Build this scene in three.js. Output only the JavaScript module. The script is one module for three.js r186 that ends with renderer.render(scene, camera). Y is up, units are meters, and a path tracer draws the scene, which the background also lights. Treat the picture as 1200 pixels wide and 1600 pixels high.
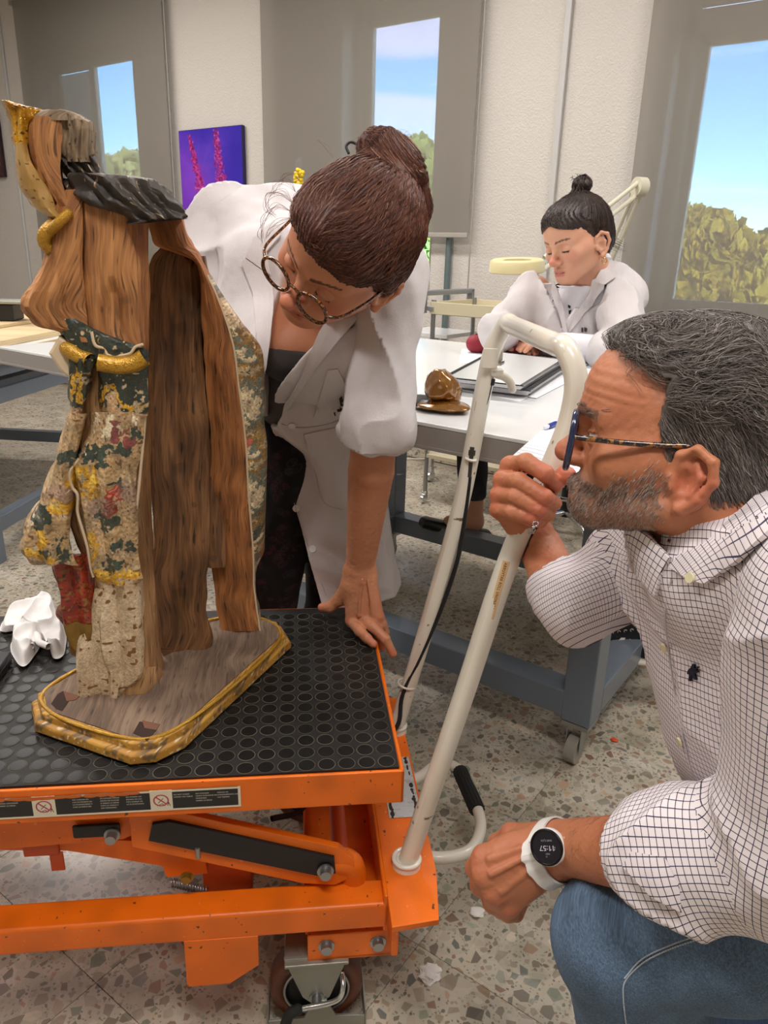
import * as THREE from 'three';
import { RoundedBoxGeometry } from 'three/addons/geometries/RoundedBoxGeometry.js';
import { mergeGeometries, mergeVertices, toCreasedNormals } from 'three/addons/utils/BufferGeometryUtils.js';
import { TessellateModifier } from 'three/addons/modifiers/TessellateModifier.js';
import { Sky } from 'three/addons/objects/Sky.js';
import { RectAreaLightUniformsLib } from 'three/addons/lights/RectAreaLightUniformsLib.js';

// ---------------------------------------------------------------- camera, sky, sun, lamps, exposure
const scene = new THREE.Scene();
const D2R = Math.PI / 180, AL = 42.5 * D2R;          // the lift table, the sculpture and the people stand turned by AL in the room
const FPX = 1165.1, CAM_H = 1.2;
const camera = new THREE.PerspectiveCamera(2 * Math.atan(800 / FPX) / D2R, 0.75, 0.05, 300);
camera.position.set(0, CAM_H, 0);
camera.rotation.order = 'YXZ';
camera.rotation.set(-19.229 * D2R, (-6.943 + 42.5) * D2R, 1.679 * D2R);
scene.add(camera);
const renderer = new THREE.WebGLRenderer({ antialias: true });
renderer.toneMapping = THREE.LinearToneMapping;
renderer.toneMappingExposure = 1.85;
renderer.shadowMap.enabled = true;
renderer.shadowMap.type = THREE.PCFSoftShadowMap;
RectAreaLightUniformsLib.init();
const PANEL_POWER = 19, SKY_POWER = 1.0, SUN_POWER = 4.5;
const sky = new Sky();
sky.scale.setScalar(1000);
sky.name = 'sky';
sky.userData.kind = 'structure';
Object.assign(sky.material.uniforms.turbidity, { value: 0.6 });
sky.material.uniforms.rayleigh.value = 1.4;
sky.material.uniforms.mieCoefficient.value = 0.0015;
sky.material.uniforms.mieDirectionalG.value = 0.75;
const SUN_DIR = new THREE.Vector3(0.55, 0.62, 0.62).normalize();
sky.material.uniforms.sunPosition.value.copy(SUN_DIR);
scene.add(sky);
scene.environmentIntensity = SKY_POWER;
scene.backgroundIntensity = SKY_POWER;
const sun = new THREE.DirectionalLight(0xfff0d8, SUN_POWER);
sun.name = 'sun';
sun.position.copy(SUN_DIR).multiplyScalar(40);
sun.castShadow = true;
sun.shadow.mapSize.set(2048, 2048);
Object.assign(sun.shadow.camera, { left: -25, right: 25, top: 25, bottom: -25, near: 1, far: 120 });
scene.add(sun);
const CEIL_H = 3.05;
const PANELS = [];                                    // [x, z] centres of the ceiling luminaires, filled in with their builder below
for (const x of [-4.6, -2.2, 0.2]) for (const z of [-2.3, 0.1]) PANELS.push([x, z]);

// ---------------------------------------------------------------- helpers
const V = (x, y, z) => new THREE.Vector3(x, y, z);
let seedState = 12345;
function rng(seed) { let s = seed >>> 0; return () => { s = (s + 0x6d2b79f5) | 0; let t = Math.imul(s ^ (s >>> 15), 1 | s); t = (t + Math.imul(t ^ (t >>> 7), 61 | t)) ^ t; return ((t ^ (t >>> 14)) >>> 0) / 4294967296; }; }
const lerp = (a, b, t) => a + (b - a) * t, clamp = (x, a, b) => Math.min(b, Math.max(a, x)), sstep = (a, b, x) => { const t = clamp((x - a) / (b - a), 0, 1); return t * t * (3 - 2 * t); };
function hash3(x, y, z) { let h = Math.imul(x, 374761393) ^ Math.imul(y, 668265263) ^ Math.imul(z, 2147483647 - 1274126177); h = Math.imul(h ^ (h >>> 13), 1274126177); return ((h ^ (h >>> 16)) >>> 0) / 4294967296; }
function vnoise(x, y, z) {                            // value noise in -1..1
  const ix = Math.floor(x), iy = Math.floor(y), iz = Math.floor(z); let fx = x - ix, fy = y - iy, fz = z - iz;
  fx = fx * fx * (3 - 2 * fx); fy = fy * fy * (3 - 2 * fy); fz = fz * fz * (3 - 2 * fz);
  const h = (a, b, c) => hash3(ix + a, iy + b, iz + c);
  return 2 * lerp(lerp(lerp(h(0, 0, 0), h(1, 0, 0), fx), lerp(h(0, 1, 0), h(1, 1, 0), fx), fy), lerp(lerp(h(0, 0, 1), h(1, 0, 1), fx), lerp(h(0, 1, 1), h(1, 1, 1), fx), fy), fz) - 1;
}
const fbm = (x, y, z, o = 3) => { let s = 0, a = 0.5; for (let i = 0; i < o; i++) { s += a * vnoise(x, y, z); x *= 2.03; y *= 2.03; z *= 2.03; a *= 0.5; } return s; };

// A frame: x along the lift table's front edge, -z away from the camera. room = turned by AL.
const toRoom = (v) => v.clone().applyAxisAngle(V(0, 1, 0), AL);
const camA = new THREE.Object3D(); camA.rotation.order = 'YXZ'; camA.rotation.set(-19.229 * D2R, -6.943 * D2R, 1.679 * D2R); camA.position.set(0, CAM_H, 0); camA.updateMatrixWorld();
const at = (px, py, d) => V((px - 600) / FPX * d, (800 - py) / FPX * d, -d).applyMatrix4(camA.matrixWorld);   // A-frame point
const rayA = (px, py) => V((px - 600) / FPX, (800 - py) / FPX, -1).transformDirection(camA.matrixWorld);
const atZ = (px, py, z) => { const r = rayA(px, py); return camA.position.clone().addScaledVector(r, z / r.z); };
const atY = (px, py, y) => { const r = rayA(px, py); return camA.position.clone().addScaledVector(r, (y - CAM_H) / r.y); };
const cdir = (x, y, z) => V(x, y, z).transformDirection(camA.matrixWorld);        // camera axes -> A frame
const pxOf = (p) => { const q = p.clone().applyMatrix4(camA.matrixWorld.clone().invert()); return [600 + FPX * q.x / -q.z, 800 - FPX * q.y / -q.z, -q.z]; };
const BASE = new Map(), taken = new Map();
function numbered(name) { const n = taken.get(name) ?? 0; taken.set(name, n + 1); return n ? name + '_' + String(n).padStart(3, '0') : name; }
const info = (o, label, category, group) => { if (label) o.userData.label = label; if (category) o.userData.category = category; if (group) o.userData.group = group; return o; };
// a thing authored in A-frame coordinates (turn = AL) or room coordinates (turn = 0); base is its foot in the same coordinates
function thing(name, label, category, base, group, turn = AL) {
  const o = new THREE.Group(); o.name = numbered(name); scene.add(o);
  o.position.copy(base.clone().applyAxisAngle(V(0, 1, 0), turn)); o.rotation.y = turn;
  BASE.set(o, base.clone());
  return info(o, label, category, group);
}
const thingR = (name, label, category, base, group) => thing(name, label, category, base, group, 0);
function part(parent, name, geo, mat, label) {
  if (Array.isArray(geo)) geo = merge(geo);
  const b = BASE.get(parent); geo.translate(-b.x, -b.y, -b.z);
  const m = new THREE.Mesh(geo, mat); m.name = name; m.castShadow = m.receiveShadow = true;
  BASE.set(m, b); parent.add(m);
  if (label) m.userData.label = label;
  return m;
}
function struct(name, geo, mat, parent) {
  if (Array.isArray(geo)) geo = merge(geo);
  const m = new THREE.Mesh(geo, mat); m.name = name; m.castShadow = m.receiveShadow = true; m.userData.kind = 'structure';
  BASE.set(m, V(0, 0, 0)); (parent ?? scene).add(m); return m;
}
function merge(list) {
  const idx = list.map((g) => { let q = g.index ? g.toNonIndexed() : g; for (const k of Object.keys(q.attributes)) if (!['position', 'normal', 'uv', 'color'].includes(k)) q.deleteAttribute(k); return q; });
  const hasC = idx.some((g) => g.attributes.color);
  for (const g of idx) {
    if (!g.attributes.uv) g.setAttribute('uv', new THREE.BufferAttribute(new Float32Array(g.attributes.position.count * 2), 2));
    if (!g.attributes.normal) g.computeVertexNormals();
    if (hasC && !g.attributes.color) g.setAttribute('color', new THREE.BufferAttribute(new Float32Array(g.attributes.position.count * 3).fill(1), 3));
  }
  return mergeGeometries(idx);
}
const box = (cx, cy, cz, sx, sy, sz, r = 0.002, seg = 1) => { const g = r > 0 ? new RoundedBoxGeometry(sx, sy, sz, seg, Math.min(r, sx / 2.01, sy / 2.01, sz / 2.01)) : new THREE.BoxGeometry(sx, sy, sz); return g.translate(cx, cy, cz); };
function orient(g, a, b) { const q = new THREE.Quaternion().setFromUnitVectors(V(0, 1, 0), b.clone().sub(a).normalize()); g.applyQuaternion(q); const m = a.clone().add(b).multiplyScalar(0.5); return g.translate(m.x, m.y, m.z); }
const rod = (a, b, r0, r1 = r0, n = 20) => orient(new THREE.CylinderGeometry(r1, r0, a.distanceTo(b), n), a, b);
// rectangular bar from a to b: w across, t along the vector "up"
function bar(a, b, w, t, up = V(0, 1, 0), r = 0.002) {
  const y = b.clone().sub(a), L = y.length(); y.normalize(); const x = new THREE.Vector3().crossVectors(y, up).normalize(), z = new THREE.Vector3().crossVectors(x, y);
  const g = new RoundedBoxGeometry(w, L, t, 1, Math.min(r, w / 2.01, t / 2.01)); g.applyMatrix4(new THREE.Matrix4().makeBasis(x, y, z)); const m = a.clone().add(b).multiplyScalar(0.5); return g.translate(m.x, m.y, m.z);
}
const tube = (pts, r, seg = 40, n = 10, closed = false) => new THREE.TubeGeometry(new THREE.CatmullRomCurve3(pts, closed, 'centripetal'), seg, r, n, closed);
const capTube = (pts, r, seg = 40, n = 12) => merge([tube(pts, r, seg, n), new THREE.SphereGeometry(r, n, 8).translate(...pts[0].toArray()), new THREE.SphereGeometry(r, n, 8).translate(...pts[pts.length - 1].toArray())]);
const ext = (pts, depth, bevel = 0.002) => { const s = new THREE.Shape(pts.map((p) => new THREE.Vector2(p[0], p[1]))); return new THREE.ExtrudeGeometry(s, { depth, bevelEnabled: bevel > 0, bevelSize: bevel, bevelThickness: bevel, bevelSegments: 2, steps: 1 }); };
const bolt = (p, dir, r, h) => { const g = new THREE.CylinderGeometry(r, r, h, 18), s = new THREE.CylinderGeometry(r * 0.5, r * 0.5, h * 0.4, 6), w = new THREE.CylinderGeometry(r * 1.5, r * 1.5, h * 0.25, 20); g.translate(0, h / 2, 0); s.translate(0, h * 0.85, 0); w.translate(0, h * 0.1, 0); const q = new THREE.Quaternion().setFromUnitVectors(V(0, 1, 0), dir.clone().normalize()); const m = merge([g, w]); m.applyQuaternion(q); return m.translate(p.x, p.y, p.z); };

// textures
function canvasTex(w, h, draw, { repeat, srgb = true } = {}) {
  const c = document.createElement('canvas'); c.width = w; c.height = h; draw(c.getContext('2d'), w, h);
  const t = new THREE.CanvasTexture(c); t.wrapS = t.wrapT = THREE.RepeatWrapping; if (srgb) t.colorSpace = THREE.SRGBColorSpace; if (repeat) t.repeat.set(...repeat); return t;
}
function dataTex(n, m, f, srgb = false) {
  const d = new Uint8Array(n * m * 4);
  for (let y = 0; y < m; y++) for (let x = 0; x < n; x++) { const v = f(x / n, y / m, x, y), o = (y * n + x) * 4; if (typeof v === 'number') d[o] = d[o + 1] = d[o + 2] = clamp(v, 0, 1) * 255; else { d[o] = clamp(v[0], 0, 255); d[o + 1] = clamp(v[1], 0, 255); d[o + 2] = clamp(v[2], 0, 255); } d[o + 3] = 255; }
  const t = new THREE.DataTexture(d, n, m); t.wrapS = t.wrapT = THREE.RepeatWrapping; t.magFilter = THREE.LinearFilter; t.minFilter = THREE.LinearMipmapLinearFilter; t.generateMipmaps = true; if (srgb) t.colorSpace = THREE.SRGBColorSpace; t.needsUpdate = true; return t;
}
// tiling noise
function tnoise(seed, n) { const r = rng(seed), g = Array.from({ length: n * n }, () => r()); return (u, v) => { u = (u - Math.floor(u)) * n; v = (v - Math.floor(v)) * n; const x = Math.floor(u), y = Math.floor(v); let fx = u - x, fy = v - y; fx = fx * fx * (3 - 2 * fx); fy = fy * fy * (3 - 2 * fy); const q = (a, b) => g[((b % n + n) % n) * n + (a % n + n) % n]; return lerp(lerp(q(x, y), q(x + 1, y), fx), lerp(q(x, y + 1), q(x + 1, y + 1), fx), fy); }; }
function tn2(seed, n, m) { const r = rng(seed), g = Array.from({ length: n * m }, () => r()); return (u, v) => { u = (u - Math.floor(u)) * n; v = (v - Math.floor(v)) * m; const x = Math.floor(u), y = Math.floor(v); let fx = u - x, fy = v - y; fx = fx * fx * (3 - 2 * fx); fy = fy * fy * (3 - 2 * fy); const q = (a, b) => g[((b % m + m) % m) * n + (a % n + n) % n]; return lerp(lerp(q(x, y), q(x + 1, y), fx), lerp(q(x, y + 1), q(x + 1, y + 1), fx), fy); }; }
const std = (o) => new THREE.MeshStandardMaterial(o);
const phys = (o) => new THREE.MeshPhysicalMaterial(o);
// box-projected uv in metres from position (dominant normal axis)
function boxUV(g, s = 1) {
  if (g.index) g = g.toNonIndexed(); const p = g.attributes.position, n = p.count, uv = new Float32Array(n * 2), a = V(0, 0, 0), b = V(0, 0, 0), c = V(0, 0, 0);
  for (let i = 0; i < n; i += 3) {
    a.fromBufferAttribute(p, i); b.fromBufferAttribute(p, i + 1); c.fromBufferAttribute(p, i + 2); const N = b.clone().sub(a).cross(c.clone().sub(a)), ax = Math.abs(N.x), ay = Math.abs(N.y), az = Math.abs(N.z);
    for (let k = 0; k < 3; k++) { const x = p.getX(i + k), y = p.getY(i + k), z = p.getZ(i + k); const q = ay >= ax && ay >= az ? [x, z] : ax >= az ? [z, y] : [x, y]; uv[(i + k) * 2] = q[0] * s; uv[(i + k) * 2 + 1] = q[1] * s; }
  }
  g.setAttribute('uv', new THREE.BufferAttribute(uv, 2)); return g;
}
// ---------------------------------------------------------------- materials of the setting
const plasterBump = (() => { const a = tnoise(3, 96), b = tnoise(4, 190), c = tnoise(5, 40); return dataTex(768, 768, (u, v) => { const q = a(u, v) * 0.55 + b(u, v) * 0.25 + c(u, v) * 0.2; return sstep(0.3, 0.75, q); }); })();
plasterBump.repeat.set(1 / 0.55, 1 / 0.55);
const M = {};
M.plaster = std({ color: 0xcac4bc, roughness: 0.92, bumpMap: plasterBump, bumpScale: 0.0013 });
M.ceiling = std({ color: 0xe6e4df, roughness: 0.95 });
M.alu = std({ color: 0xbab6a6, roughness: 0.5, metalness: 0.15 });
M.shutter = std({ color: 0xb8a98c, roughness: 0.7 });
const weave = (() => dataTex(128, 128, (u, v, x, y) => 0.62 + 0.38 * ((x >> 1) % 2 ^ (y >> 1) % 2)))();
weave.repeat.set(1 / 0.05, 1 / 0.05);
M.blind = phys({ color: 0x8d877d, roughness: 0.9, transparent: true, opacity: 0.6, side: THREE.DoubleSide });
M.blindRail = std({ color: 0x9d9990, roughness: 0.55 });
M.glass = phys({ color: 0xffffff, roughness: 0.02, transmission: 1, thickness: 0, ior: 1.45 });
M.conduit = std({ color: 0xb9b7b4, roughness: 0.5 });
M.chrome = std({ color: 0xd0d2d4, roughness: 0.16, metalness: 1 });
M.steel = std({ color: 0x9fa2a2, roughness: 0.35, metalness: 0.9 });
M.black = std({ color: 0x141416, roughness: 0.5 });
M.rubber = std({ color: 0x1b1b1c, roughness: 0.75 });

// terrazzo: one 2 m square of chips in a pale cement, drawn as irregular polygons of many sizes
const terrazzo = canvasTex(2048, 2048, (g, w) => {
  const r = rng(77), S = w / 1.0;
  g.fillStyle = '#b9af9c'; g.fillRect(0, 0, w, w);
  const pal = [[142, 130, 112], [128, 118, 102], [158, 146, 126], [116, 106, 92], [150, 136, 114], [170, 158, 138], [132, 126, 108], [150, 118, 96], [166, 138, 112], [122, 122, 110], [184, 172, 152], [138, 140, 122]];
  const grid = new Map(), put = [];
  const free = (x, y, rad) => { const c = 64; for (let i = -1; i <= 1; i++) for (let j = -1; j <= 1; j++) { const k = ((Math.floor(x / c) + i + 32) % 32) * 100 + (Math.floor(y / c) + j + 32) % 32; for (const q of grid.get(k) ?? []) { let dx = Math.abs(q[0] - x), dy = Math.abs(q[1] - y); dx = Math.min(dx, w - dx); dy = Math.min(dy, w - dy); if (dx * dx + dy * dy < (q[2] + rad) ** 2 * 0.74) return false; } } return true; };
  const chip = (x, y, rad) => {
    const n = 4 + Math.floor(r() * 3), a0 = r() * 7, el = 0.5 + r() * 0.5, rot = r() * 7, c = pal[Math.floor(r() * pal.length)], j = 0.82 + r() * 0.34, pts = [];
    for (let i = 0; i < n; i++) { const a = a0 + (i + (r() - 0.5) * 0.75) / n * 6.283, q = rad * (0.75 + r() * 0.5); const ex = Math.cos(a) * q, ey = Math.sin(a) * q * el; pts.push([ex * Math.cos(rot) - ey * Math.sin(rot), ex * Math.sin(rot) + ey * Math.cos(rot)]); }
    for (const ox of [-w, 0, w]) for (const oy of [-w, 0, w]) { if (x + ox < -80 || x + ox > w + 80 || y + oy < -80 || y + oy > w + 80) continue; g.beginPath(); pts.forEach((p, i) => g[i ? 'lineTo' : 'moveTo'](x + ox + p[0], y + oy + p[1])); g.closePath(); g.fillStyle = `rgb(${c.map((q) => Math.round(q * j)).join(',')})`; g.fill(); }
  };
  for (const [cnt, lo, hi] of [[900, 24, 34], [2600, 15, 25], [6000, 9, 15], [14000, 4, 8], [9000, 2, 4]])
    for (let i = 0; i < cnt; i++) { const x = r() * w, y = r() * w, rad = lo + r() * (hi - lo); if (rad > 8 && !free(x, y, rad)) continue; if (rad <= 8 && !free(x, y, rad * 0.6)) continue; const k = Math.floor(x / 64) * 100 + Math.floor(y / 64); if (!grid.has(k)) grid.set(k, []); grid.get(k).push([x, y, rad]); chip(x, y, rad); }
  g.globalAlpha = 0.06; for (let i = 0; i < 500; i++) { g.fillStyle = r() < 0.5 ? '#fff' : '#3a3026'; g.beginPath(); g.arc(r() * w, r() * w, 20 + r() * 90, 0, 7); g.fill(); } g.globalAlpha = 1;
});
terrazzo.anisotropy = 8;
M.terrazzo = phys({ map: terrazzo, roughness: 0.4, clearcoat: 0.22, clearcoatRoughness: 0.2 });
M.grout = std({ color: 0x9a8f7f, roughness: 0.8 });

// ---------------------------------------------------------------- room shell
const WALL_V = 3.77, X0 = -8.2, X1 = 2.6, ZN = 3.2;   // the window wall stands at z = -WALL_V
const floor = struct('floor', box((X0 + X1) / 2, -0.06, (ZN - WALL_V) / 2, X1 - X0 + 0.4, 0.108, ZN + WALL_V + 0.4, 0), M.grout);
{ // floor tiles of 40 cm, nearest ones as single pieces; the joints show as fine lines
  const T = 0.4, gap = 0.0008, ox = -0.93, oz = -0.49, near = [], far = [];
  const variants = [];
  for (let k = 0; k < 24; k++) { const g = box(0, -0.003, 0, T - gap, 0.006, T - gap, 0.0007); const uv = g.attributes.uv, p = g.attributes.position, r = rng(900 + k), a = r(), b = r(), q = k % 4; for (let i = 0; i < uv.count; i++) { let x = p.getX(i), z = p.getZ(i); for (let t = 0; t < q; t++) [x, z] = [-z, x]; uv.setXY(i, a + x, b + z); } variants.push(g); }
  const r = rng(5);
  for (let i = -19; i < 10; i++) for (let j = -9; j < 11; j++) {
    const x = ox + (i + 0.5) * T, z = oz + (j + 0.5) * T; if (x < X0 + 0.1 || x > X1 - 0.1 || z < -WALL_V + 0.1 || z > ZN - 0.1) continue;
    const q = V(x, 0, z).applyAxisAngle(V(0, 1, 0), -AL), [px, py, d] = pxOf(q), inView = d > 0.2 && px > -160 && px < 1360 && py > 300 && py < 1900;
    (inView ? near : far).push([x, z, d, Math.floor(r() * 24)]);
  }
  near.sort((a, b) => a[2] - b[2]);
  near.forEach(([x, z, d, k], i) => { if (i >= 290) { far.push([x, z, d, k]); return; } const m = new THREE.Mesh(variants[k], M.terrazzo); m.name = numbered('tile'); m.position.set(x, 0, z); m.receiveShadow = m.castShadow = true; floor.add(m); });
  const rest = new THREE.InstancedMesh(variants[3], M.terrazzo, far.length); rest.name = 'floor_tiles'; rest.userData.kind = 'stuff';
  far.forEach(([x, z], i) => rest.setMatrixAt(i, new THREE.Matrix4().makeTranslation(x, 0, z))); floor.add(rest);
}
struct('ceiling', box((X0 + X1) / 2, CEIL_H + 0.1, (ZN - WALL_V) / 2, X1 - X0 + 0.6, 0.2, ZN + WALL_V + 0.6, 0), M.ceiling);
struct('wall_left', boxUV(box(X0 - 0.1, CEIL_H / 2, (ZN - WALL_V) / 2, 0.2, CEIL_H, ZN + WALL_V, 0)), M.plaster);
struct('wall_right', boxUV(box(X1 + 0.1, CEIL_H / 2, (ZN - WALL_V) / 2, 0.2, CEIL_H, ZN + WALL_V, 0)), M.plaster);
struct('wall_front', boxUV(box((X0 + X1) / 2, CEIL_H / 2, ZN + 0.1, X1 - X0 + 0.4, CEIL_H, 0.2, 0)), M.plaster);
// window wall: openings [x0, x1, sill, head]
const OPEN = [[-6.22, -4.98, 0.92, 2.62], [-3.08, -2.42, 0.92, 2.56], [-1.2, 0.35, 0.92, 2.5]];
{
  const t = 0.24, zc = -WALL_V - t / 2, gs = []; let x = X0 - 0.2;
  const pier = (a, b, y0, y1) => gs.push(box((a + b) / 2, (y0 + y1) / 2, zc, b - a, y1 - y0, t, 0));
  for (const [a, b, s, h] of OPEN) { pier(x, a, 0, CEIL_H); pier(a, b, 0, s); pier(a, b, h, CEIL_H); x = b; }
  pier(x, X1 + 0.2, 0, CEIL_H);
  struct('wall_back', boxUV(merge(gs)), M.plaster);
  const wash = boxUV(box((X0 + X1) / 2, 0.041, -WALL_V + 0.006, X1 - X0, 0.082, 0.014, 0.002), 1 / 1.2);
  struct('baseboard_back', wash, M.terrazzo);
}
// windows: frame, sashes, panes, the roller shutter box above
OPEN.forEach(([a, b, s, h], n) => {
  const z = -WALL_V - 0.15, o = new THREE.Group(); o.name = 'window_' + (n + 1); o.userData.kind = 'structure'; BASE.set(o, V(0, 0, 0)); scene.add(o);
  const top = n === 2 ? 2.16 : h - 0.1, f = 0.055;
  part(o, 'window_frame', [box((a + b) / 2, s + f / 2, z, b - a, f, 0.07), box((a + b) / 2, top + 0.03, z, b - a, 0.08, 0.07), box(a + f / 2, (s + h) / 2, z, f, h - s, 0.07), box(b - f / 2, (s + h) / 2, z, f, h - s, 0.07)], M.alu);
  const mids = n === 0 ? [a + f, -5.66, b - f] : n === 1 ? [a + f, b - f] : [a + f, -0.5, b - f];
  for (let i = 0; i < mids.length - 1; i++) {
    const l = mids[i] + 0.006, r = mids[i + 1] - 0.006, q = 0.045, zz = z + 0.012 * (i % 2 ? 1 : -1);
    part(o, 'sash', [box((l + r) / 2, s + f + q / 2, zz, r - l, q, 0.035), box((l + r) / 2, top - 0.01 - q / 2, zz, r - l, q, 0.035), box(l + q / 2, (s + top) / 2 + 0.02, zz, q, top - s - 0.06, 0.035), box(r - q / 2, (s + top) / 2 + 0.02, zz, q, top - s - 0.06, 0.035)], M.alu);
    part(o, 'pane', box((l + r) / 2, (s + top) / 2, zz, r - l - 0.06, top - s - 0.1, 0.006, 0), M.glass);
  }
  if (n === 0) part(o, 'sun_screen', box(-5.93, (s + top) / 2, z - 0.06, 0.46, top - s - 0.1, 0.004, 0), phys({ color: 0xb9ad86, roughness: 0.9, transparent: true, opacity: 0.8 }));
  part(o, 'window_sill', box((a + b) / 2, s + 0.008, -WALL_V - 0.055, b - a - 0.004, 0.016, 0.1), M.alu);
  if (n === 2) for (let k = 0; k < 6; k++) { const y = 2.225 + k * 0.05; part(o, 'slat', box((a + b) / 2, y, z + 0.012, b - a - 0.11, 0.046, 0.012, 0.004), M.shutter); }
  else part(o, 'shutter_box', box((a + b) / 2, h - 0.03, z + 0.03, b - a - 0.002, 0.07, 0.12, 0.004), M.shutter);
});
// roller blinds, each a thing: fabric, bottom rail, bead chain, brackets
[[-6.30, -4.545, 0.62, 'first roller blind, behind the head of the carved wooden figure'], [-3.652, -2.15, 1.295, 'middle roller blind with its bottom rail above the steel trolley'], [-1.297, 0.5, 0.62, 'wide roller blind in front of the tall window behind the grey-haired man']].forEach(([a, b, y, l], n) => {
  const z = -3.70, o = thingR('roller_blind', 'translucent grey-beige ' + l, 'blind', V((a + b) / 2, y, z));
  part(o, 'fabric', box((a + b) / 2, (y + 2.95) / 2, z, b - a, 2.95 - y, 0.001, 0), M.blind);
  part(o, 'bottom_rail', box((a + b) / 2, y, z, b - a + 0.004, 0.026, 0.014, 0.005, 2), M.blindRail);
  part(o, 'roller', orient(new THREE.CylinderGeometry(0.035, 0.035, b - a, 20), V(a, 2.97, z - 0.02), V(b, 2.97, z - 0.02)), M.blindRail);
  for (const s of [a - 0.012, b + 0.012]) part(o, 'bracket', box(s, 2.96, z - 0.024, 0.016, 0.1, 0.09), M.blindRail);
  part(o, 'side_cable', rod(V(b + 0.022, 0.94, z), V(b + 0.022, 2.93, z), 0.004, 0.004, 6), M.blindRail);
});
{ // conduits on the piers
  const c1 = thingR('cable_conduit', 'slim grey cable conduit running down the white wall above the seated woman', 'conduit', V(-1.71, 0.1, -3.765));
  part(c1, 'channel', box(-1.71, 1.56, -3.757, 0.03, 2.92, 0.024, 0.003), M.conduit);
  const c2 = thingR('cable_conduit', 'thin conduit on the wall beside the dark red picture', 'conduit', V(-6.62, 0.1, -3.765));
  part(c2, 'channel', box(-6.62, 1.56, -3.757, 0.022, 2.92, 0.02, 0.003), M.conduit);
  const c3 = thingR('standpipe', 'short grey-green metal tube on the wall under the middle roller blind', 'pipe', V(-2.29, 0.1, -3.765));
  part(c3, 'pipe', rod(V(-2.29, 0.1, -3.745), V(-2.29, 1.32, -3.745), 0.017), std({ color: 0x6f7f80, roughness: 0.4, metalness: 0.5 }));
}
// ceiling luminaires
const panelGlow = std({ color: 0xffffff, emissive: 0xfff6ea, emissiveIntensity: 1.2, roughness: 0.6 });
const panelFrame = std({ color: 0xe8e8e6, roughness: 0.5 });
PANELS.forEach(([x, z]) => {
  const o = thingR('ceiling_lamp', 'flat white ceiling lamp panel over the workshop', 'lamp', V(x, CEIL_H - 0.06, z), 'ceiling lamp panels');
  part(o, 'housing', box(x, CEIL_H - 0.03, z, 1.24, 0.056, 0.34, 0.004), panelFrame);
  part(o, 'diffuser', box(x, CEIL_H - 0.063, z, 1.2, 0.01, 0.3, 0.002), panelGlow);
  const L = new THREE.RectAreaLight(0xfffaf8, PANEL_POWER, 1.2, 0.3); L.name = 'ceiling_lamp_light'; L.position.set(0, -0.02, 0); L.rotation.x = -Math.PI / 2; o.add(L);
});
// pictures
{
  const tex = canvasTex(512, 512, (g, w) => {
    const r = rng(8), gr = g.createLinearGradient(0, w, w, 0); gr.addColorStop(0, '#6a2ab0'); gr.addColorStop(0.35, '#7a3cc0'); gr.addColorStop(0.6, '#3a26a8'); gr.addColorStop(1, '#2a1ea0'); g.fillStyle = gr; g.fillRect(0, 0, w, w);
    for (let i = 0; i < 60; i++) { g.globalAlpha = 0.05; g.fillStyle = r() < 0.5 ? '#9a58d8' : '#241a90'; g.beginPath(); g.arc(r() * w, r() * w, 40 + r() * 90, 0, 7); g.fill(); } g.globalAlpha = 1;
    for (const [x0, y0, x1, y1, s] of [[90, 30, 190, 505, 46], [310, 5, 350, 500, 52]]) for (let i = 0; i < 520; i++) { const t = Math.pow(r(), 0.85), x = lerp(x0, x1, t) + (r() + r() - 1) * s * (0.35 + t), y = lerp(y0, y1, t); g.fillStyle = ['#a0207c', '#8a1660', '#b8308c', '#6a1050', '#c050a8'][Math.floor(r() * 5)]; g.globalAlpha = 0.8; g.beginPath(); g.ellipse(x, y, 4 + r() * 8, 3 + r() * 5, r() * 3, 0, 7); g.fill(); } g.globalAlpha = 1;
  });
  const o = thingR('wall_picture', 'square purple and blue photograph of pink flower spikes on the white pier', 'picture', V(-4.18, 1.44, -3.75));
  part(o, 'panel', box(-4.18, 1.69, -3.748, 0.615, 0.5, 0.03, 0.004), std({ color: 0x1c1648, roughness: 0.5 }));
  const g = new THREE.PlaneGeometry(0.607, 0.492).translate(-4.18, 1.69, -3.7325); part(o, 'print', g, phys({ map: tex, roughness: 0.35 }));
  const tex2 = canvasTex(256, 256, (g, w) => { const r = rng(18); g.fillStyle = '#3c0a12'; g.fillRect(0, 0, w, w); for (let i = 0; i < 70; i++) { g.strokeStyle = ['#7a1420', '#180408', '#a84048', '#c8a0a0'][Math.floor(r() * 4)]; g.lineWidth = 1 + r() * 6; g.beginPath(); g.moveTo(r() * w, r() * w); g.bezierCurveTo(r() * w, r() * w, r() * w, r() * w, r() * w, r() * w); g.stroke(); } });
  const o2 = thingR('wall_picture', 'dark red picture cut off at the edge beside the first roller blind', 'picture', V(-7.1, 1.7, -3.75));
  part(o2, 'panel', box(-7.1, 1.97, -3.748, 0.6, 0.5, 0.03, 0.004), std({ color: 0x24060a, roughness: 0.5 }));
  part(o2, 'print', new THREE.PlaneGeometry(0.592, 0.492).translate(-7.1, 1.97, -3.7325), phys({ map: tex2, roughness: 0.4 }));
}
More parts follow.
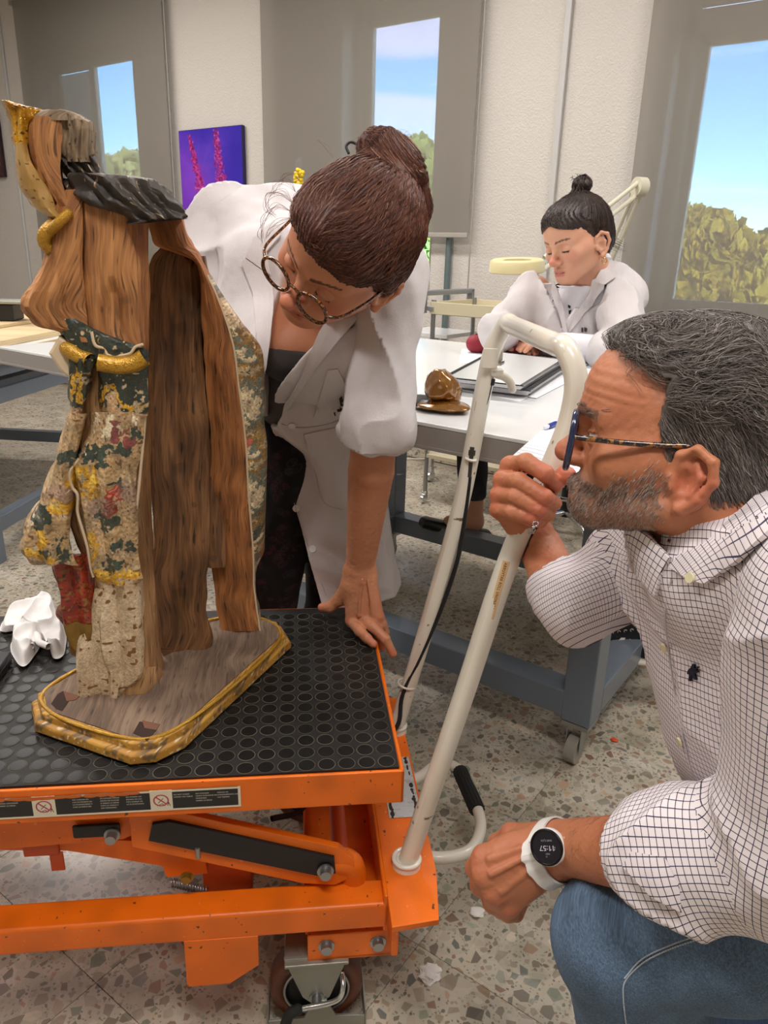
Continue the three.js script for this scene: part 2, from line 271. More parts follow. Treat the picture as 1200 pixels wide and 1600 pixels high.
// outside: ground far below the windows, trees, a pale building
const groundOut = struct('ground_outside', box(-3, -3.6, -44, 120, 0.4, 78, 0), std({ color: 0x8f8560, roughness: 1 }));
{
  const leafG = (() => { const g = new THREE.BufferGeometry(); g.setAttribute('position', new THREE.BufferAttribute(new Float32Array([0, -0.5, 0, 0.35, 0, 0.08, 0, 0.5, 0, -0.35, 0, 0.08]), 3)); g.setIndex([0, 1, 2, 0, 2, 3]); g.computeVertexNormals(); return g; })();
  const tree = (label, blobs, col, n, leaf, seed, trunk) => {
    const r = rng(seed), o = thingR('tree', label, 'tree', V(trunk[0], -3.4, trunk[1]));
    part(o, 'trunk', rod(V(trunk[0], -3.4, trunk[1]), V(trunk[0] + 0.1, trunk[2], trunk[1]), 0.2, 0.08, 9), std({ color: 0x4d3b28, roughness: 1 }));
    const m = new THREE.InstancedMesh(leafG, std({ color: col, roughness: 0.85, side: THREE.DoubleSide }), n), d = new THREE.Object3D(), c = new THREE.Color(); m.name = 'foliage'; m.userData.kind = 'stuff'; m.castShadow = true;
    let tot = 0; for (const b of blobs) tot += b[3] ** 2;
    for (let i = 0; i < n; i++) { let q = r() * tot, b = blobs[0]; for (const k of blobs) { q -= k[3] ** 2; if (q <= 0) { b = k; break; } } const a = r() * 6.283, y = r() * 2 - 1, s = Math.sqrt(1 - y * y), rad = b[3] * Math.pow(r(), 0.25); d.position.set(b[0] + Math.cos(a) * s * rad - trunk[0], b[1] + y * rad * (b[4] ?? 0.9) + 3.4, b[2] + Math.sin(a) * s * rad - trunk[1]); d.rotation.set(r() * 6, r() * 6, r() * 6); d.scale.setScalar(leaf * (0.6 + r() * 0.8)); d.updateMatrix(); m.setMatrixAt(i, d.matrix); const k = 0.75 + r() * 0.5; c.setRGB(k, k * (0.94 + r() * 0.1), k * 0.9); m.setColorAt(i, c); }
    o.add(m);
  };
  // placed by direction through each window (room frame point at px, py and distance)
  const out = (px, py, d) => { const p = toRoom(at(px, py, d)); return p; };
  const mk = (label, list, d, col, n, leaf, seed, tx) => { const bl = list.map(([x, y, rp, f]) => { const p = out(x, y, d); return [p.x, p.y, p.z, rp / FPX * d, f ?? 0.9]; }), t = out(tx, 420, d); tree(label, bl, col, n, leaf, seed, [t.x, t.z, t.y]); };
  mk('sunlit yellow-green broad tree outside the tall window', [[1095, 400, 75], [1150, 430, 70], [1060, 410, 60], [1075, 350, 30], [1110, 470, 80], [1190, 480, 60]], 15, 0xb09a2c, 9000, 0.3, 41, 1100);
  mk('slender dark cypress beyond the tall window', [[1192, 430, 26, 2.2], [1196, 390, 14, 2]], 17, 0x5c6428, 2500, 0.25, 42, 1194);
  mk('pale green tree outside the middle window', [[650, 290, 70], [600, 300, 50], [690, 330, 80], [560, 330, 70], [655, 235, 22]], 16, 0x93a04a, 8000, 0.3, 43, 640);
  mk('bright green shrub just under the middle blind outside', [[668, 430, 50], [690, 470, 60]], 9, 0x86b858, 4000, 0.16, 44, 670);
  mk('hazy olive trees outside the first window', [[150, 320, 80], [220, 310, 70], [90, 340, 90], [250, 330, 60]], 22, 0xa8a868, 7000, 0.45, 45, 180);
  const b = out(1165, 385, 26), bo = thingR('building', 'small white house behind the sunlit tree', 'building', V(b.x, -3.4, b.z));
  part(bo, 'wall', box(b.x, (b.y - 3.4) / 2, b.z, 2.6, b.y + 3.4, 2.6, 0.01), std({ color: 0xe8e2d6, roughness: 0.9 }));
  part(bo, 'roof', box(b.x, b.y + 0.1, b.z, 2.9, 0.2, 2.9, 0.02), std({ color: 0xd8d0c4, roughness: 0.9 }));
}
// ---------------------------------------------------------------- lift table (A frame)
const chipBump = (() => { const a = tnoise(21, 30), b = tnoise(22, 90); return dataTex(256, 256, (u, v) => 0.6 * a(u, v) + 0.4 * b(u, v)); })();
const orangeTex = (() => { const a = tnoise(31, 14), b = tnoise(32, 60), c = tnoise(33, 130); return dataTex(512, 512, (u, v) => { const q = a(u, v), s = b(u, v) * 0.5 + c(u, v) * 0.5, k = 0.9 + 0.14 * q; if (s > 0.86 && q > 0.45) return [92, 52, 30]; if (s < 0.12) return [240, 140, 70]; return [238 * k, 112 * k, 4 * k]; }, true); })();
orangeTex.repeat.set(2.2, 2.2);
M.orange = phys({ map: orangeTex, roughness: 0.46, clearcoat: 0.15, clearcoatRoughness: 0.25, bumpMap: chipBump, bumpScale: 0.0004 });
M.orangeDark = phys({ color: 0xb8450c, roughness: 0.5, clearcoat: 0.2, clearcoatRoughness: 0.3 });
const creamTex = (() => { const a = tnoise(41, 10), b = tnoise(42, 70), c = tnoise(43, 5); return dataTex(512, 512, (u, v) => { const q = a(u, v), s = b(u, v), k = 0.94 + 0.08 * q, d = sstep(0.55, 0.8, c(u, v)) * 0.25; if (s > 0.975) return [120, 96, 72]; return [lerp(232, 206, d) * k, lerp(226, 180, d) * k, lerp(210, 150, d) * k]; }, true); })();
M.cream = phys({ map: creamTex, roughness: 0.3, clearcoat: 0.5, clearcoatRoughness: 0.15 });
M.cream2 = phys({ color: 0xe2dccd, roughness: 0.35, clearcoat: 0.4 });
M.galv = std({ color: 0x9b9c90, roughness: 0.45, metalness: 0.55, bumpMap: chipBump, bumpScale: 0.0003 });
const liftUV = (g) => boxUV(Array.isArray(g) ? merge(g) : g);
const lift = thing('lift_table', 'orange scissor lift table on casters with a black studded rubber top', 'lift table', V(-0.35, 0, -1.13));
{
  const P = (n, g, m, l) => part(lift, n, liftUV(g), m, l), x0 = -0.9, x1 = 0.147, z0 = -1.397, z1 = -0.873, top = 0.5;
  // deck: folded sheet with a thin proud rim
  P('deck', [box((x0 + x1) / 2, top - 0.004, (z0 + z1) / 2, x1 - x0 - 0.004, 0.006, z1 - z0 - 0.004), box((x0 + x1) / 2, top - 0.027, z1 - 0.003, x1 - x0, 0.056, 0.006, 0.0025), box((x0 + x1) / 2, top - 0.027, z0 + 0.003, x1 - x0, 0.056, 0.006, 0.0025), box(x1 - 0.003, top - 0.027, (z0 + z1) / 2, 0.006, 0.056, z1 - z0, 0.0025), box(x0 + 0.003, top - 0.027, (z0 + z1) / 2, 0.006, 0.056, z1 - z0, 0.0025)], M.orange);
  const matTex = (() => { const a = tnoise(51, 16), b = tnoise(52, 120); return dataTex(512, 512, (u, v) => { const k = 0.7 + 0.5 * a(u, v) + 0.3 * (b(u, v) - 0.5); return [20 * k + 4, 19 * k + 4, 18 * k + 4]; }, true); })(); matTex.repeat.set(3, 3);
  const matM = std({ map: matTex, roughness: 0.62 });
  const mat = P('rubber_mat', box((x0 + x1) / 2, top + 0.0012, (z0 + z1) / 2, x1 - x0 - 0.014, 0.004, z1 - z0 - 0.014, 0.0005), matM);
  // coin studs: dark worn discs with a dusty raised rim
  const pitch = 0.0288, pos = []; for (let x = x1 - 0.024; x > x0 + 0.015; x -= pitch) for (let z = z1 - 0.02; z > z0 + 0.015; z -= pitch) pos.push([x, z]);
  const disc = new THREE.LatheGeometry([[0, 0.0012], [0.0105, 0.0012], [0.0112, 0.0008]].map((q) => new THREE.Vector2(...q)), 24), rim = new THREE.TorusGeometry(0.0122, 0.0006, 5, 26).rotateX(Math.PI / 2).scale(1, 1.1, 1);
  const rr = rng(61), b = BASE.get(lift);
  const inst = (name, g, m) => { const o = new THREE.InstancedMesh(g, m, pos.length); o.name = name; o.userData.kind = 'stuff'; o.castShadow = o.receiveShadow = true; const c = new THREE.Color(); pos.forEach(([x, z], i) => { o.setMatrixAt(i, new THREE.Matrix4().makeTranslation(x - b.x, top + 0.0034 - b.y, z - b.z)); const k = 0.55 + rr() * 0.75; c.setRGB(k, k, k); o.setColorAt(i, c); }); mat.add(o); };
  inst('stud_face', disc, std({ color: 0x0d0d0d, roughness: 0.42 })); inst('stud_rim', rim, std({ color: 0x5a5343, roughness: 0.8 }));
  // warning sticker on the front face of the deck
  const st = canvasTex(1600, 160, (g, w, h) => {
    g.fillStyle = '#e2d6bc'; g.fillRect(0, 0, w, h); g.fillStyle = '#1d1c1c'; g.fillRect(0, 14, w - 16, h - 28);
    const r = rng(71); g.fillStyle = '#c9c3b8'; g.font = 'bold 13px sans-serif';
    const cols = [[20, ['NO USAR COMO', 'PLATAFORMA']], [190, ['CARGA CENTRADA', 'SOBRE LA MESA']], [610, ['NO CARGAR EN', 'LOS EXTREMOS DE', 'LA PLATAFORMA Y', 'CON LA MESA EN']], [770, ['ACCIONAR FRENO', 'ANTES DE ELEVAR', 'O BAJAR LA MESA', 'CON LA CARGA Y', 'SIN PERSONAS']], [920, ['NO PONER LAS', 'MANOS NI LOS', 'PIES DEBAJO DE', 'LA PLATAFORMA']], [1200, ['DO NOT STAND', 'UNDER THE TABLE']], [1330, ['NO UTILIZAR', 'COMO ELEVADOR DE', 'PERSONAS', 'SOBRE LA MESA']], [1460, ['RIESGO DE', 'ATRAPAMIENTO CON', 'LAS TIJERAS']]];
    for (const [x, ls] of cols) ls.forEach((l, i) => g.fillText(l, x, 42 + i * 19));
    for (const x of [380, 1060]) { g.fillStyle = '#ddd3ba'; g.fillRect(x, 8, 132, h - 16); g.strokeStyle = '#222'; g.lineWidth = 4; g.beginPath(); g.moveTo(x + 50, 70); g.lineTo(x + 78, 88); g.moveTo(x + 78, 62); g.lineTo(x + 46, 98); g.moveTo(x + 40, 120); g.lineTo(x + 70, 104); g.lineTo(x + 84, 122); g.moveTo(x + 100, 122); g.lineTo(x + 108, 96); g.lineTo(x + 116, 124); g.stroke(); g.strokeStyle = '#b02a4a'; g.lineWidth = 8; g.beginPath(); g.arc(x + 64, 78, 42, 0, 7); g.moveTo(x + 34, 50); g.lineTo(x + 94, 108); g.stroke(); }
    g.fillStyle = '#c9621c'; for (let i = 0; i < 46; i++) { const x = r() * 1010; g.beginPath(); g.ellipse(x, 6 + r() * 8, 14 + r() * 40, 6 + r() * 12, 0, 0, 7); g.fill(); } g.fillRect(0, 0, 180, 34);
  });
  const sg = box(-0.2675, 0.473, z1 + 0.0012, 0.366, 0.034, 0.0012, 0); part(lift, 'warning_sticker', sg, std({ map: st, roughness: 0.45 }));
  // upper slot plates and scissor arms, front pair and a back pair
  for (const z of [-0.905, -1.365]) {
    P('slot_plate', ext([[-0.86, 0.448], [-0.22, 0.448], [-0.215, 0.40], [-0.26, 0.378], [-0.44, 0.372], [-0.86, 0.36]].map((q) => q), 0.008, 0.001).translate(0, 0, z - 0.012), M.orange);
    P('scissor_arm', ext([[-0.245, 0.425], [-0.19, 0.432], [0.055, 0.345], [0.078, 0.32], [0.08, 0.292], [0.05, 0.275], [0.0, 0.283], [-0.245, 0.372]], 0.01, 0.001).translate(0, 0, z - 0.004), M.orange);
    P('scissor_arm', ext([[-0.46, 0.40], [-0.40, 0.385], [-0.15, 0.345], [-0.145, 0.292], [-0.205, 0.29], [-0.21, 0.312], [-0.345, 0.352], [-0.46, 0.362]], 0.01, 0.001).translate(0, 0, z - 0.026), M.orange);
  }
  P('slot', box(-0.293, 0.403, -0.9, 0.066, 0.022, 0.006, 0.009, 3), M.black);
  P('bolt', bolt(V(-0.271, 0.398, -0.897), V(0, 0, 1), 0.0075, 0.014), M.steel, 'steel roller bolt in the slot');
  P('slide_strip', ext([[-0.213, 0.414], [-0.19, 0.417], [0.048, 0.332], [0.05, 0.303], [0.03, 0.298], [-0.22, 0.386]], 0.006, 0.0006).translate(0, 0, -0.899), M.black);
  P('bolt', bolt(V(0.035, 0.312, -0.89), V(0, 0, 1), 0.0085, 0.012), M.steel);
  P('bolt', bolt(V(-0.172, 0.307, -0.9), V(0, 0, 1), 0.0068, 0.007), std({ color: 0x9a7a34, roughness: 0.35, metalness: 0.8 }), 'brass-coloured pivot bolt');
  P('bolt', rod(V(-0.152, 0.35, -0.893), V(-0.152, 0.368, -0.893), 0.004, 0.004, 10), M.steel);
  P('elbow_tube', capTube([V(0.05, 0.306, -0.915), V(0.072, 0.3, -0.915), V(0.08, 0.28, -0.915), V(0.08, 0.22, -0.915)], 0.02, 24, 16), M.orange);
  P('cross_shaft', rod(V(0.06, 0.3, -0.9), V(0.06, 0.3, -1.38), 0.013), M.orangeDark);
  P('stop_bracket', [box(-0.116, 0.29, -0.93, 0.074, 0.1, 0.008), box(-0.082, 0.29, -0.95, 0.008, 0.1, 0.04)], M.orangeDark);
  P('stop_bracket', [box(-0.38, 0.362, -0.93, 0.05, 0.028, 0.03), box(-0.36, 0.335, -0.918, 0.02, 0.034, 0.004), orient(new THREE.CylinderGeometry(0.02, 0.02, 0.06, 18), V(-0.4, 0.35, -0.955), V(-0.34, 0.35, -0.955))], M.orangeDark);
  { const pts = []; for (let i = 0; i <= 160; i++) { const a = i / 160 * 14 * 6.283; pts.push(V(-0.2 + 0.055 * i / 160, 0.274 - 0.022 * i / 160 + Math.cos(a) * 0.0065, -0.925 + Math.sin(a) * 0.0065)); } P('return_spring', tube(pts, 0.0013, 420, 5), M.steel); }
  P('cylinder', [rod(V(-0.5, 0.25, -1.13), V(-0.05, 0.38, -1.13), 0.028), rod(V(-0.1, 0.366, -1.13), V(0.0, 0.395, -1.13), 0.016)], M.orangeDark);
  // base frame
  P('base_rail', [box(-0.38, 0.246, -0.885, 1.036, 0.048, 0.05, 0.006, 2), box(-0.38, 0.246, -1.372, 1.036, 0.048, 0.05, 0.006, 2)], M.orange);
  P('gusset', ext([[-0.175, 0.225], [-0.175, 0.135], [-0.112, 0.135], [-0.068, 0.168], [-0.068, 0.225]], 0.006, 0.0008).translate(0, 0, -0.866), M.orange);
  P('end_tray', [box(0.068, 0.214, -1.13, 0.122, 0.008, 0.47), box(0.128, 0.25, -1.13, 0.012, 0.07, 0.54, 0.003), box(0.006, 0.2, -1.13, 0.006, 0.04, 0.47)], M.orange);
  P('handle_plate', [ext([[0.128, 0.805], [0.196, 0.812], [0.208, 0.9], [0.208, 1.38], [0.128, 1.4]], 0.008, 0.001).rotateX(-Math.PI / 2).translate(0, 0.277, 0), box(0.134, 0.25, -1.1, 0.01, 0.066, 0.57, 0.002)].map((g, i) => i ? g : g), M.orange);
  const ce = canvasTex(256, 512, (g, w, h) => { g.fillStyle = '#cfd2d2'; g.fillRect(0, 0, w, h); const r = rng(73); for (let i = 0; i < 70; i++) { g.fillStyle = ['#b4b8ba', '#e4e6e6', '#9a9c9a'][Math.floor(r() * 3)]; g.globalAlpha = 0.3; g.fillRect(r() * w, r() * h, 10 + r() * 60, 4 + r() * 20); } g.globalAlpha = 1; g.save(); g.translate(128, 190); g.rotate(Math.PI / 2); g.fillStyle = '#222'; g.font = 'bold 84px sans-serif'; g.fillText('CE', -60, 20); g.font = '30px sans-serif'; g.fillText('1000 kg', 90, 10); g.fillText('2004', 90, 50); g.restore(); g.fillStyle = '#3a2f28'; for (let i = 0; i < 60; i++) { g.beginPath(); g.ellipse(20 + r() * 12 + (i % 2) * 200, r() * h, 4 + r() * 14, 6 + r() * 16, 0, 0, 7); g.fill(); } });
  part(lift, 'rating_sticker', box(0.177, 0.2872, -1.1, 0.056, 0.0008, 0.16, 0), std({ map: ce, roughness: 0.35, metalness: 0.3 }), 'scuffed silver rating sticker');
  // caster brackets and casters
  for (const [x, z, s] of [[0.078, -0.875, 1], [0.078, -1.385, -1], [-0.82, -0.875, 1], [-0.82, -1.385, -1]]) {
    P('caster_bracket', [box(x, 0.18, z, 0.142, 0.052, 0.01, 0.002), box(x - 0.066, 0.18, z - s * 0.03, 0.008, 0.052, 0.06), box(x, 0.157, z - s * 0.04, 0.14, 0.008, 0.09)], M.orange);
    for (const k of [-0.042, 0.038]) P('bolt', bolt(V(x + k, 0.184, z + s * 0.005), V(0, 0, s), 0.0085, 0.011), M.steel);
    const c = V(x - 0.057, 0.075, z - s * 0.03);
    const prof = [[0.05, -0.022], [0.068, -0.0225], [0.0745, -0.015], [0.075, 0], [0.0745, 0.015], [0.068, 0.0225], [0.05, 0.022]].map((q) => new THREE.Vector2(...q));
    const put = (g) => g.rotateX(Math.PI / 2).translate(c.x, c.y, c.z);
    const cast = part(lift, 'caster', put(new THREE.LatheGeometry([[0.0, -0.012], [0.042, -0.012], [0.05, -0.02], [0.05, 0.02], [0.042, 0.012], [0, 0.012]].map((q) => new THREE.Vector2(...q)), 40)), M.black);
    part(cast, 'tyre', put(new THREE.LatheGeometry([...prof, prof[0]], 48)), std({ color: 0x5a2f1c, roughness: 0.45 }));
    part(cast, 'wheel_rim', put(new THREE.TorusGeometry(0.0515, 0.0025, 8, 44).rotateX(Math.PI / 2).translate(0, s * 0.0215, 0)), M.steel);
    for (const k of [1, -1]) part(cast, 'fork_plate', ext([[-0.05, 0.157 - c.y], [0.05, 0.157 - c.y], [0.02, -0.004], [0.008, -0.015], [-0.008, -0.015], [-0.022, 0.0]], 0.005, 0.0006).translate(c.x, c.y, c.z + k * s * 0.029 - 0.0025), M.galv);
    part(cast, 'swivel_head', [orient(new THREE.CylinderGeometry(0.03, 0.034, 0.014, 24), V(c.x, 0.142, c.z), V(c.x, 0.156, c.z)), box(c.x, 0.152, c.z, 0.1, 0.006, 0.085)], M.galv);
    part(cast, 'axle', bolt(V(c.x, c.y - 0.002, c.z + s * 0.031), V(0, 0, s), 0.008, 0.016), M.steel);
    if (s > 0) {
      part(cast, 'brake_plate', [ext([[-0.078, -0.066], [0.076, -0.069], [0.078, -0.045], [0.03, -0.04], [0.015, -0.005], [-0.006, -0.005], [-0.02, -0.04], [-0.078, -0.04]], 0.003, 0.0005).translate(c.x, c.y, c.z + s * 0.034), box(c.x - 0.078, c.y - 0.052, c.z, 0.003, 0.03, 0.08), box(c.x + 0.078, c.y - 0.05, c.z, 0.003, 0.04, 0.08)], M.galv);
      part(cast, 'brake_lever', capTube([V(c.x + 0.04, c.y + 0.04, c.z + s * 0.028), V(c.x + 0.041, c.y + 0.032, c.z + s * 0.045), V(c.x + 0.034, c.y + 0.016, c.z + s * 0.052), V(c.x - 0.03, c.y + 0.004, c.z + s * 0.055)], 0.0042, 30, 10), M.chrome);
      part(cast, 'lever_grip', capTube([V(c.x - 0.03, c.y + 0.004, c.z + s * 0.055), V(c.x - 0.042, c.y - 0.002, c.z + s * 0.056), V(c.x - 0.05, c.y - 0.022, c.z + s * 0.058)], 0.0085, 16, 10), M.rubber);
    }
  }
  // U handle
  const B0 = V(0.164, 0.286, -0.918), A0 = V(0.191, 0.286, -1.268), zB = -0.918, zA = -1.268;
  const up = (z, t) => V(lerp(z === zB ? 0.164 : 0.191, 0.352, t), 0, z);
  const pts = [B0, atZ(720, 1100, zB), atZ(805, 850, zB), atZ(867, 718, zB), atZ(893, 648, zB), atZ(900, 590, zB)];
  const topB = atZ(884, 545, zB - 0.02), topA = atZ(792, 505, zA + 0.03), aT = atZ(770, 545, zA), aL = [atZ(755, 610, zA), atZ(722, 780, zA), atZ(665, 985, zA), A0];
  pts.push(topB, topB.clone().lerp(topA, 0.12), topB.clone().lerp(topA, 0.88), topA, aT, ...aL);
  P('handle', tube(pts, 0.0152, 160, 24), M.cream);
  for (const q of [B0, A0]) P('handle_collar', [orient(new THREE.CylinderGeometry(0.021, 0.023, 0.014, 28), V(q.x, 0.284, q.z), V(q.x, 0.298, q.z)), orient(new THREE.TorusGeometry(0.02, 0.004, 8, 28).rotateX(Math.PI / 2), V(q.x, 0.296, q.z), V(q.x, 0.3, q.z))], M.cream2);
  // printed strip on the near tube
  { const a = atZ(793, 872, zB), d = atZ(768, 960, zB), y = a.clone().sub(d), L = y.length(); y.normalize(); const cam = camA.position.clone().sub(a).normalize(), x = new THREE.Vector3().crossVectors(y, cam).normalize(), z = new THREE.Vector3().crossVectors(x, y);
    const t = canvasTex(64, 640, (g, w, h) => { g.fillStyle = '#e0b988'; g.fillRect(0, 0, w, h); g.strokeStyle = '#8a5a34'; g.strokeRect(1, 1, w - 2, h - 2); g.translate(w / 2, 14); g.rotate(Math.PI / 2); g.fillStyle = '#5a3a22'; g.font = 'bold 40px sans-serif'; g.fillText('ABRUYTAR ROLL UNONADA', 0, 14, h - 28); });
    const g = new THREE.CylinderGeometry(0.0155, 0.0155, L, 10, 1, true, -0.32, 0.62); g.applyMatrix4(new THREE.Matrix4().makeBasis(x, y, z)); const m = a.clone().add(d).multiplyScalar(0.5); g.translate(m.x, m.y, m.z); part(lift, 'tube_label', g, std({ map: t, roughness: 0.5 }), 'orange printed strip'); }
  // lowering lever, its bracket and the cable
  const zl = zA + 0.012;
  P('lever_bracket', [box(...atZ(766, 560, zl + 0.012).toArray(), 0.026, 0.034, 0.005).rotateZ(0), box(...atZ(776, 556, zl - 0.012).toArray(), 0.022, 0.034, 0.004)], M.cream2);
  P('lever', [capTube([atZ(768, 566, zl), atZ(775, 584, zl), atZ(786, 588, zl), atZ(796, 596, zl), atZ(801, 608, zl)], 0.007, 24, 12), box(...atZ(776, 582, zl).toArray(), 0.022, 0.014, 0.016, 0.004)], M.cream2);
  P('bolt', new THREE.SphereGeometry(0.005, 12, 8).translate(...atZ(784, 566, zl - 0.01).toArray()), M.steel);
  P('inner_cable', tube([atZ(770, 594, zl), atZ(764, 620, zl), atZ(748, 665, zl), atZ(738, 700, zl)], 0.0013, 30, 6), std({ color: 0x4a4a4a, roughness: 0.4, metalness: 0.6 }));
  P('cable_end', rod(atZ(771, 592, zl), atZ(769, 602, zl), 0.0035), M.black);
  P('cable_adjuster', [rod(atZ(738, 698, zl), atZ(733, 745, zl), 0.0045), rod(atZ(737.5, 703, zl), atZ(736.5, 711, zl), 0.0068, 0.0068, 6)], std({ color: 0x55534f, roughness: 0.4, metalness: 0.8 }));
  P('cable_clip', [orient(new THREE.TorusGeometry(0.0085, 0.0028, 8, 24).rotateX(Math.PI / 2), atZ(736, 716, zl), atZ(735, 720, zl)), orient(new THREE.TorusGeometry(0.0175, 0.0022, 8, 28).rotateX(Math.PI / 2), atZ(637, 1064, zA), atZ(634, 1074, zA))], M.cream2);
  P('cable', tube([atZ(734, 744, zl), atZ(727, 800, zl), atZ(716, 870, zl), atZ(690, 950, zl), atZ(655, 1030, zl), atZ(628, 1090, zl), V(0.19, 0.32, zl + 0.02), V(0.14, 0.27, zl + 0.03)], 0.0042, 80, 10), M.black);
  P('hydraulic_hose', tube([V(-0.05, 0.3, -1.02), V(0.0, 0.29, -1.05), V(0.03, 0.33, -1.1), V(0.05, 0.38, -1.2)], 0.005, 30, 8), M.black);
  // foot pedal loop
  P('foot_pedal', tube([V(0.19, 0.2, -1.03), V(0.243, 0.2, -1.014), V(0.295, 0.2, -1.026), V(0.327, 0.2, -1.075), V(0.334, 0.2, -1.13), V(0.322, 0.2, -1.245), V(0.29, 0.2, -1.268), V(0.24, 0.2, -1.23), V(0.19, 0.2, -1.2)], 0.0105, 90, 16), M.cream2);
  { const a = V(0.333, 0.2, -1.125), d = V(0.3235, 0.2, -1.24); P('pedal_grip', [rod(a, d, 0.0145, 0.0145, 24), ...Array.from({ length: 14 }, (_, i) => { const q = i / 14 * 6.283; return bar(a.clone().add(V(Math.cos(q) * 0.0142, Math.sin(q) * 0.0142, 0)), d.clone().add(V(Math.cos(q) * 0.0142, Math.sin(q) * 0.0142, 0)), 0.003, 0.003); })], M.rubber); }
}
// ---------------------------------------------------------------- white desk on a grey frame (room frame), things on it
M.frameGrey = phys({ color: 0x6d7884, roughness: 0.42, clearcoat: 0.25, bumpMap: chipBump, bumpScale: 0.0003 });
M.laminate = phys({ color: 0xe3e5e4, roughness: 0.22, clearcoat: 0.3, clearcoatRoughness: 0.1 });
M.edge = std({ color: 0x9a9590, roughness: 0.45, metalness: 0.2 });
const DESK_H = 0.89;
{
  const o = thingR('work_table', 'long white-topped work table with a blue-grey steel frame on casters', 'table', V(-1.2, 0, -1.85));
  const L = -2.35, R = -0.33, N = -1.2, F = -2.46;
  part(o, 'tabletop', box((L + R) / 2, DESK_H - 0.004, (N + F) / 2, R - L, 0.008, N - F, 0.002), M.laminate);
  part(o, 'edge_band', [box((L + R) / 2, DESK_H - 0.028, N - 0.01, R - L - 0.002, 0.04, 0.018), box((L + R) / 2, DESK_H - 0.028, F + 0.01, R - L - 0.002, 0.04, 0.018), box(R - 0.01, DESK_H - 0.028, (N + F) / 2, 0.018, 0.04, N - F - 0.04), box(L + 0.01, DESK_H - 0.028, (N + F) / 2, 0.018, 0.04, N - F - 0.04), box((L + R) / 2, DESK_H - 0.05, N - 0.012, R - L, 0.008, 0.024)], M.edge);
  const xs = [-1.645, -0.515], zs = [-1.585, -2.36];
  for (const x of xs) for (const z of zs) {
    part(o, 'leg', box(x, 0.48, z, 0.075, 0.72, 0.075, 0.004), M.frameGrey);
    const w = part(o, 'caster', [box(x, 0.112, z, 0.07, 0.014, 0.07), box(x - 0.018, 0.075, z + 0.012, 0.003, 0.07, 0.04), box(x + 0.018, 0.075, z + 0.012, 0.003, 0.07, 0.04)], M.steel);
    part(w, 'wheel', new THREE.CylinderGeometry(0.037, 0.037, 0.028, 28).rotateZ(Math.PI / 2).translate(x, 0.038, z + 0.015), std({ color: 0x9a968c, roughness: 0.5 }));
  }
  for (const z of zs) part(o, 'rail', box(-1.08, 0.165, z, 1.06, 0.07, 0.075, 0.004), M.frameGrey);
  for (const x of xs) part(o, 'rail', box(x, 0.165, -1.972, 0.075, 0.07, 0.7, 0.004), M.frameGrey);
  for (const z of zs) part(o, 'top_rail', box(-1.08, 0.81, z, 1.06, 0.055, 0.06, 0.004), M.frameGrey);
}
const onDesk = (px, py, h = DESK_H) => toRoom(atY(px, py, h));
// sheet from four pixel corners on a given height
function slabFromPx(px4, h, t, r = 0.001) { const c = px4.map(([x, y]) => onDesk(x, y, h + t)); const pos = []; const top = c, bot = c.map((q) => V(q.x, h, q.z)); const quad = (a, b, d, e) => { pos.push(...a.toArray(), ...b.toArray(), ...d.toArray(), ...a.toArray(), ...d.toArray(), ...e.toArray()); }; quad(top[0], top[1], top[2], top[3]); quad(bot[3], bot[2], bot[1], bot[0]); for (let i = 0; i < 4; i++) { const j = (i + 1) % 4; quad(top[j], top[i], bot[i], bot[j]); } const g = new THREE.BufferGeometry(); g.setAttribute('position', new THREE.BufferAttribute(new Float32Array(pos), 3)); g.setAttribute('uv', new THREE.BufferAttribute(new Float32Array(pos.length / 3 * 2), 2)); [[0, 0], [1, 0], [1, 1], [0, 0], [1, 1], [0, 1]].forEach((q, i) => g.attributes.uv.setXY(i, ...q)); g.computeVertexNormals(); return g; }
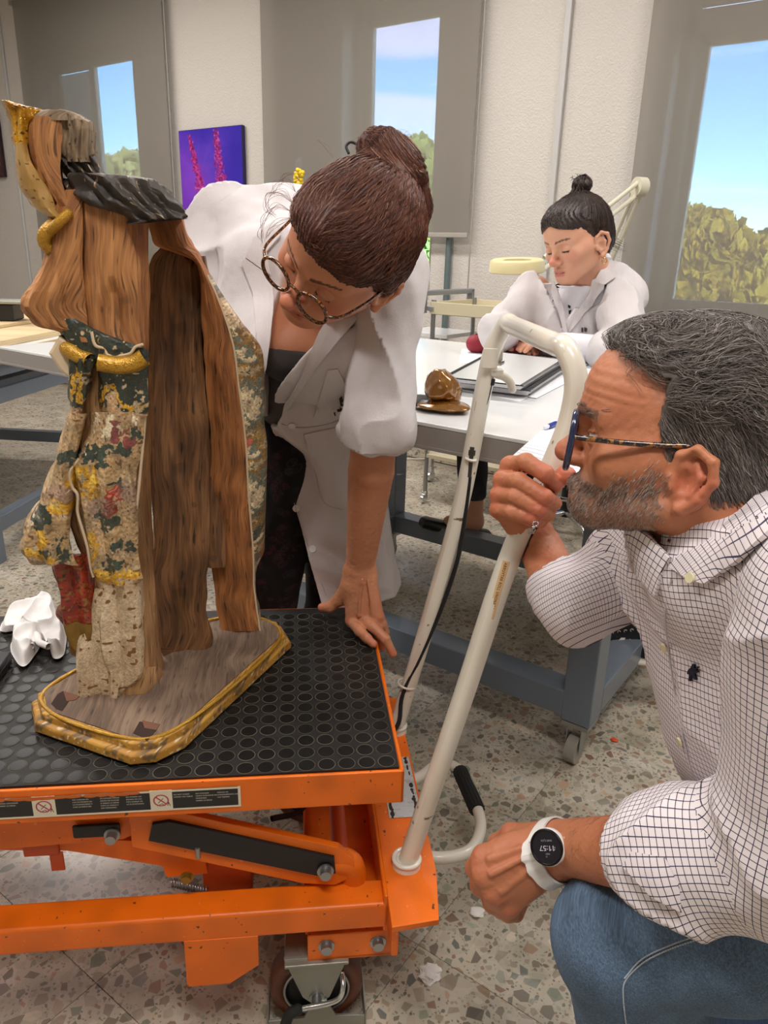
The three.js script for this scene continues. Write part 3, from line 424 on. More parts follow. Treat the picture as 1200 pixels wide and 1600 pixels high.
{
  const T = DESK_H, paper = std({ color: 0xf1f1f4, roughness: 0.8 }), blackP = phys({ color: 0x17181a, roughness: 0.35, clearcoat: 0.4 });
  const lines = (n, vert) => canvasTex(512, 512, (g, w) => { g.fillStyle = '#f2f3f6'; g.fillRect(0, 0, w, w); g.strokeStyle = '#a8b0c4'; g.lineWidth = 3; for (let i = 1; i < n; i++) { g.beginPath(); const q = i / n * w; if (vert) { g.moveTo(q, 0); g.lineTo(q, w); } else { g.moveTo(0, q); g.lineTo(w, q); } g.stroke(); } });
  const printed = canvasTex(512, 512, (g, w) => { g.fillStyle = '#f0f1f5'; g.fillRect(0, 0, w, w); g.fillStyle = '#8d93a4'; const r = rng(3); for (let y = 60; y < 300; y += 22) for (let x = 50; x < 420;) { const q = 10 + r() * 40; g.fillRect(x, y, q, 5); x += q + 8; } g.fillRect(60, 24, 120, 10); g.fillStyle = '#b8bccb'; for (let y = 340; y < 480; y += 20) g.fillRect(330, y, 130, 8); });
  // loose sheets and two black ring binders, the upper one with a pale cover
  const sh = thingR('paper_sheet', 'loose white sheets lying under the black ring binders on the work table', 'paper', onDesk(790, 612));
  part(sh, 'sheet', [slabFromPx([[708, 606], [812, 626], [925, 577], [800, 562]], T, 0.0012), slabFromPx([[725, 600], [838, 622], [900, 590], [800, 570]], T + 0.0014, 0.001)], paper);
  const bindA = thingR('ring_binder', 'black ring binder lying flat, lower of the two on the work table', 'binder', onDesk(788, 605));
  part(bindA, 'cover', [slabFromPx([[699, 599], [829, 615], [893, 574], [775, 564]], T + 0.003, 0.003), slabFromPx([[697, 594], [829, 610], [893, 568], [775, 559]], T + 0.018, 0.003)], blackP);
  part(bindA, 'pages', slabFromPx([[705, 596], [824, 610], [886, 571], [777, 562]], T + 0.006, 0.012), paper);
  const bindB = thingR('ring_binder', 'ring binder with a pale grey cover on top of the black one', 'binder', onDesk(785, 590));
  part(bindB, 'cover', [slabFromPx([[695, 592], [818, 606], [884, 566], [770, 553]], T + 0.022, 0.003), slabFromPx([[693, 588], [818, 602], [884, 561], [768, 549]], T + 0.035, 0.003)], blackP);
  part(bindB, 'pages', slabFromPx([[700, 589], [813, 602], [878, 563], [771, 551]], T + 0.025, 0.01), paper);
  part(bindB, 'front_sheet', slabFromPx([[700, 588], [813, 601], [876, 562], [771, 549]], T + 0.0384, 0.001), phys({ color: 0xd6dbd9, roughness: 0.2, clearcoat: 0.6 }));
  part(bindB, 'spine_rod', capTube([onDesk(696, 589, T + 0.04), onDesk(771, 549, T + 0.04)], 0.004, 4, 8), M.black);
  const p1 = thingR('paper_sheet', 'printed white page in front of the writing woman, left of the patterned sheet', 'paper', onDesk(775, 560));
  part(p1, 'sheet', slabFromPx([[717, 566], [832, 570], [838, 552], [722, 545]], T, 0.0008), std({ map: printed, roughness: 0.8 }));
  const patt = canvasTex(256, 256, (g, w) => { g.fillStyle = '#6e6e74'; g.fillRect(0, 0, w, w); g.fillStyle = '#d8d8da'; for (let i = 0; i < 12; i++) for (let j = 0; j < 12; j++) { g.save(); g.translate(i * 21.4 + (j % 2) * 10, j * 21.4 + 10); g.rotate(0.8); g.fillRect(-6, -6, 11, 11); g.restore(); } });
  const p2 = thingR('pattern_sheet', 'grey sheet with a pale diamond pattern beside the printed page', 'paper', onDesk(860, 560));
  part(p2, 'sheet', slabFromPx([[826, 571], [905, 582], [930, 560], [856, 548]], T, 0.0016), std({ map: patt, roughness: 0.7 }));
  const nb = thingR('notepad', 'ruled white notepad sticking out over the table edge behind the raised fist', 'notepad', onDesk(860, 690));
  part(nb, 'page_block', slabFromPx([[796, 716], [905, 748], [945, 668], [866, 655]], T + 0.001, 0.006), std({ map: lines(16, false), roughness: 0.8 }));
  const bp = thingR('ballpoint_pen', 'blue and white ballpoint pen lying at the top of the ruled notepad', 'pen', onDesk(868, 662));
  part(bp, 'barrel', capTube([onDesk(852, 668, T + 0.012), onDesk(885, 655, T + 0.012)], 0.004, 3, 10), std({ color: 0xdfe4f0, roughness: 0.3 }));
  part(bp, 'cap', capTube([onDesk(858, 666, T + 0.012), onDesk(868, 662, T + 0.012)], 0.0052, 3, 10), std({ color: 0x22308a, roughness: 0.3 }));
  const cs = thingR('pencil_case', 'dark red zip pencil case behind the writing hands', 'pencil case', onDesk(790, 540));
  { const a = onDesk(742, 537, T + 0.03), b = onDesk(838, 540, T + 0.03); part(cs, 'body', capTube([a, a.clone().lerp(b, 0.5).add(V(0, 0.006, 0)), b], 0.03, 24, 16), std({ color: 0x8e1b2e, roughness: 0.6 })); part(cs, 'zip', tube([a.clone().add(V(0, 0.03, 0)), a.clone().lerp(b, 0.5).add(V(0, 0.037, 0)), b.clone().add(V(0, 0.03, 0))], 0.003, 16, 6), M.black); }
  const st = thingR('wood_fragment', 'small dark brown fragment lying on the grey patterned sheet', 'fragment', onDesk(880, 556));
  { const g = new THREE.IcosahedronGeometry(0.02, 2); const p = g.attributes.position; for (let i = 0; i < p.count; i++) { const k = 1 + 0.25 * vnoise(p.getX(i) * 60, p.getY(i) * 60, p.getZ(i) * 60); p.setXYZ(i, p.getX(i) * k * 1.4, p.getY(i) * k * 0.6, p.getZ(i) * k); } g.computeVertexNormals(); const c = onDesk(882, 557); part(st, 'body', g.translate(c.x, T + 0.013, c.z), std({ color: 0x4a3018, roughness: 0.6 })); }
}
{ // small gilded carved fragment and its black tail
  const c = onDesk(690, 640), o = thingR('gilded_fragment', 'lumpy gold-brown carved fragment with a black base on the near table edge', 'carving', c);
  const gold = phys({ color: 0x8a5a1c, roughness: 0.22, metalness: 0.45, clearcoat: 1, clearcoatRoughness: 0.06 });
  const lump = (px, py, h, rx, ry, rz, s) => { const g = new THREE.IcosahedronGeometry(1, 5), q = onDesk(px, py, DESK_H), p = g.attributes.position; for (let i = 0; i < p.count; i++) { const x = p.getX(i), y = p.getY(i), z = p.getZ(i), k = 1 + 0.16 * vnoise(x * 2.2 + s, y * 2.2, z * 2.2) + 0.06 * vnoise(x * 6 + s, y * 6, z * 6); p.setXYZ(i, x * k * rx, y * k * ry, z * k * rz); } g.computeVertexNormals(); return g.translate(q.x, h, q.z); };
  part(o, 'figure', mergeVerticesSmooth(lump(687, 640, DESK_H + 0.048, 0.034, 0.036, 0.034, 1)), gold); part(o, 'figure_scroll', mergeVerticesSmooth(lump(704, 640, DESK_H + 0.034, 0.02, 0.03, 0.024, 5)), gold);
  part(o, 'skirt', mergeVerticesSmooth(lump(690, 642, DESK_H + 0.0105, 0.062, 0.0125, 0.045, 9)), gold); part(o, 'dark_tail', mergeVerticesSmooth(lump(652, 634, DESK_H + 0.011, 0.045, 0.012, 0.034, 13)), std({ color: 0x1a1a1c, roughness: 0.6 }), 'matt black tail');
}
function mergeVerticesSmooth(g) { g.deleteAttribute('uv'); g.deleteAttribute('normal'); const m = mergeVertices(g, 1e-5); m.computeVertexNormals(); m.setAttribute('uv', new THREE.BufferAttribute(new Float32Array(m.attributes.position.count * 2), 2)); return m; }
{ // trolley behind the table
  const c = toRoom(at(760, 505, 3.55)), o = thingR('steel_trolley', 'beige instrument trolley with a grey push rail behind the work table', 'trolley', V(c.x, 0, c.z)), be = std({ color: 0xc9bfa0, roughness: 0.45 });
  const w = 0.5, d = 0.4, y = 0.965, cx = c.x + 0.06, cz = c.z, x0 = cx - w / 2, x1 = cx + w / 2, z0 = cz - d / 2, z1 = cz + d / 2;
  part(o, 'tray', [box(cx, y - 0.03, cz, w, 0.008, d), box(cx, y - 0.005, z1, w, 0.055, 0.012), box(cx, y - 0.005, z0, w, 0.055, 0.012), box(x0, y - 0.005, cz, 0.012, 0.055, d), box(x1, y - 0.005, cz, 0.012, 0.055, d)], be);
  for (const y2 of [0.25]) part(o, 'shelf', box(cx, y2, cz, w, 0.02, d), be);
  for (const x of [x0 + 0.01, x1 - 0.01]) for (const z of [z0 + 0.01, z1 - 0.01]) { part(o, 'post', rod(V(x, 0.06, z), V(x, y + 0.03, z), 0.011), M.steel); part(o, 'caster', [new THREE.CylinderGeometry(0.024, 0.024, 0.016, 20).rotateZ(Math.PI / 2).translate(x, 0.0245, z + 0.008), box(x, 0.048, z, 0.024, 0.03, 0.02)], M.chrome); }
  part(o, 'push_rail', [box(x0 - 0.03, y + 0.06, cz, 0.03, 0.025, d + 0.05, 0.008), box(x0 - 0.03, y + 0.02, z1 + 0.02, 0.03, 0.1, 0.025), box(x0 - 0.03, y + 0.02, z0 - 0.02, 0.03, 0.1, 0.025), box(x0 - 0.01, y - 0.01, z1, 0.06, 0.02, 0.02), box(x0 - 0.01, y - 0.01, z0, 0.06, 0.02, 0.02)], std({ color: 0x8e9090, roughness: 0.4, metalness: 0.4 }));
}
{ // magnifier lamp
  const o = thingR('magnifier_lamp', 'cream magnifier lamp with a ring head and a bent spring arm behind the seated woman', 'lamp', (() => { const q = toRoom(at(900, 500, 2.95)); return V(q.x, 0, q.z); })());
  const cr = std({ color: 0xd8cc9c, roughness: 0.4 }), cr2 = std({ color: 0xcfcab4, roughness: 0.4 }), R = (px, py, d) => toRoom(at(px, py, d));
  const hc = R(808, 415, 2.75), sz = 0.088;
  const ring = new THREE.LatheGeometry([[0.052, 0.02], [0.088, 0.024], [0.1, 0.016], [0.102, -0.02], [0.096, -0.024], [0.056, -0.02], [0.052, 0.02]].map((q) => new THREE.Vector2(...q)), 48);
  ring.rotateX(0.08); part(o, 'lamp_head', ring.translate(hc.x, hc.y, hc.z), cr); part(o, 'lens', new THREE.CylinderGeometry(0.053, 0.053, 0.004, 40).rotateX(0.08).translate(hc.x, hc.y + 0.006, hc.z), M.glass);
  const j = R(1000, 292, 2.95), e = R(850, 412, 2.85), b2 = R(908, 505, 3.42);
  part(o, 'joint', orient(new THREE.CylinderGeometry(0.036, 0.036, 0.04, 32), j.clone().add(V(-0.014, 0, 0.02)), j.clone().add(V(0.014, 0, -0.02))), cr2);
  const off = V(0, 0.022, 0.004); part(o, 'upper_arm', [rod(j.clone().add(off), e.clone().add(off), 0.0085), rod(j.clone().sub(off), e.clone().sub(off), 0.0085)], cr2);
  part(o, 'lower_arm', [rod(j.clone().add(V(0.016, 0.006, 0)), b2.clone().add(V(0.016, 0, 0)), 0.0085), rod(j.clone().add(V(-0.016, -0.006, 0)), b2.clone().add(V(-0.016, 0, 0)), 0.0085)], cr2);
  part(o, 'stand', [rod(V(b2.x, 0.06, b2.z), b2, 0.014), orient(new THREE.CylinderGeometry(0.016, 0.016, 0.03, 16), b2.clone().add(V(0, -0.02, 0)), b2.clone().add(V(0, 0.02, 0)))], cr2);
  const st = []; for (let i = 0; i < 5; i++) { const a = i / 5 * 6.283 + 0.4, q = V(b2.x + Math.cos(a) * 0.24, 0.05, b2.z + Math.sin(a) * 0.24); st.push(bar(V(b2.x, 0.07, b2.z), q, 0.03, 0.02), new THREE.SphereGeometry(0.026, 14, 10).translate(q.x, 0.026, q.z)); }
  part(o, 'star_base', st, M.chrome); part(o, 'head_knuckle', [rod(e, R(838, 410, 2.78), 0.006), new THREE.SphereGeometry(0.012, 14, 10).translate(...R(842, 408, 2.8).toArray())], M.black);
}
{ // thin chrome leg of a light stand under the table, cable on the floor
  const q = toRoom(atY(672, 752, 0.0)), o = thingR('chrome_stand', 'thin chrome stand leg with a small caster seen under the work table', 'stand', V(q.x, 0, q.z));
  part(o, 'leg', rod(V(q.x, 0.08, q.z), V(q.x, 0.8, q.z), 0.016), M.chrome); part(o, 'caster', [new THREE.CylinderGeometry(0.03, 0.03, 0.022, 20).rotateZ(Math.PI / 2).translate(q.x, 0.0305, q.z), box(q.x, 0.065, q.z, 0.03, 0.04, 0.03)], M.chrome); part(o, 'top_plate', box(q.x, 0.81, q.z, 0.3, 0.02, 0.3), M.laminate);
  const w = thingR('floor_cable', 'thin white cable lying along the floor by the wall', 'cable', toRoom(atY(660, 718, 0.004)));
  part(w, 'cord', tube([[610, 718], [660, 717], [700, 718], [740, 730], [790, 738], [850, 770]].map(([x, y]) => toRoom(atY(x, y, 0.005))), 0.0045, 60, 6), std({ color: 0xd8d2c4, roughness: 0.5 }));
}
{ // swivel stool of the seated woman
  const q = toRoom(atY(880, 838, 0.0)), o = thingR('swivel_stool', 'swivel stool with a chrome star base and black seat under the seated woman', 'stool', V(q.x, 0, q.z));
  const legs = [], feet = []; for (let i = 0; i < 5; i++) { const a = i / 5 * 6.283 + 0.75, e = V(q.x + Math.cos(a) * 0.29, 0.07, q.z + Math.sin(a) * 0.29); legs.push(capTube([V(q.x, 0.12, q.z), V(lerp(q.x, e.x, 0.5), 0.115, lerp(q.z, e.z, 0.5)), e], 0.017, 12, 10)); feet.push(new THREE.SphereGeometry(0.027, 16, 12).translate(e.x, 0.027, e.z), rod(V(e.x, 0.03, e.z), V(e.x, 0.07, e.z), 0.008)); }
  part(o, 'star_base', legs, M.chrome); part(o, 'wheels', feet, M.black); part(o, 'gas_lift', [rod(V(q.x, 0.1, q.z), V(q.x, 0.4, q.z), 0.028), rod(V(q.x, 0.3, q.z), V(q.x, 0.55, q.z), 0.016)], M.black);
  part(o, 'foot_ring', [new THREE.TorusGeometry(0.2, 0.011, 10, 48).rotateX(Math.PI / 2).translate(q.x, 0.24, q.z), ...[0, 2.1, 4.2].map((a) => rod(V(q.x, 0.24, q.z), V(q.x + Math.cos(a) * 0.2, 0.24, q.z + Math.sin(a) * 0.2), 0.008))], M.chrome);
  part(o, 'seat', new THREE.LatheGeometry([[0, 0], [0.17, 0], [0.2, 0.02], [0.2, 0.045], [0.17, 0.062], [0, 0.066]].map((k) => new THREE.Vector2(...k)), 40).translate(q.x, 0.55, q.z), M.black);
}
{ // table at the far left with boards on it
  const th = -12 * D2R, o = thing('side_table', 'grey-framed table at the left edge carrying pale wooden boards', 'table', V(-1.7, 0, -3.6), undefined, AL);
  const R = (x, z) => { const c = Math.cos(th), s = Math.sin(th); return [-1.11 + x * c + z * s, -2.95 - x * s + z * c]; };
  const bx = (x, y, z, sx, sy, sz, r) => { const g = box(0, 0, 0, sx, sy, sz, r ?? 0.003); g.rotateY(th); const [a, b] = R(x, z); return g.translate(a, y, b); };
  part(o, 'tabletop', bx(-0.75, 0.8, -0.62, 1.5, 0.02, 1.6), M.laminate); part(o, 'edge_moulding', [bx(0.0, 0.785, -0.62, 0.03, 0.05, 1.6, 0.012), bx(-0.75, 0.785, 0.18, 1.5, 0.05, 0.03, 0.012)], std({ color: 0xb39b78, roughness: 0.35, metalness: 0.3 }));
  for (const [x, z] of [[-0.06, 0.1], [-0.06, -1.32], [-1.4, 0.1], [-1.4, -1.32]]) part(o, 'leg', bx(x, 0.38, z, 0.06, 0.76, 0.06), M.frameGrey);
  part(o, 'apron', [bx(-0.04, 0.735, -0.62, 0.03, 0.05, 1.4), bx(-0.73, 0.735, 0.1, 1.3, 0.05, 0.03)], M.frameGrey); part(o, 'rail', bx(-0.06, 0.15, -0.6, 0.05, 0.06, 1.36), M.frameGrey); part(o, 'rail', bx(-0.73, 0.15, -1.32, 1.28, 0.06, 0.05), M.frameGrey); part(o, 'rail', bx(-0.1, 0.62, -0.62, 0.04, 0.06, 1.4), M.frameGrey);
  part(o, 'lower_shelf', bx(-0.73, 0.66, -0.62, 1.26, 0.03, 1.3), std({ color: 0x74787a, roughness: 0.5 }));
  const wt = (() => { const a = tnoise(81, 6), b = tnoise(82, 40); return dataTex(256, 256, (u, v) => { const k = 0.88 + 0.16 * a(u * 0.3, v) + 0.1 * (b(u * 0.1, v * 3) - 0.5); return [212 * k, 186 * k, 142 * k]; }, true); })(); wt.repeat.set(2, 2); const wm = std({ map: wt, roughness: 0.6 });
  const b1 = thing('wooden_board', 'pale plywood board lying on the side table, lower of two', 'board', V(-1.6, 0.8, -3.5)); part(b1, 'board', boxUV(bx(-0.68, 0.8225, -0.6, 1.26, 0.025, 1.42)), wm);
  const b2 = thing('wooden_board', 'pale thin board on top of the plywood board on the side table', 'board', V(-1.7, 0.83, -3.9)); part(b2, 'board', boxUV(bx(-0.8, 0.843, -0.75, 1.0, 0.0155, 1.06)), wm);
  const dv = thing('clamp_tool', 'dark metal tool with a flat grey top on the boards at the left edge', 'tool', V(-1.5, 0.85, -3.7)); { const q = atZ(8, 488, -3.75); part(dv, 'body', box(q.x - 0.04, 0.89, q.z, 0.2, 0.075, 0.14, 0.006), M.black); part(dv, 'top_plate', box(q.x - 0.02, 0.935, q.z, 0.32, 0.014, 0.16, 0.004), M.galv); part(dv, 'handle', box(q.x - 0.09, 0.985, q.z, 0.12, 0.085, 0.08, 0.02, 2), M.black); }
}
{ // small orange scrap on the floor and pale crumbs
  const q = toRoom(atY(960, 1156, 0.003)), o = thingR('floor_scrap', 'small orange plastic scrap on the floor beside the table caster', 'scrap', q); const g = new THREE.SphereGeometry(0.011, 14, 8); g.scale(1, 0.25, 0.7); part(o, 'flake', g.translate(q.x, 0.003, q.z), std({ color: 0xd84a14, roughness: 0.5 }));
  for (const [x, y, s, l] of [[745, 1425, 0.014, 'small white paper crumb on the floor below the hanging fist'], [672, 1520, 0.02, 'flattened pale plaster crumb on the floor near the caster']]) { const p = toRoom(atY(x, y, 0.004)), c = thingR('floor_crumb', l, 'crumb', p); const k = new THREE.IcosahedronGeometry(s, 3), a = k.attributes.position; for (let i = 0; i < a.count; i++) { const m = 1 + 0.4 * vnoise(a.getX(i) * 120, a.getY(i) * 120, a.getZ(i) * 120); a.setXYZ(i, a.getX(i) * m, a.getY(i) * m * 0.3, a.getZ(i) * m); } k.computeVertexNormals(); part(c, 'crumb', k.translate(p.x, 0.004, p.z), std({ color: 0xe6e2da, roughness: 0.9 })); }
}
{ // three slim flower vials on a tall stand behind the bending conservator
  const b = toRoom(at(467, 306, 3.6)), o = thingR('flower_stand', 'three thin glass vials of yellow flowers on a stand behind the auburn hair', 'flowers', V(b.x, 0, b.z)), yl = std({ color: 0xd9b81c, roughness: 0.7 });
  part(o, 'stand', [rod(V(b.x, 0.02, b.z), V(b.x, b.y, b.z), 0.012), new THREE.CylinderGeometry(0.12, 0.14, 0.03, 30).translate(b.x, 0.0155, b.z), new THREE.CylinderGeometry(0.09, 0.09, 0.012, 30).translate(b.x, b.y, b.z)], M.galv);
  const r = rng(77); for (const k of [-0.035, 0, 0.035]) { part(o, 'vial', new THREE.CylinderGeometry(0.008, 0.008, 0.16, 16, 1, true).translate(b.x + k * 1.1, b.y + 0.085, b.z + k * 0.9), M.glass); const g = []; for (let i = 0; i < 14; i++) g.push(new THREE.IcosahedronGeometry(0.008 + 0.004 * r(), 1).translate(b.x + k * 1.1 + (r() - 0.5) * 0.03, b.y + 0.05 + r() * 0.06, b.z + k * 0.9 + (r() - 0.5) * 0.03)); const m = part(o, 'blossom', merge(g), yl); m.userData.kind = 'stuff'; }
}
// ---------------------------------------------------------------- carved polychrome figure, sawn open (A frame)
// closed loft through horizontal rings; each ring point is an A-frame Vector3
function ringLoft(rings, { nr = 0, nc = 8, smooth = false, disp, cap = true, crease = 0.6, uvs = 1 } = {}) {
  const R = rings.length, C = rings[0].length, rows = [], nrow = nr || Math.max(2, (R - 1) * 8);
  const cr = (a, b, c, d, t) => { const t2 = t * t, t3 = t2 * t; return 0.5 * (2 * b + (c - a) * t + (2 * a - 5 * b + 4 * c - d) * t2 + (3 * b - a - 3 * c + d) * t3); };
  const crv = (a, b, c, d, t) => V(cr(a.x, b.x, c.x, d.x, t), cr(a.y, b.y, c.y, d.y, t), cr(a.z, b.z, c.z, d.z, t));
  for (let i = 0; i <= nrow; i++) {
    const f = i / nrow * (R - 1), k = Math.min(R - 2, Math.floor(f)), t = f - k, ring = [];
    for (let j = 0; j < C; j++) ring.push(crv(rings[Math.max(0, k - 1)][j], rings[k][j], rings[k + 1][j], rings[Math.min(R - 1, k + 2)][j], t));
    const out = []; for (let j = 0; j < C; j++) for (let s = 0; s < nc; s++) { const u = s / nc; out.push(smooth ? crv(ring[(j + C - 1) % C], ring[j], ring[(j + 1) % C], ring[(j + 2) % C], u) : ring[j].clone().lerp(ring[(j + 1) % C], u)); }
    rows.push(out);
  }
  const N = rows[0].length, cen = rows.map((r) => r.reduce((a, p) => a.add(p), V(0, 0, 0)).multiplyScalar(1 / N));
  const pos = [], uv = [], idx = [];
  rows.forEach((r, i) => { let u = 0; for (let j = 0; j <= N; j++) { const p = r[j % N].clone(), q = r[(j + 1) % N]; if (disp) { const n = p.clone().sub(cen[i]); n.y = 0; n.normalize(); p.addScaledVector(n, disp(p, j / N, i / nrow, n)); } pos.push(p.x, p.y, p.z); uv.push(u * uvs, p.y * uvs); u += r[j % N].distanceTo(q); } });
  for (let i = 0; i < nrow; i++) for (let j = 0; j < N; j++) { const a = i * (N + 1) + j, b = a + N + 1; idx.push(a, b, a + 1, a + 1, b, b + 1); }
  if (cap) for (const [i, flip] of [[0, true], [nrow, false]]) { const c = pos.length / 3; pos.push(cen[i].x, cen[i].y, cen[i].z); uv.push(0, cen[i].y); for (let j = 0; j < N; j++) { const a = i * (N + 1) + j; flip ? idx.push(c, a, a + 1) : idx.push(c, a + 1, a); } }
  const g = new THREE.BufferGeometry(); g.setAttribute('position', new THREE.BufferAttribute(new Float32Array(pos), 3)); g.setAttribute('uv', new THREE.BufferAttribute(new Float32Array(uv), 2)); g.setIndex(idx);
  return toCreasedNormals(g, crease);
}
// planar uv from object x, y over a box (a painted panel seen square on)
const panelUV = (g, x0, y0, w, h) => { const p = g.attributes.position, uv = g.attributes.uv; for (let i = 0; i < p.count; i++) uv.setXY(i, (p.getX(i) - x0) / w, (p.getY(i) - y0) / h); return g; };
// age a painted panel: wander the drawn edges, break the colour up, rub through to gesso and wood
function weather(g, w, h, seed, rub = 0.16) { const a = tnoise(seed, 14), b = tnoise(seed + 1, 40), c = tnoise(seed + 2, 110), d = tnoise(seed + 3, 26), e = tnoise(seed + 4, 70), src = g.getImageData(0, 0, w, h), o = g.createImageData(w, h), S = src.data, D = o.data; for (let y = 0; y < h; y++) for (let x = 0; x < w; x++) { const u = x / w, v = y / w, n1 = b(u, v) - 0.5, n2 = b(u + 0.37, v + 0.61) - 0.5, m1 = c(u, v) - 0.5; const sx = clamp(Math.round(x + n1 * w * 0.035 + m1 * w * 0.012), 0, w - 1), sy = clamp(Math.round(y + n2 * w * 0.035 - m1 * w * 0.012), 0, h - 1), i = (sy * w + sx) * 4, k = (0.72 + 0.3 * a(u, v) + 0.34 * (c(u + 0.2, v) - 0.3)), r = sstep(1 - rub - 0.06, 1 - rub + 0.02, d(u, v) * 0.55 + e(u, v) * 0.45 + 0.16), q = sstep(0.8, 0.9, e(u + 0.5, v)) * 0.7, j = (y * w + x) * 4; for (let t = 0; t < 3; t++) { let p = Math.min(255, S[i + t] * k * 1.16); p = lerp(p, [202, 178, 142][t] * k, r); p = lerp(p, [84, 58, 36][t], q); D[j + t] = clamp(p, 0, 255); } D[j + 3] = 255; } g.putImageData(o, 0, 0); }
const ZB = -1.04;                                       // the sawn face of the front half
// front slab: xL .. xR on the sawn face, optional side face to xS, flat back
const slab = (rows, zf, depth, bulge = 0, side = false) => rows.map(([y, xl, xr, xs]) => {
  const m = (xl + xr) / 2, w = (xr - xl) * 0.25; const f = [atZ(xl, y, zf - 0.012), atZ(xl + 0.35 * w, y, zf - 0.003 + bulge * 0.4), atZ(m, y, zf + bulge), atZ(xr - 0.35 * w, y, zf + bulge * 0.5), atZ(xr, y, zf)];
  return side ? [...f, atZ(xs, y, zf - depth * 0.75), atZ(xs - 4, y, zf - depth), atZ(m, y, zf - depth), atZ(xl + 3, y, zf - depth * 0.8)] : [...f, atZ(xr + 1, y, zf - depth * 0.6), atZ(xr - w, y, zf - depth), atZ(m, y, zf - depth), atZ(xl + w, y, zf - depth), atZ(xl, y, zf - depth * 0.6)];
});
const woodTex = (seed, c0, c1, dark) => { const a = tn2(seed, 26, 4), b = tn2(seed + 1, 90, 7), c = tn2(seed + 2, 6, 5), e = tn2(seed + 3, 190, 9), kn = tn2(seed + 4, 14, 10); const t = dataTex(512, 512, (u, v) => { const w = c(u, v), uw = u + 0.05 * w, g = a(uw, v) * 0.42 + b(uw, v) * 0.33 + e(uw, v) * 0.25, k = sstep(0.2, 0.8, g * 0.7 + w * 0.35 - 0.02), cr = (sstep(0.8, 0.93, b(uw + 0.3, v)) + 0.35 * sstep(0.86, 0.95, kn(u, v))) * dark; return [0, 1, 2].map((i) => lerp(c1[i], c0[i], k) * (1 - cr * 0.45)); }, true); t.repeat.set(4.6, 4.6); return t; };
const woodBump = (() => { const a = tn2(301, 60, 8), b = tn2(302, 170, 12), c = tnoise(303, 30), t = dataTex(512, 512, (u, v) => 0.4 * a(u, v) + 0.4 * b(u, v) + 0.2 * c(u, v)); t.repeat.set(3.4, 3.4); return t; })();
const carve = (p, s = 1) => 0.0018 * s * Math.abs(vnoise(p.x * 55 + 3, p.y * 22, p.z * 55)) + 0.0024 * s * fbm(p.x * 30, p.y * 13, p.z * 26, 3) + 0.0022 * s * vnoise(p.x * 120, p.y * 16, p.z * 120);
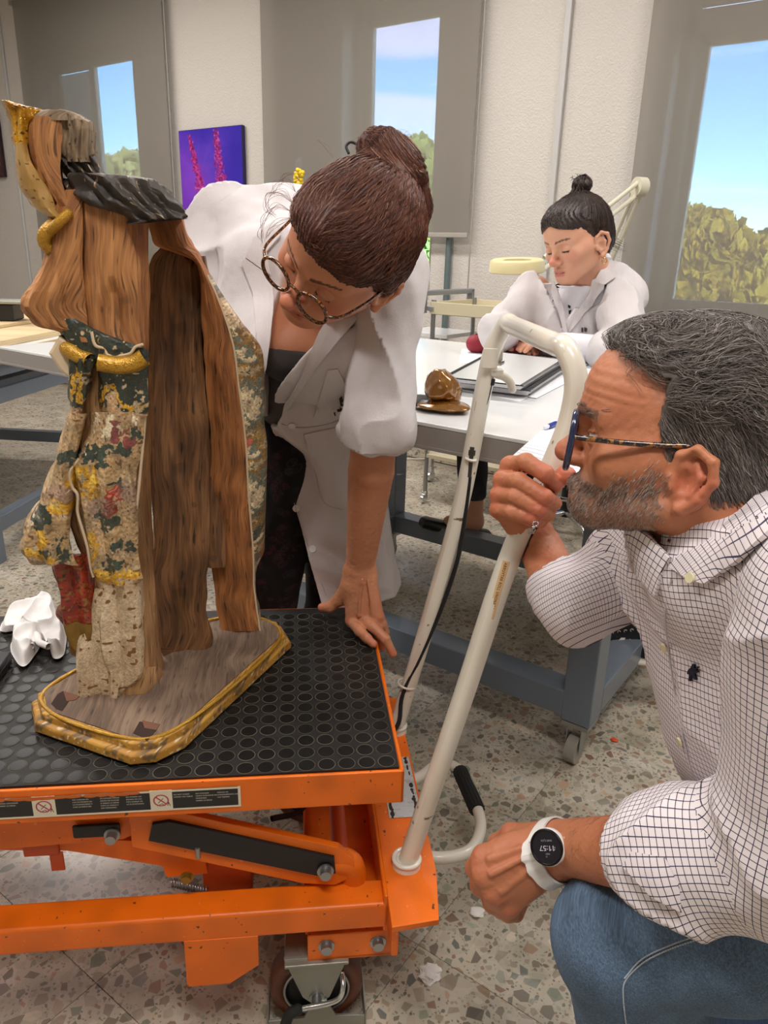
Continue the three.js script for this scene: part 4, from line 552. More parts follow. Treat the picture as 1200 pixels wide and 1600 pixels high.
{
  const S = thing('carved_figure', 'hollowed wooden religious figure with worn gilded paint standing on a moulded plinth', 'sculpture', V(-0.21, 0.506, -1.08));
  const bare = std({ map: woodTex(311, [204, 144, 88], [132, 84, 46], 0.9), roughness: 0.72, bumpMap: woodBump, bumpScale: 0.0012 });
  const pale = std({ map: woodTex(321, [190, 148, 100], [132, 94, 58], 0.7), roughness: 0.75, bumpMap: woodBump, bumpScale: 0.001 });
  const inner = std({ map: woodTex(331, [150, 106, 66], [86, 58, 34], 1), roughness: 0.7, bumpMap: woodBump, bumpScale: 0.001 });
  const rimM = std({ map: woodTex(341, [198, 132, 76], [124, 76, 40], 0.8), roughness: 0.65, bumpMap: woodBump, bumpScale: 0.0012 });
  const goldTex = (() => { const a = tnoise(351, 9), b = tnoise(352, 40), c = tnoise(353, 100); const t = dataTex(512, 512, (u, v) => { const k = a(u, v), s = b(u, v), q = c(u, v); if (s > 0.78) return [96, 66, 34]; if (q > 0.9) return [214, 196, 160]; return [lerp(238, 186, k) * (0.85 + 0.25 * q), lerp(186, 132, k) * (0.85 + 0.25 * q), lerp(48, 30, k)]; }, true); t.repeat.set(6, 6); return t; })();
  const gilt = phys({ map: goldTex, roughness: 0.34, metalness: 0.45, clearcoat: 0.35, clearcoatRoughness: 0.3, bumpMap: chipBump, bumpScale: 0.001 });
  const gesso = std({ color: 0xd9c3a2, roughness: 0.85 });
  const creamTex2 = (() => { const a = tnoise(361, 8), b = tnoise(362, 30), c = tnoise(363, 110); const t = dataTex(512, 512, (u, v) => { const k = a(u, v) * 0.6 + b(u, v) * 0.4, q = c(u, v); if (b(u + 0.4, v) > 0.83) return [134, 92, 58]; const d = 0.84 + 0.26 * q; return [lerp(236, 190, k) * d, lerp(216, 160, k) * d, lerp(182, 124, k) * d]; }, true); t.repeat.set(5, 5); return t; })();
  const creamM = std({ map: creamTex2, roughness: 0.6, bumpMap: chipBump, bumpScale: 0.0015 });
  const hairTex = (() => { const a = tnoise(371, 30), b = tnoise(372, 90), c = tnoise(373, 8); const t = dataTex(512, 512, (u, v) => { const k = a(u, v * 0.4), q = b(u, v * 0.3), w = c(u, v); if (q > 0.83 && w > 0.4) return [176, 152, 118]; return [lerp(44, 92, k * w) + 12, lerp(42, 84, k * w) + 8, lerp(42, 74, k * w) + 4]; }, true); t.repeat.set(6, 6); return t; })();
  const hairLight = std({ map: (() => { const a = tn2(375, 60, 14), b = tn2(376, 20, 9), c = tnoise(377, 40); const t = dataTex(512, 512, (u, v) => { const k = 0.6 * a(u, v) + 0.4 * b(u, v), q = c(u, v); if (q > 0.85) return [66, 56, 46]; return [lerp(176, 96, k), lerp(152, 80, k), lerp(120, 62, k)]; }, true); t.repeat.set(6, 6); return t; })(), roughness: 0.65, bumpMap: chipBump, bumpScale: 0.0014 });
  const skinGilt = phys({ map: (() => { const a = tnoise(355, 8), b = tnoise(356, 40); const t = dataTex(256, 256, (u, v) => { const k = a(u, v), s = b(u, v); if (s > 0.86) return [110, 80, 46]; return [lerp(206, 168, k), lerp(168, 128, k), lerp(104, 66, k)]; }, true); t.repeat.set(6, 6); return t; })(), roughness: 0.42, metalness: 0.15, clearcoat: 0.3, bumpMap: chipBump, bumpScale: 0.001 });
  const hairM = std({ map: hairTex, roughness: 0.5, bumpMap: chipBump, bumpScale: 0.001 });
  const T = (n, g, m, l) => part(S, n, g, m, l);
  // plinth: moulded board with cut corners, front notches
  {
    const pc = [[-0.418, -1.053], [-0.394, -0.994], [-0.238, -0.905], [-0.205, -0.908], [-0.168, -0.938], [-0.016, -1.222], [-0.034, -1.283], [-0.104, -1.32], [-0.29, -1.22]].map((q) => q);
    const cx = -0.205, cz = -1.1, ring = (k, y) => pc.map(([x, z]) => V(cx + (x - cx) * k, y, cz + (z - cz) * k));
    const layers = [ring(0.965, 0.5062), ring(0.995, 0.5085), ring(1.0, 0.516), ring(0.985, 0.5225), ring(0.955, 0.5245), ring(0.95, 0.528), ring(0.945, 0.535), ring(0.925, 0.5372)];
    const plT = (() => { const a = tnoise(381, 10), b = tnoise(382, 50), c = tnoise(383, 16); const t = dataTex(512, 512, (u, v) => { const k = a(u, v), q = b(u, v); if (q > 0.86) return [206, 190, 160]; const m = sstep(0.18, 0.5, c(u, v) * 0.45 + q * 0.55); return [lerp(lerp(130, 100, k), lerp(206, 166, k), m), lerp(lerp(104, 80, k), lerp(156, 116, k), m), lerp(lerp(72, 54, k), lerp(60, 40, k), m)]; }, true); t.repeat.set(5, 5); return t; })();
    const pl = T('plinth', ringLoft(layers, { nr: 28, nc: 14, cap: true, crease: 0.5, disp: (p) => 0.0016 * fbm(p.x * 40, p.y * 40, p.z * 40, 2) }), std({ map: plT, roughness: 0.55, bumpMap: chipBump, bumpScale: 0.0012 }), 'plinth with worn gilded moulding');
    const topT = woodTex(391, [134, 112, 92], [92, 74, 60], 0.6), tm = std({ map: topT, roughness: 0.8, bumpMap: woodBump, bumpScale: 0.0012 });
    const s2 = new THREE.Shape(pc.map(([x, z]) => new THREE.Vector2(cx + (x - cx) * 0.905, -(cz + (z - cz) * 0.905)))); const tg = new THREE.ExtrudeGeometry(s2, { depth: 0.0022, bevelEnabled: false }); tg.rotateX(-Math.PI / 2).translate(0, 0.5368, 0); part(pl, 'plinth_top', boxUV(tg), tm);
    const flat = (o, y) => { const c = o.map(([x, z]) => atY(x, z, y)), sh = new THREE.Shape(c.map((q) => new THREE.Vector2(q.x, -q.z))), g = new THREE.ExtrudeGeometry(sh, { depth: 0.0008, bevelEnabled: false }); return g.rotateX(-Math.PI / 2).translate(0, y, 0); };
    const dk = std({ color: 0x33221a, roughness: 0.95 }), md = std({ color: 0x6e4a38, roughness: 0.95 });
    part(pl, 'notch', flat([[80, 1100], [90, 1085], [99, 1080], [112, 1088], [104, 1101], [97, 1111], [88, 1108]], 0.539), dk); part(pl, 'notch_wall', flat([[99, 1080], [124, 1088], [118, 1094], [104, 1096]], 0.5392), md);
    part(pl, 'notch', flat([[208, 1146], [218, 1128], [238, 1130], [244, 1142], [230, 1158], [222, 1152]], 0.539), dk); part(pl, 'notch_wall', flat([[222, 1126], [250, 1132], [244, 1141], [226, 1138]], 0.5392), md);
    part(pl, 'inner_moulding', tube(pc.map(([x, z]) => V(cx + (x - cx) * 0.9, 0.5375, cz + (z - cz) * 0.9)), 0.0032, 220, 7, true), gilt);
  }
  // raw core with its sawn side face, and the two torso planks
  T('core', ringLoft(slab([[530, 118, 222, 230], [640, 116, 228, 234], [700, 108, 222, 235], [800, 104, 213, 238], [900, 140, 217, 241], [1000, 146, 223, 249], [1050, 146, 228, 257], [1085, 160, 228, 260], [1102, 184, 224, 252]], ZB - 0.012, 0.085, 0, true), { nr: 90, disp: (p) => carve(p, 0.7) }), pale);
  T('torso_plank', ringLoft(slab([[296, 128, 196, 222], [335, 130, 204, 232], [400, 131, 212, 233], [450, 132, 214, 232], [500, 137, 217, 231], [530, 144, 219, 231], [548, 158, 218, 230], [556, 168, 204, 222]], ZB + 0.004, 0.09, 0.001, true), { nr: 90, nc: 12, disp: (p) => carve(p, 1.3) - 0.01 * sstep(0.35, 0.7, vnoise(p.x * 60, p.y * 9, 3)) }), bare);
  T('torso_plank', ringLoft(slab([[296, 101, 126], [335, 80, 127], [380, 75, 128], [410, 68, 128], [440, 54, 130], [465, 40, 132], [482, 38, 133], [500, 53, 134], [511, 64, 136], [518, 92, 142], [534, 116, 148]], ZB + 0.002, 0.08, 0.006), { nr: 90, nc: 8, disp: (p) => carve(p, 2) - 0.012 * sstep(0.2, 0.6, vnoise(p.x * 34 + 4, p.y * 11, 7)) }), bare);
  T('back_plank', ringLoft(slab([[298, 112, 200], [400, 92, 205], [500, 110, 210], [552, 130, 214]], ZB - 0.03, 0.05), { nr: 30, disp: (p) => carve(p, 1) }), inner);
  // bodice, belt, peplum, knot
  const paintTex = (draw, x0, y0, w, h, W = 512) => canvasTex(W, Math.round(W * h / w), (g, cw, ch) => { const P = (px, py, z = ZB + 0.01) => { const q = atZ(px, py, z); return [(q.x - x0) / w * cw, ch - (q.y - y0) / h * ch]; }; draw(g, cw, ch, P, cw / w); weather(g, cw, ch, Math.round(w * 4000 + h * 900), 0.12); });
  const speck = (g, w, h, r, n, cols, lo, hi, al = 1) => { g.globalAlpha = al; for (let i = 0; i < n; i++) { g.fillStyle = cols[Math.floor(r() * cols.length)]; g.beginPath(); g.ellipse(r() * w, r() * h, lo + r() * (hi - lo), (lo + r() * (hi - lo)) * 0.6, r() * 3, 0, 7); g.fill(); } g.globalAlpha = 1; };
  const gb = { x: -0.36, y: 0.95, w: 0.2, h: 0.2 };
  const greenGold = paintTex((g, w, h, P) => { const r = rng(401); g.fillStyle = '#2e352d'; g.fillRect(0, 0, w, h); speck(g, w, h, r, 120, ['#3f463a', '#22271f', '#4a4c3c'], 4, 22, 0.5); speck(g, w, h, r, 130, ['#b98f24', '#d4aa3a', '#cfc08a'], 1, 6);
    g.strokeStyle = '#c1922a'; g.lineWidth = 15; const path = (ps) => { g.beginPath(); ps.forEach((q, i) => g[i ? 'lineTo' : 'moveTo'](...P(...q))); g.stroke(); }; path([[155, 632], [164, 612], [168, 605], [180, 604], [186, 622], [194, 634], [212, 638], [232, 632]]); path([[122, 575], [118, 600], [112, 625]]); path([[130, 580], [126, 610], [128, 632]]);
    g.fillStyle = '#a98a68'; g.beginPath(); [[160, 645], [170, 612], [178, 612], [188, 640], [210, 645], [232, 642], [232, 670], [90, 670], [100, 640], [114, 636]].forEach((q, i) => g[i ? 'lineTo' : 'moveTo'](...P(...q))); g.fill(); }, gb.x, gb.y, gb.w, gb.h);
  const ggM = phys({ map: greenGold, roughness: 0.4, clearcoat: 0.3, bumpMap: chipBump, bumpScale: 0.001 });
  T('bodice', panelUV(ringLoft(slab([[498, 91, 118], [520, 95, 160], [545, 106, 226], [560, 110, 229]], ZB + 0.006, 0.08, 0.006), { nr: 30, disp: (p) => carve(p, 1) }), gb.x, gb.y, gb.w, gb.h), ggM);
  T('peplum', panelUV(ringLoft(slab([[560, 109, 147], [575, 108, 143], [600, 108, 139], [620, 108, 134], [632, 111, 130], [655, 108, 129]], ZB + 0.012, 0.05, 0.006), { nr: 36, disp: (p) => carve(p, 1) + 0.0025 * Math.sin(p.x * 420) }), gb.x, gb.y, gb.w, gb.h), ggM);
  T('peplum', panelUV(ringLoft(slab([[560, 152, 229], [575, 153, 229], [600, 155, 229], [625, 156, 230], [640, 160, 230], [650, 166, 229]], ZB + 0.01, 0.05, 0.008), { nr: 40, nc: 10, disp: (p) => carve(p, 1.2) }), gb.x, gb.y, gb.w, gb.h), ggM);
  T('belt', [tube([[101, 542], [108, 546], [122, 556], [138, 563], [142, 565]].map(([x, y], i) => atZ(x, y, ZB - 0.01 + 0.025 * Math.sqrt(i / 4))), 0.0105, 30, 12), tube([[153, 566], [170, 569], [190, 571], [210, 568], [226, 558]].map(([x, y], i) => atZ(x, y, ZB + 0.02 - 0.006 * (i / 4))), 0.0115, 30, 12)], gilt);
  T('cloth_knot', (() => { const p = [[82, 552], [95, 531], [103, 536], [108, 560], [108, 586], [98, 576]].map(([x, y]) => atZ(x, y, ZB)); return ext(p.map((q) => [q.x, q.y]), 0.03, 0.004).translate(0, 0, ZB - 0.03); })(), gesso);
  // painted skirt in two halves, split by a crack
  const sk = { x: -0.42, y: 0.72, w: 0.25, h: 0.28 };
  const skirtTex = paintTex((g, w, h, P) => {
    const r = rng(411); g.fillStyle = '#a88c66'; g.fillRect(0, 0, w, h); speck(g, w, h, r, 500, ['#b89a70', '#97795a', '#c2a67c', '#8f7658', '#a58a72'], 6, 34, 0.25);
    for (let i = 0; i < 26; i++) { g.globalAlpha = 0.5; g.strokeStyle = r() < 0.6 ? '#bb8c2c' : '#8a6a2a'; g.lineWidth = 2 + r() * 4; const [a, b] = P(40 + r() * 90, 740 + r() * 110); g.beginPath(); g.moveTo(a, b); g.bezierCurveTo(a + 20 + r() * 30, b - 30, a - 30 * r(), b + 40, a + 40 * r(), b + 60 * r()); g.stroke(); } g.globalAlpha = 1;
    const blob = (px, py, rx, ry, c, rot = 0) => { const [a, b] = P(px, py); g.fillStyle = c; g.beginPath(); g.ellipse(a, b, rx * w / 190, ry * w / 190, rot, 0, 7); g.fill(); };
    for (const [x, y, a, b] of [[124, 750, 12, 18], [148, 752, 5, 20], [64, 865, 30, 6], [140, 858, 9, 22], [66, 840, 6, 16], [205, 895, 14, 6], [175, 900, 22, 9], [92, 790, 12, 10]]) { blob(x, y, a, b, '#c1912a', 0.2); blob(x - 2, y - 3, a * 0.6, b * 0.6, '#d9b04a', 0.2); }
    blob(60, 808, 12, 16, '#353d34', 0.3); blob(57, 806, 6, 9, '#596256', 0.3);
    const leaf = (x, y, s = 1, c = '#39443a') => { for (let i = 0; i < 5; i++) { const a = r() * 6.28; blob(x + Math.cos(a) * 6 * s, y + Math.sin(a) * 7 * s, 5 * s, 3 * s, c, a); } };
    for (const q of [[112, 705], [106, 718], [140, 712], [158, 704], [160, 724], [168, 700], [192, 702], [184, 755], [160, 808], [168, 818], [174, 812], [180, 852], [176, 868], [182, 878], [172, 886], [70, 860], [92, 852], [100, 866], [205, 852], [214, 680]]) leaf(...q);
    for (const [x, y] of [[180, 765], [186, 770], [176, 772], [182, 778], [176, 788], [182, 792], [172, 798]]) { blob(x, y, 5, 5, '#96402e'); blob(x - 1, y - 1, 2, 2, '#c0705a'); }
    for (const [x, y] of [[184, 664], [190, 672], [178, 680], [204, 690]]) blob(x, y, 7, 6, '#7c4440', 0.4); for (const [x, y] of [[160, 790], [205, 765], [92, 772]]) { g.globalAlpha = 0.35; blob(x, y, 16, 12, '#7a6470'); g.globalAlpha = 1; }
    for (const ps of [[[150, 642], [146, 668], [140, 690], [124, 716], [132, 706], [148, 676], [158, 650]], [[172, 640], [166, 660], [160, 680], [172, 682], [178, 650]], [[212, 644], [208, 660], [214, 664], [218, 650]]]) { g.fillStyle = '#d6c4a6'; g.beginPath(); ps.forEach((q, i) => g[i ? 'lineTo' : 'moveTo'](...P(...q))); g.fill(); }
    speck(g, w, h, r, 260, ['#6d5236', '#e0d0ae', '#c79b3a'], 1, 4, 0.8);
  }, sk.x, sk.y, sk.w, sk.h, 1024);
  const skM = phys({ map: skirtTex, roughness: 0.42, clearcoat: 0.3, clearcoatRoughness: 0.35, bumpMap: chipBump, bumpScale: 0.0016 });
  const fold = (p) => 0.005 * Math.sin(p.x * 210 + p.y * 8) * sstep(0.98, 0.9, p.y) + 0.004 * fbm(p.x * 40, p.y * 22, p.z * 30, 3);
  T('skirt', panelUV(ringLoft(slab([[646, 106, 137], [700, 92, 121], [740, 79, 118], [774, 66, 118], [804, 52, 108], [830, 41, 106], [848, 36, 106], [862, 37, 110], [874, 46, 114], [882, 58, 119]], ZB + 0.006, 0.09, 0.012), { nr: 90, nc: 9, disp: fold }), sk.x, sk.y, sk.w, sk.h), skM);
  T('skirt', panelUV(ringLoft(slab([[644, 141, 226], [676, 138, 224], [715, 124, 221], [740, 110, 219], [762, 114, 217], [800, 121, 213], [850, 135, 211], [888, 142, 215], [903, 152, 218], [914, 164, 212]], ZB + 0.008, 0.045, 0.014), { nr: 110, nc: 12, disp: fold }), sk.x, sk.y, sk.w, sk.h), skM);
  const edge = (pts, z, r = 0.0022) => tube(pts.map(([x, y], i) => { const q = atZ(x, y, z); q.z += 0.0015 * vnoise(i * 3.1, 0, 1); return q; }), r, pts.length * 10, 6);
  T('gesso_edge', [edge([[228, 575], [229, 620], [226, 660], [223, 700], [219, 740], [217, 765], [213, 800], [212, 830], [211, 852], [214, 880], [217, 902]], ZB + 0.006)], gesso); T('gesso_edge', edge([[124, 716], [110, 738], [113, 762], [121, 772], [121, 800], [130, 830], [137, 855], [142, 888], [146, 902]], ZB + 0.008), gesso);
  T('gesso_edge', edge([[143, 518], [150, 540], [164, 545], [168, 554], [184, 556], [204, 552], [212, 542], [224, 538]], ZB + 0.012), gesso);
  // red underskirt, cream lower folds
  const redTex = (() => { const a = tnoise(421, 12), b = tnoise(422, 34); const t = dataTex(256, 256, (u, v) => { const k = a(u, v), q = b(u, v); if (q > 0.74) return [128, 108, 44]; if (q < 0.2) return [60, 48, 34]; return [lerp(186, 120, k), lerp(62, 34, k), lerp(34, 24, k)]; }, true); t.repeat.set(9, 9); return t; })();
  T('underskirt', ringLoft(slab([[866, 78, 146], [900, 84, 150], [934, 95, 150], [948, 91, 150], [962, 91, 148], [976, 98, 146], [996, 105, 140], [1014, 117, 134]], ZB - 0.012, 0.06, 0.008), { nr: 60, disp: (p) => fold(p) * 1.2 }), phys({ map: redTex, roughness: 0.42, clearcoat: 0.4 }));
  const ochre = std({ color: 0x86662a, roughness: 0.55, bumpMap: chipBump, bumpScale: 0.002 });
  T('underskirt_hem', ringLoft(slab([[974, 97, 146], [996, 104, 140], [1016, 117, 136], [1024, 124, 134]], ZB - 0.009, 0.05, 0.008), { nr: 30, disp: (p) => fold(p) * 1.2 }), ochre);
  const fold2 = (p) => 0.006 * Math.sin(p.x * 150 + 1.2) + 0.004 * fbm(p.x * 34, p.y * 16, p.z * 30, 3);
  T('lower_fold', ringLoft(slab([[902, 157, 224], [925, 160, 224], [960, 158, 222], [1000, 158, 227], [1030, 163, 225], [1050, 171, 220], [1080, 172, 199], [1100, 177, 184]], ZB + 0.004, 0.05, 0.01), { nr: 80, nc: 10, disp: fold2 }), creamM);
  T('lower_fold', ringLoft(slab([[918, 148, 160], [950, 140, 160], [985, 130, 162], [1030, 122, 166], [1060, 119, 170], [1088, 118, 172], [1096, 126, 166]], ZB - 0.002, 0.06, 0.006), { nr: 70, disp: fold2 }), creamM);
  T('foot_block', ringLoft(slab([[1042, 196, 224, 250], [1060, 186, 226, 257], [1085, 178, 226, 259], [1103, 178, 224, 250]], ZB + 0.001, 0.075, 0.003, true), { nr: 30, disp: (p) => carve(p, 1) }), pale);
  // head: sawn core, gilded face, crown, hair
  T('head_core', ringLoft(slab([[182, 46, 92], [205, 44, 97], [240, 47, 95], [270, 58, 94], [296, 74, 100], [318, 88, 112], [334, 100, 124]], ZB + 0.006, 0.085, 0.002), { nr: 60, disp: (p) => carve(p, 1.2) }), bare);
  T('face', ringLoft(slab([[224, 25, 42], [250, 25, 48], [271, 28, 60], [294, 33, 74], [308, 42, 82], [325, 56, 88], [336, 72, 94], [342, 84, 98]], ZB + 0.004, 0.09, 0.012), { nr: 60, nc: 8, smooth: true, disp: (p) => carve(p, 0.8) }), skinGilt);
  T('crown', ringLoft(slab([[157, 3, 9], [163, 7, 29], [171, 13, 60], [180, 17, 58], [190, 20, 47], [205, 22, 45], [217, 22, 44], [230, 26, 42]], ZB + 0.002, 0.09, 0.006), { nr: 50, nc: 8, disp: (p) => carve(p, 1.2) + 0.003 * Math.sin(p.x * 500) }), gilt);
  T('head_top', ringLoft(slab([[171, 74, 94], [175, 58, 112], [182, 46, 124], [188, 46, 128]], ZB + 0.005, 0.1, 0.004), { nr: 20, disp: (p) => carve(p, 1) }), hairLight);
  T('hair_coil', ringLoft(slab([[178, 96, 120], [190, 92, 139], [205, 94, 147], [226, 92, 147], [240, 94, 148], [247, 98, 145], [253, 100, 146]], ZB - 0.004, 0.09, 0.014), { nr: 60, nc: 12, disp: (p) => carve(p, 0.8) + 0.003 * Math.sin(p.x * 620 + 2 * Math.sin(p.y * 60)) }), hairLight);
  T('neck_hair', ringLoft(slab([[243, 92, 146], [258, 96, 152], [270, 102, 162], [282, 108, 176], [292, 116, 190]], ZB - 0.006, 0.08, 0.01), { nr: 40, nc: 12, disp: (p) => carve(p, 0.8) + 0.0035 * Math.sin(p.x * 520 + p.y * 420) }), hairM);
  T('shoulder_hair', ringLoft(slab([[270, 112, 158], [278, 104, 226], [290, 102, 250], [300, 108, 263], [312, 118, 274], [322, 132, 280], [332, 172, 285], [342, 190, 287], [350, 198, 216]], ZB + 0.006, 0.14, 0.018), { nr: 70, nc: 16, disp: (p) => carve(p, 1) + 0.003 * Math.sin((p.x * 0.8 + p.y * 1.3) * 330 + 14 * fbm(p.x * 16, p.y * 16, 2)) }), hairM);
  T('gilt_scroll', [capTube([atZ(106, 334, ZB + 0.014), atZ(92, 348, ZB + 0.016), atZ(80, 358, ZB + 0.01)], 0.0065, 20, 10), capTube([atZ(84, 352, ZB + 0.004), atZ(71, 366, ZB + 0.004), atZ(70, 378, ZB), atZ(76, 386, ZB - 0.004)], 0.009, 24, 10)], gilt);
  // hollow back: inner board, cloak with its sawn rim, painted outside
  const zr = (y) => lerp(-1.13, -1.235, sstep(330, 980, y)), zi = -1.15;
  const ib = [[388, 250, 292], [400, 240, 298], [421, 233, 312], [460, 231, 313], [520, 230, 316], [600, 231, 320], [660, 232, 324], [740, 234, 325], [800, 240, 325], [860, 241, 325], [900, 236, 322], [950, 240, 322], [985, 244, 329], [1012, 247, 331]];
  T('inner_board', ringLoft(ib.map(([y, a, b], i) => { const L = i === ib.length - 1, m = (a + b) / 2, yo = L ? 26 : 0; return [atZ(a, y, zi + 0.012), atZ(a + 12, y + yo, zi - 0.008), atZ(m, y + yo * 1.1, zi - 0.022), atZ(b - 12, y + yo * 0.6, zi - 0.018), atZ(b, y - (L ? 8 : 0), zi - 0.03), atZ(b, y - (L ? 20 : 0), zi - 0.06), atZ(m, y - (L ? 14 : 0), zi - 0.075), atZ(a, y - (L ? 6 : 0), zi - 0.06)]; }), { nr: 120, nc: 9, disp: (p) => carve(p, 1.6) + 0.005 * fbm(p.x * 12, p.y * 8, p.z * 9, 2) }), inner);
  T('rear_plank', ringLoft([[400, 300, 318], [460, 306, 330], [600, 312, 342], [860, 318, 352], [884, 322, 346]].map(([y, a, b]) => { const z = -1.235; return [atZ(a, y, z + 0.03), atZ(b, y, z + 0.02), atZ(b, y, z - 0.02), atZ(a, y, z - 0.01)]; }), { nr: 60, nc: 6, disp: (p) => carve(p, 1) }), inner);
  const cl = [[318, 226, 278, 281], [345, 232, 285, 288], [366, 237, 291, 294], [384, 244, 301, 304], [396, 276, 308, 312], [409, 304, 313, 318], [430, 312, 323, 330], [457, 314, 336, 346], [499, 315, 352, 374], [525, 318, 360, 394], [550, 320, 366, 408], [600, 322, 372, 411], [660, 327, 380, 412], [700, 328, 384, 416], [775, 330, 388, 415], [812, 329, 391, 414], [861, 330, 395, 411], [893, 333, 396, 400], [914, 336, 396, 397], [930, 337, 398, 401], [947, 338, 400, 405], [987, 346, 406, 409]];
  T('cloak', ringLoft(cl.map(([y, a, b, o]) => { const z = zr(y); return [atZ(a, y, z - 0.006), atZ(lerp(a, b, 0.4), y, z + 0.006), atZ(lerp(a, b, 0.75), y, z + 0.008), atZ(b, y, z), atZ(o - 1, y, z - 0.05), atZ(o - 6, y, z - 0.09), atZ(lerp(a, b, 0.5), y, z - 0.075), atZ(a + 2, y, z - 0.04)]; }), { nr: 170, nc: 9, disp: (p) => carve(p, 1) }), rimM);
  const ck = { x: -0.17, y: 0.53, w: 0.16, h: 0.68 };
  const cloakTex = canvasTex(256, 1088, (g, w, h) => { const a = tnoise(431, 5), b = tnoise(432, 11), c = tnoise(433, 30), o = g.createImageData(w, h), P = [[96, 104, 88], [186, 166, 130], [150, 116, 52], [122, 98, 60], [104, 112, 98], [206, 188, 152]]; for (let y = 0; y < h; y++) for (let x = 0; x < w; x++) { const u = x / w, v = y / w, n = clamp((a(u, v) * 0.55 + b(u, v) * 0.3 + c(u, v) * 0.15 - 0.22) / 0.56, 0, 0.999), k = P[Math.floor(n * 6)], j = (y * w + x) * 4; for (let t = 0; t < 3; t++) o.data[j + t] = k[t]; o.data[j + 3] = 255; } g.putImageData(o, 0, 0); const r = rng(434); for (let i = 0; i < 9; i++) { g.fillStyle = ['#a34a3c', '#a85848', '#3c4a38'][i % 3]; g.beginPath(); g.ellipse(r() * w, r() * h, 7 + r() * 8, 12 + r() * 16, r(), 0, 7); g.fill(); } g.strokeStyle = '#dccfb0'; for (let i = 0; i < 60; i++) { g.lineWidth = 1 + r() * 3; const x = r() * w, y = r() * h; g.beginPath(); g.moveTo(x, y); g.quadraticCurveTo(x + 20 * r(), y + 30, x - 10 + 20 * r(), y + 60 * r()); g.stroke(); } weather(g, w, h, 435, 0.1); });
  const clp = cl.filter(([y, , b, o]) => y >= 430 && o - b > 2.5);
  T('painted_cloak', panelUV(ringLoft(clp.map(([y, , b, o]) => { const z = zr(y); return [atZ(b + 0.5, y, z + 0.001), atZ(lerp(b, o, 0.5), y, z - 0.014), atZ(o, y, z - 0.052), atZ(o - 3, y, z - 0.098), atZ(b - 4, y, z - 0.06), atZ(b - 3, y, z - 0.012)]; }), { nr: 110, nc: 8, smooth: true, disp: (p) => 0.0018 * fbm(p.x * 50, p.y * 30, p.z * 50, 3) }), ck.x, ck.y, ck.w, ck.h), phys({ map: cloakTex, roughness: 0.5, clearcoat: 0.15, bumpMap: chipBump, bumpScale: 0.0012 }));
  T('gesso_edge', edge(cl.filter(([y]) => y >= 430).map(([y, , b]) => [b + 0.5, y]), -1.18, 0.0016).translate(0, 0, 0) && (() => { const pts = cl.filter(([y]) => y >= 430).map(([y, , b]) => atZ(b + 0.4, y, zr(y) + 0.001)); return tube(pts, 0.0018, 160, 6); })(), gesso);
}
{ // white cotton glove, black corner of a tool case
  const o = thing('cotton_glove', 'crumpled white cotton glove lying on the black rubber top', 'glove', V(-0.5, 0.506, -1.29));
  const cloth = std({ color: 0xe6e3e0, roughness: 0.95 });
  const pos = [], idx = [], c = atY(58, 995, 0.507), crv = new THREE.CatmullRomCurve3([[0, 985], [12, 968], [45, 962], [55, 951], [70, 948], [86, 950], [92, 965], [103, 990], [103, 1012], [98, 1028], [84, 1031], [78, 1016], [66, 1010], [58, 1022], [38, 1044], [22, 1030], [17, 1010], [28, 990], [8, 990]].map(([x, y]) => atY(x, y, 0.507).sub(c)), true, 'catmullrom', 0.6);
  const rad = 44, W = 180, edge = Array.from({ length: W }, (_, j) => crv.getPoint(j / W)); for (let i = 0; i <= rad; i++) for (let j = 0; j < W; j++) { const k = i / rad, q = edge[j].clone().multiplyScalar(k), e = sstep(1, 0.82, k), x = q.x * 30, z = q.z * 30; const rdg = Math.pow(1 - Math.abs(vnoise(x * 0.75 + 5, 1, z * 0.75)), 2.5), y = e * (0.01 + 0.02 * (0.5 + 0.5 * vnoise(x * 0.55, 3, z * 0.55)) + 0.016 * rdg + 0.012 * (1 - k) + 0.004 * fbm(x * 2, 5, z * 2, 2)) + 0.001 + 0.003 * (1 - e); pos.push(c.x + q.x, 0.5065 + y, c.z + q.z); }
  for (let i = 0; i < rad; i++) for (let j = 0; j < W; j++) { const a = i * W + j, b = i * W + (j + 1) % W; idx.push(a, b, a + W, b, b + W, a + W); }
  const g = new THREE.BufferGeometry(); g.setAttribute('position', new THREE.BufferAttribute(new Float32Array(pos), 3)); g.setIndex(idx); g.computeVertexNormals(); part(o, 'cloth', g, cloth);
  part(o, 'cuff_roll', tube([[48, 1010], [44, 998], [50, 989], [58, 993], [62, 1004], [76, 1010]].map(([x, y]) => atY(x, y, 0.53)), 0.006, 40, 8), cloth);
  const q = atY(-10, 1052, 0.507), t = thing('tool_case', 'black corner of a small case at the left edge of the rubber top', 'case', V(q.x, 0.506, q.z)); part(t, 'body', box(q.x - 0.03, 0.5178, q.z, 0.1, 0.023, 0.07, 0.004, 2), M.black); part(t, 'lid_line', box(q.x - 0.03, 0.5195, q.z, 0.102, 0.002, 0.072, 0.0008), M.rubber);
}
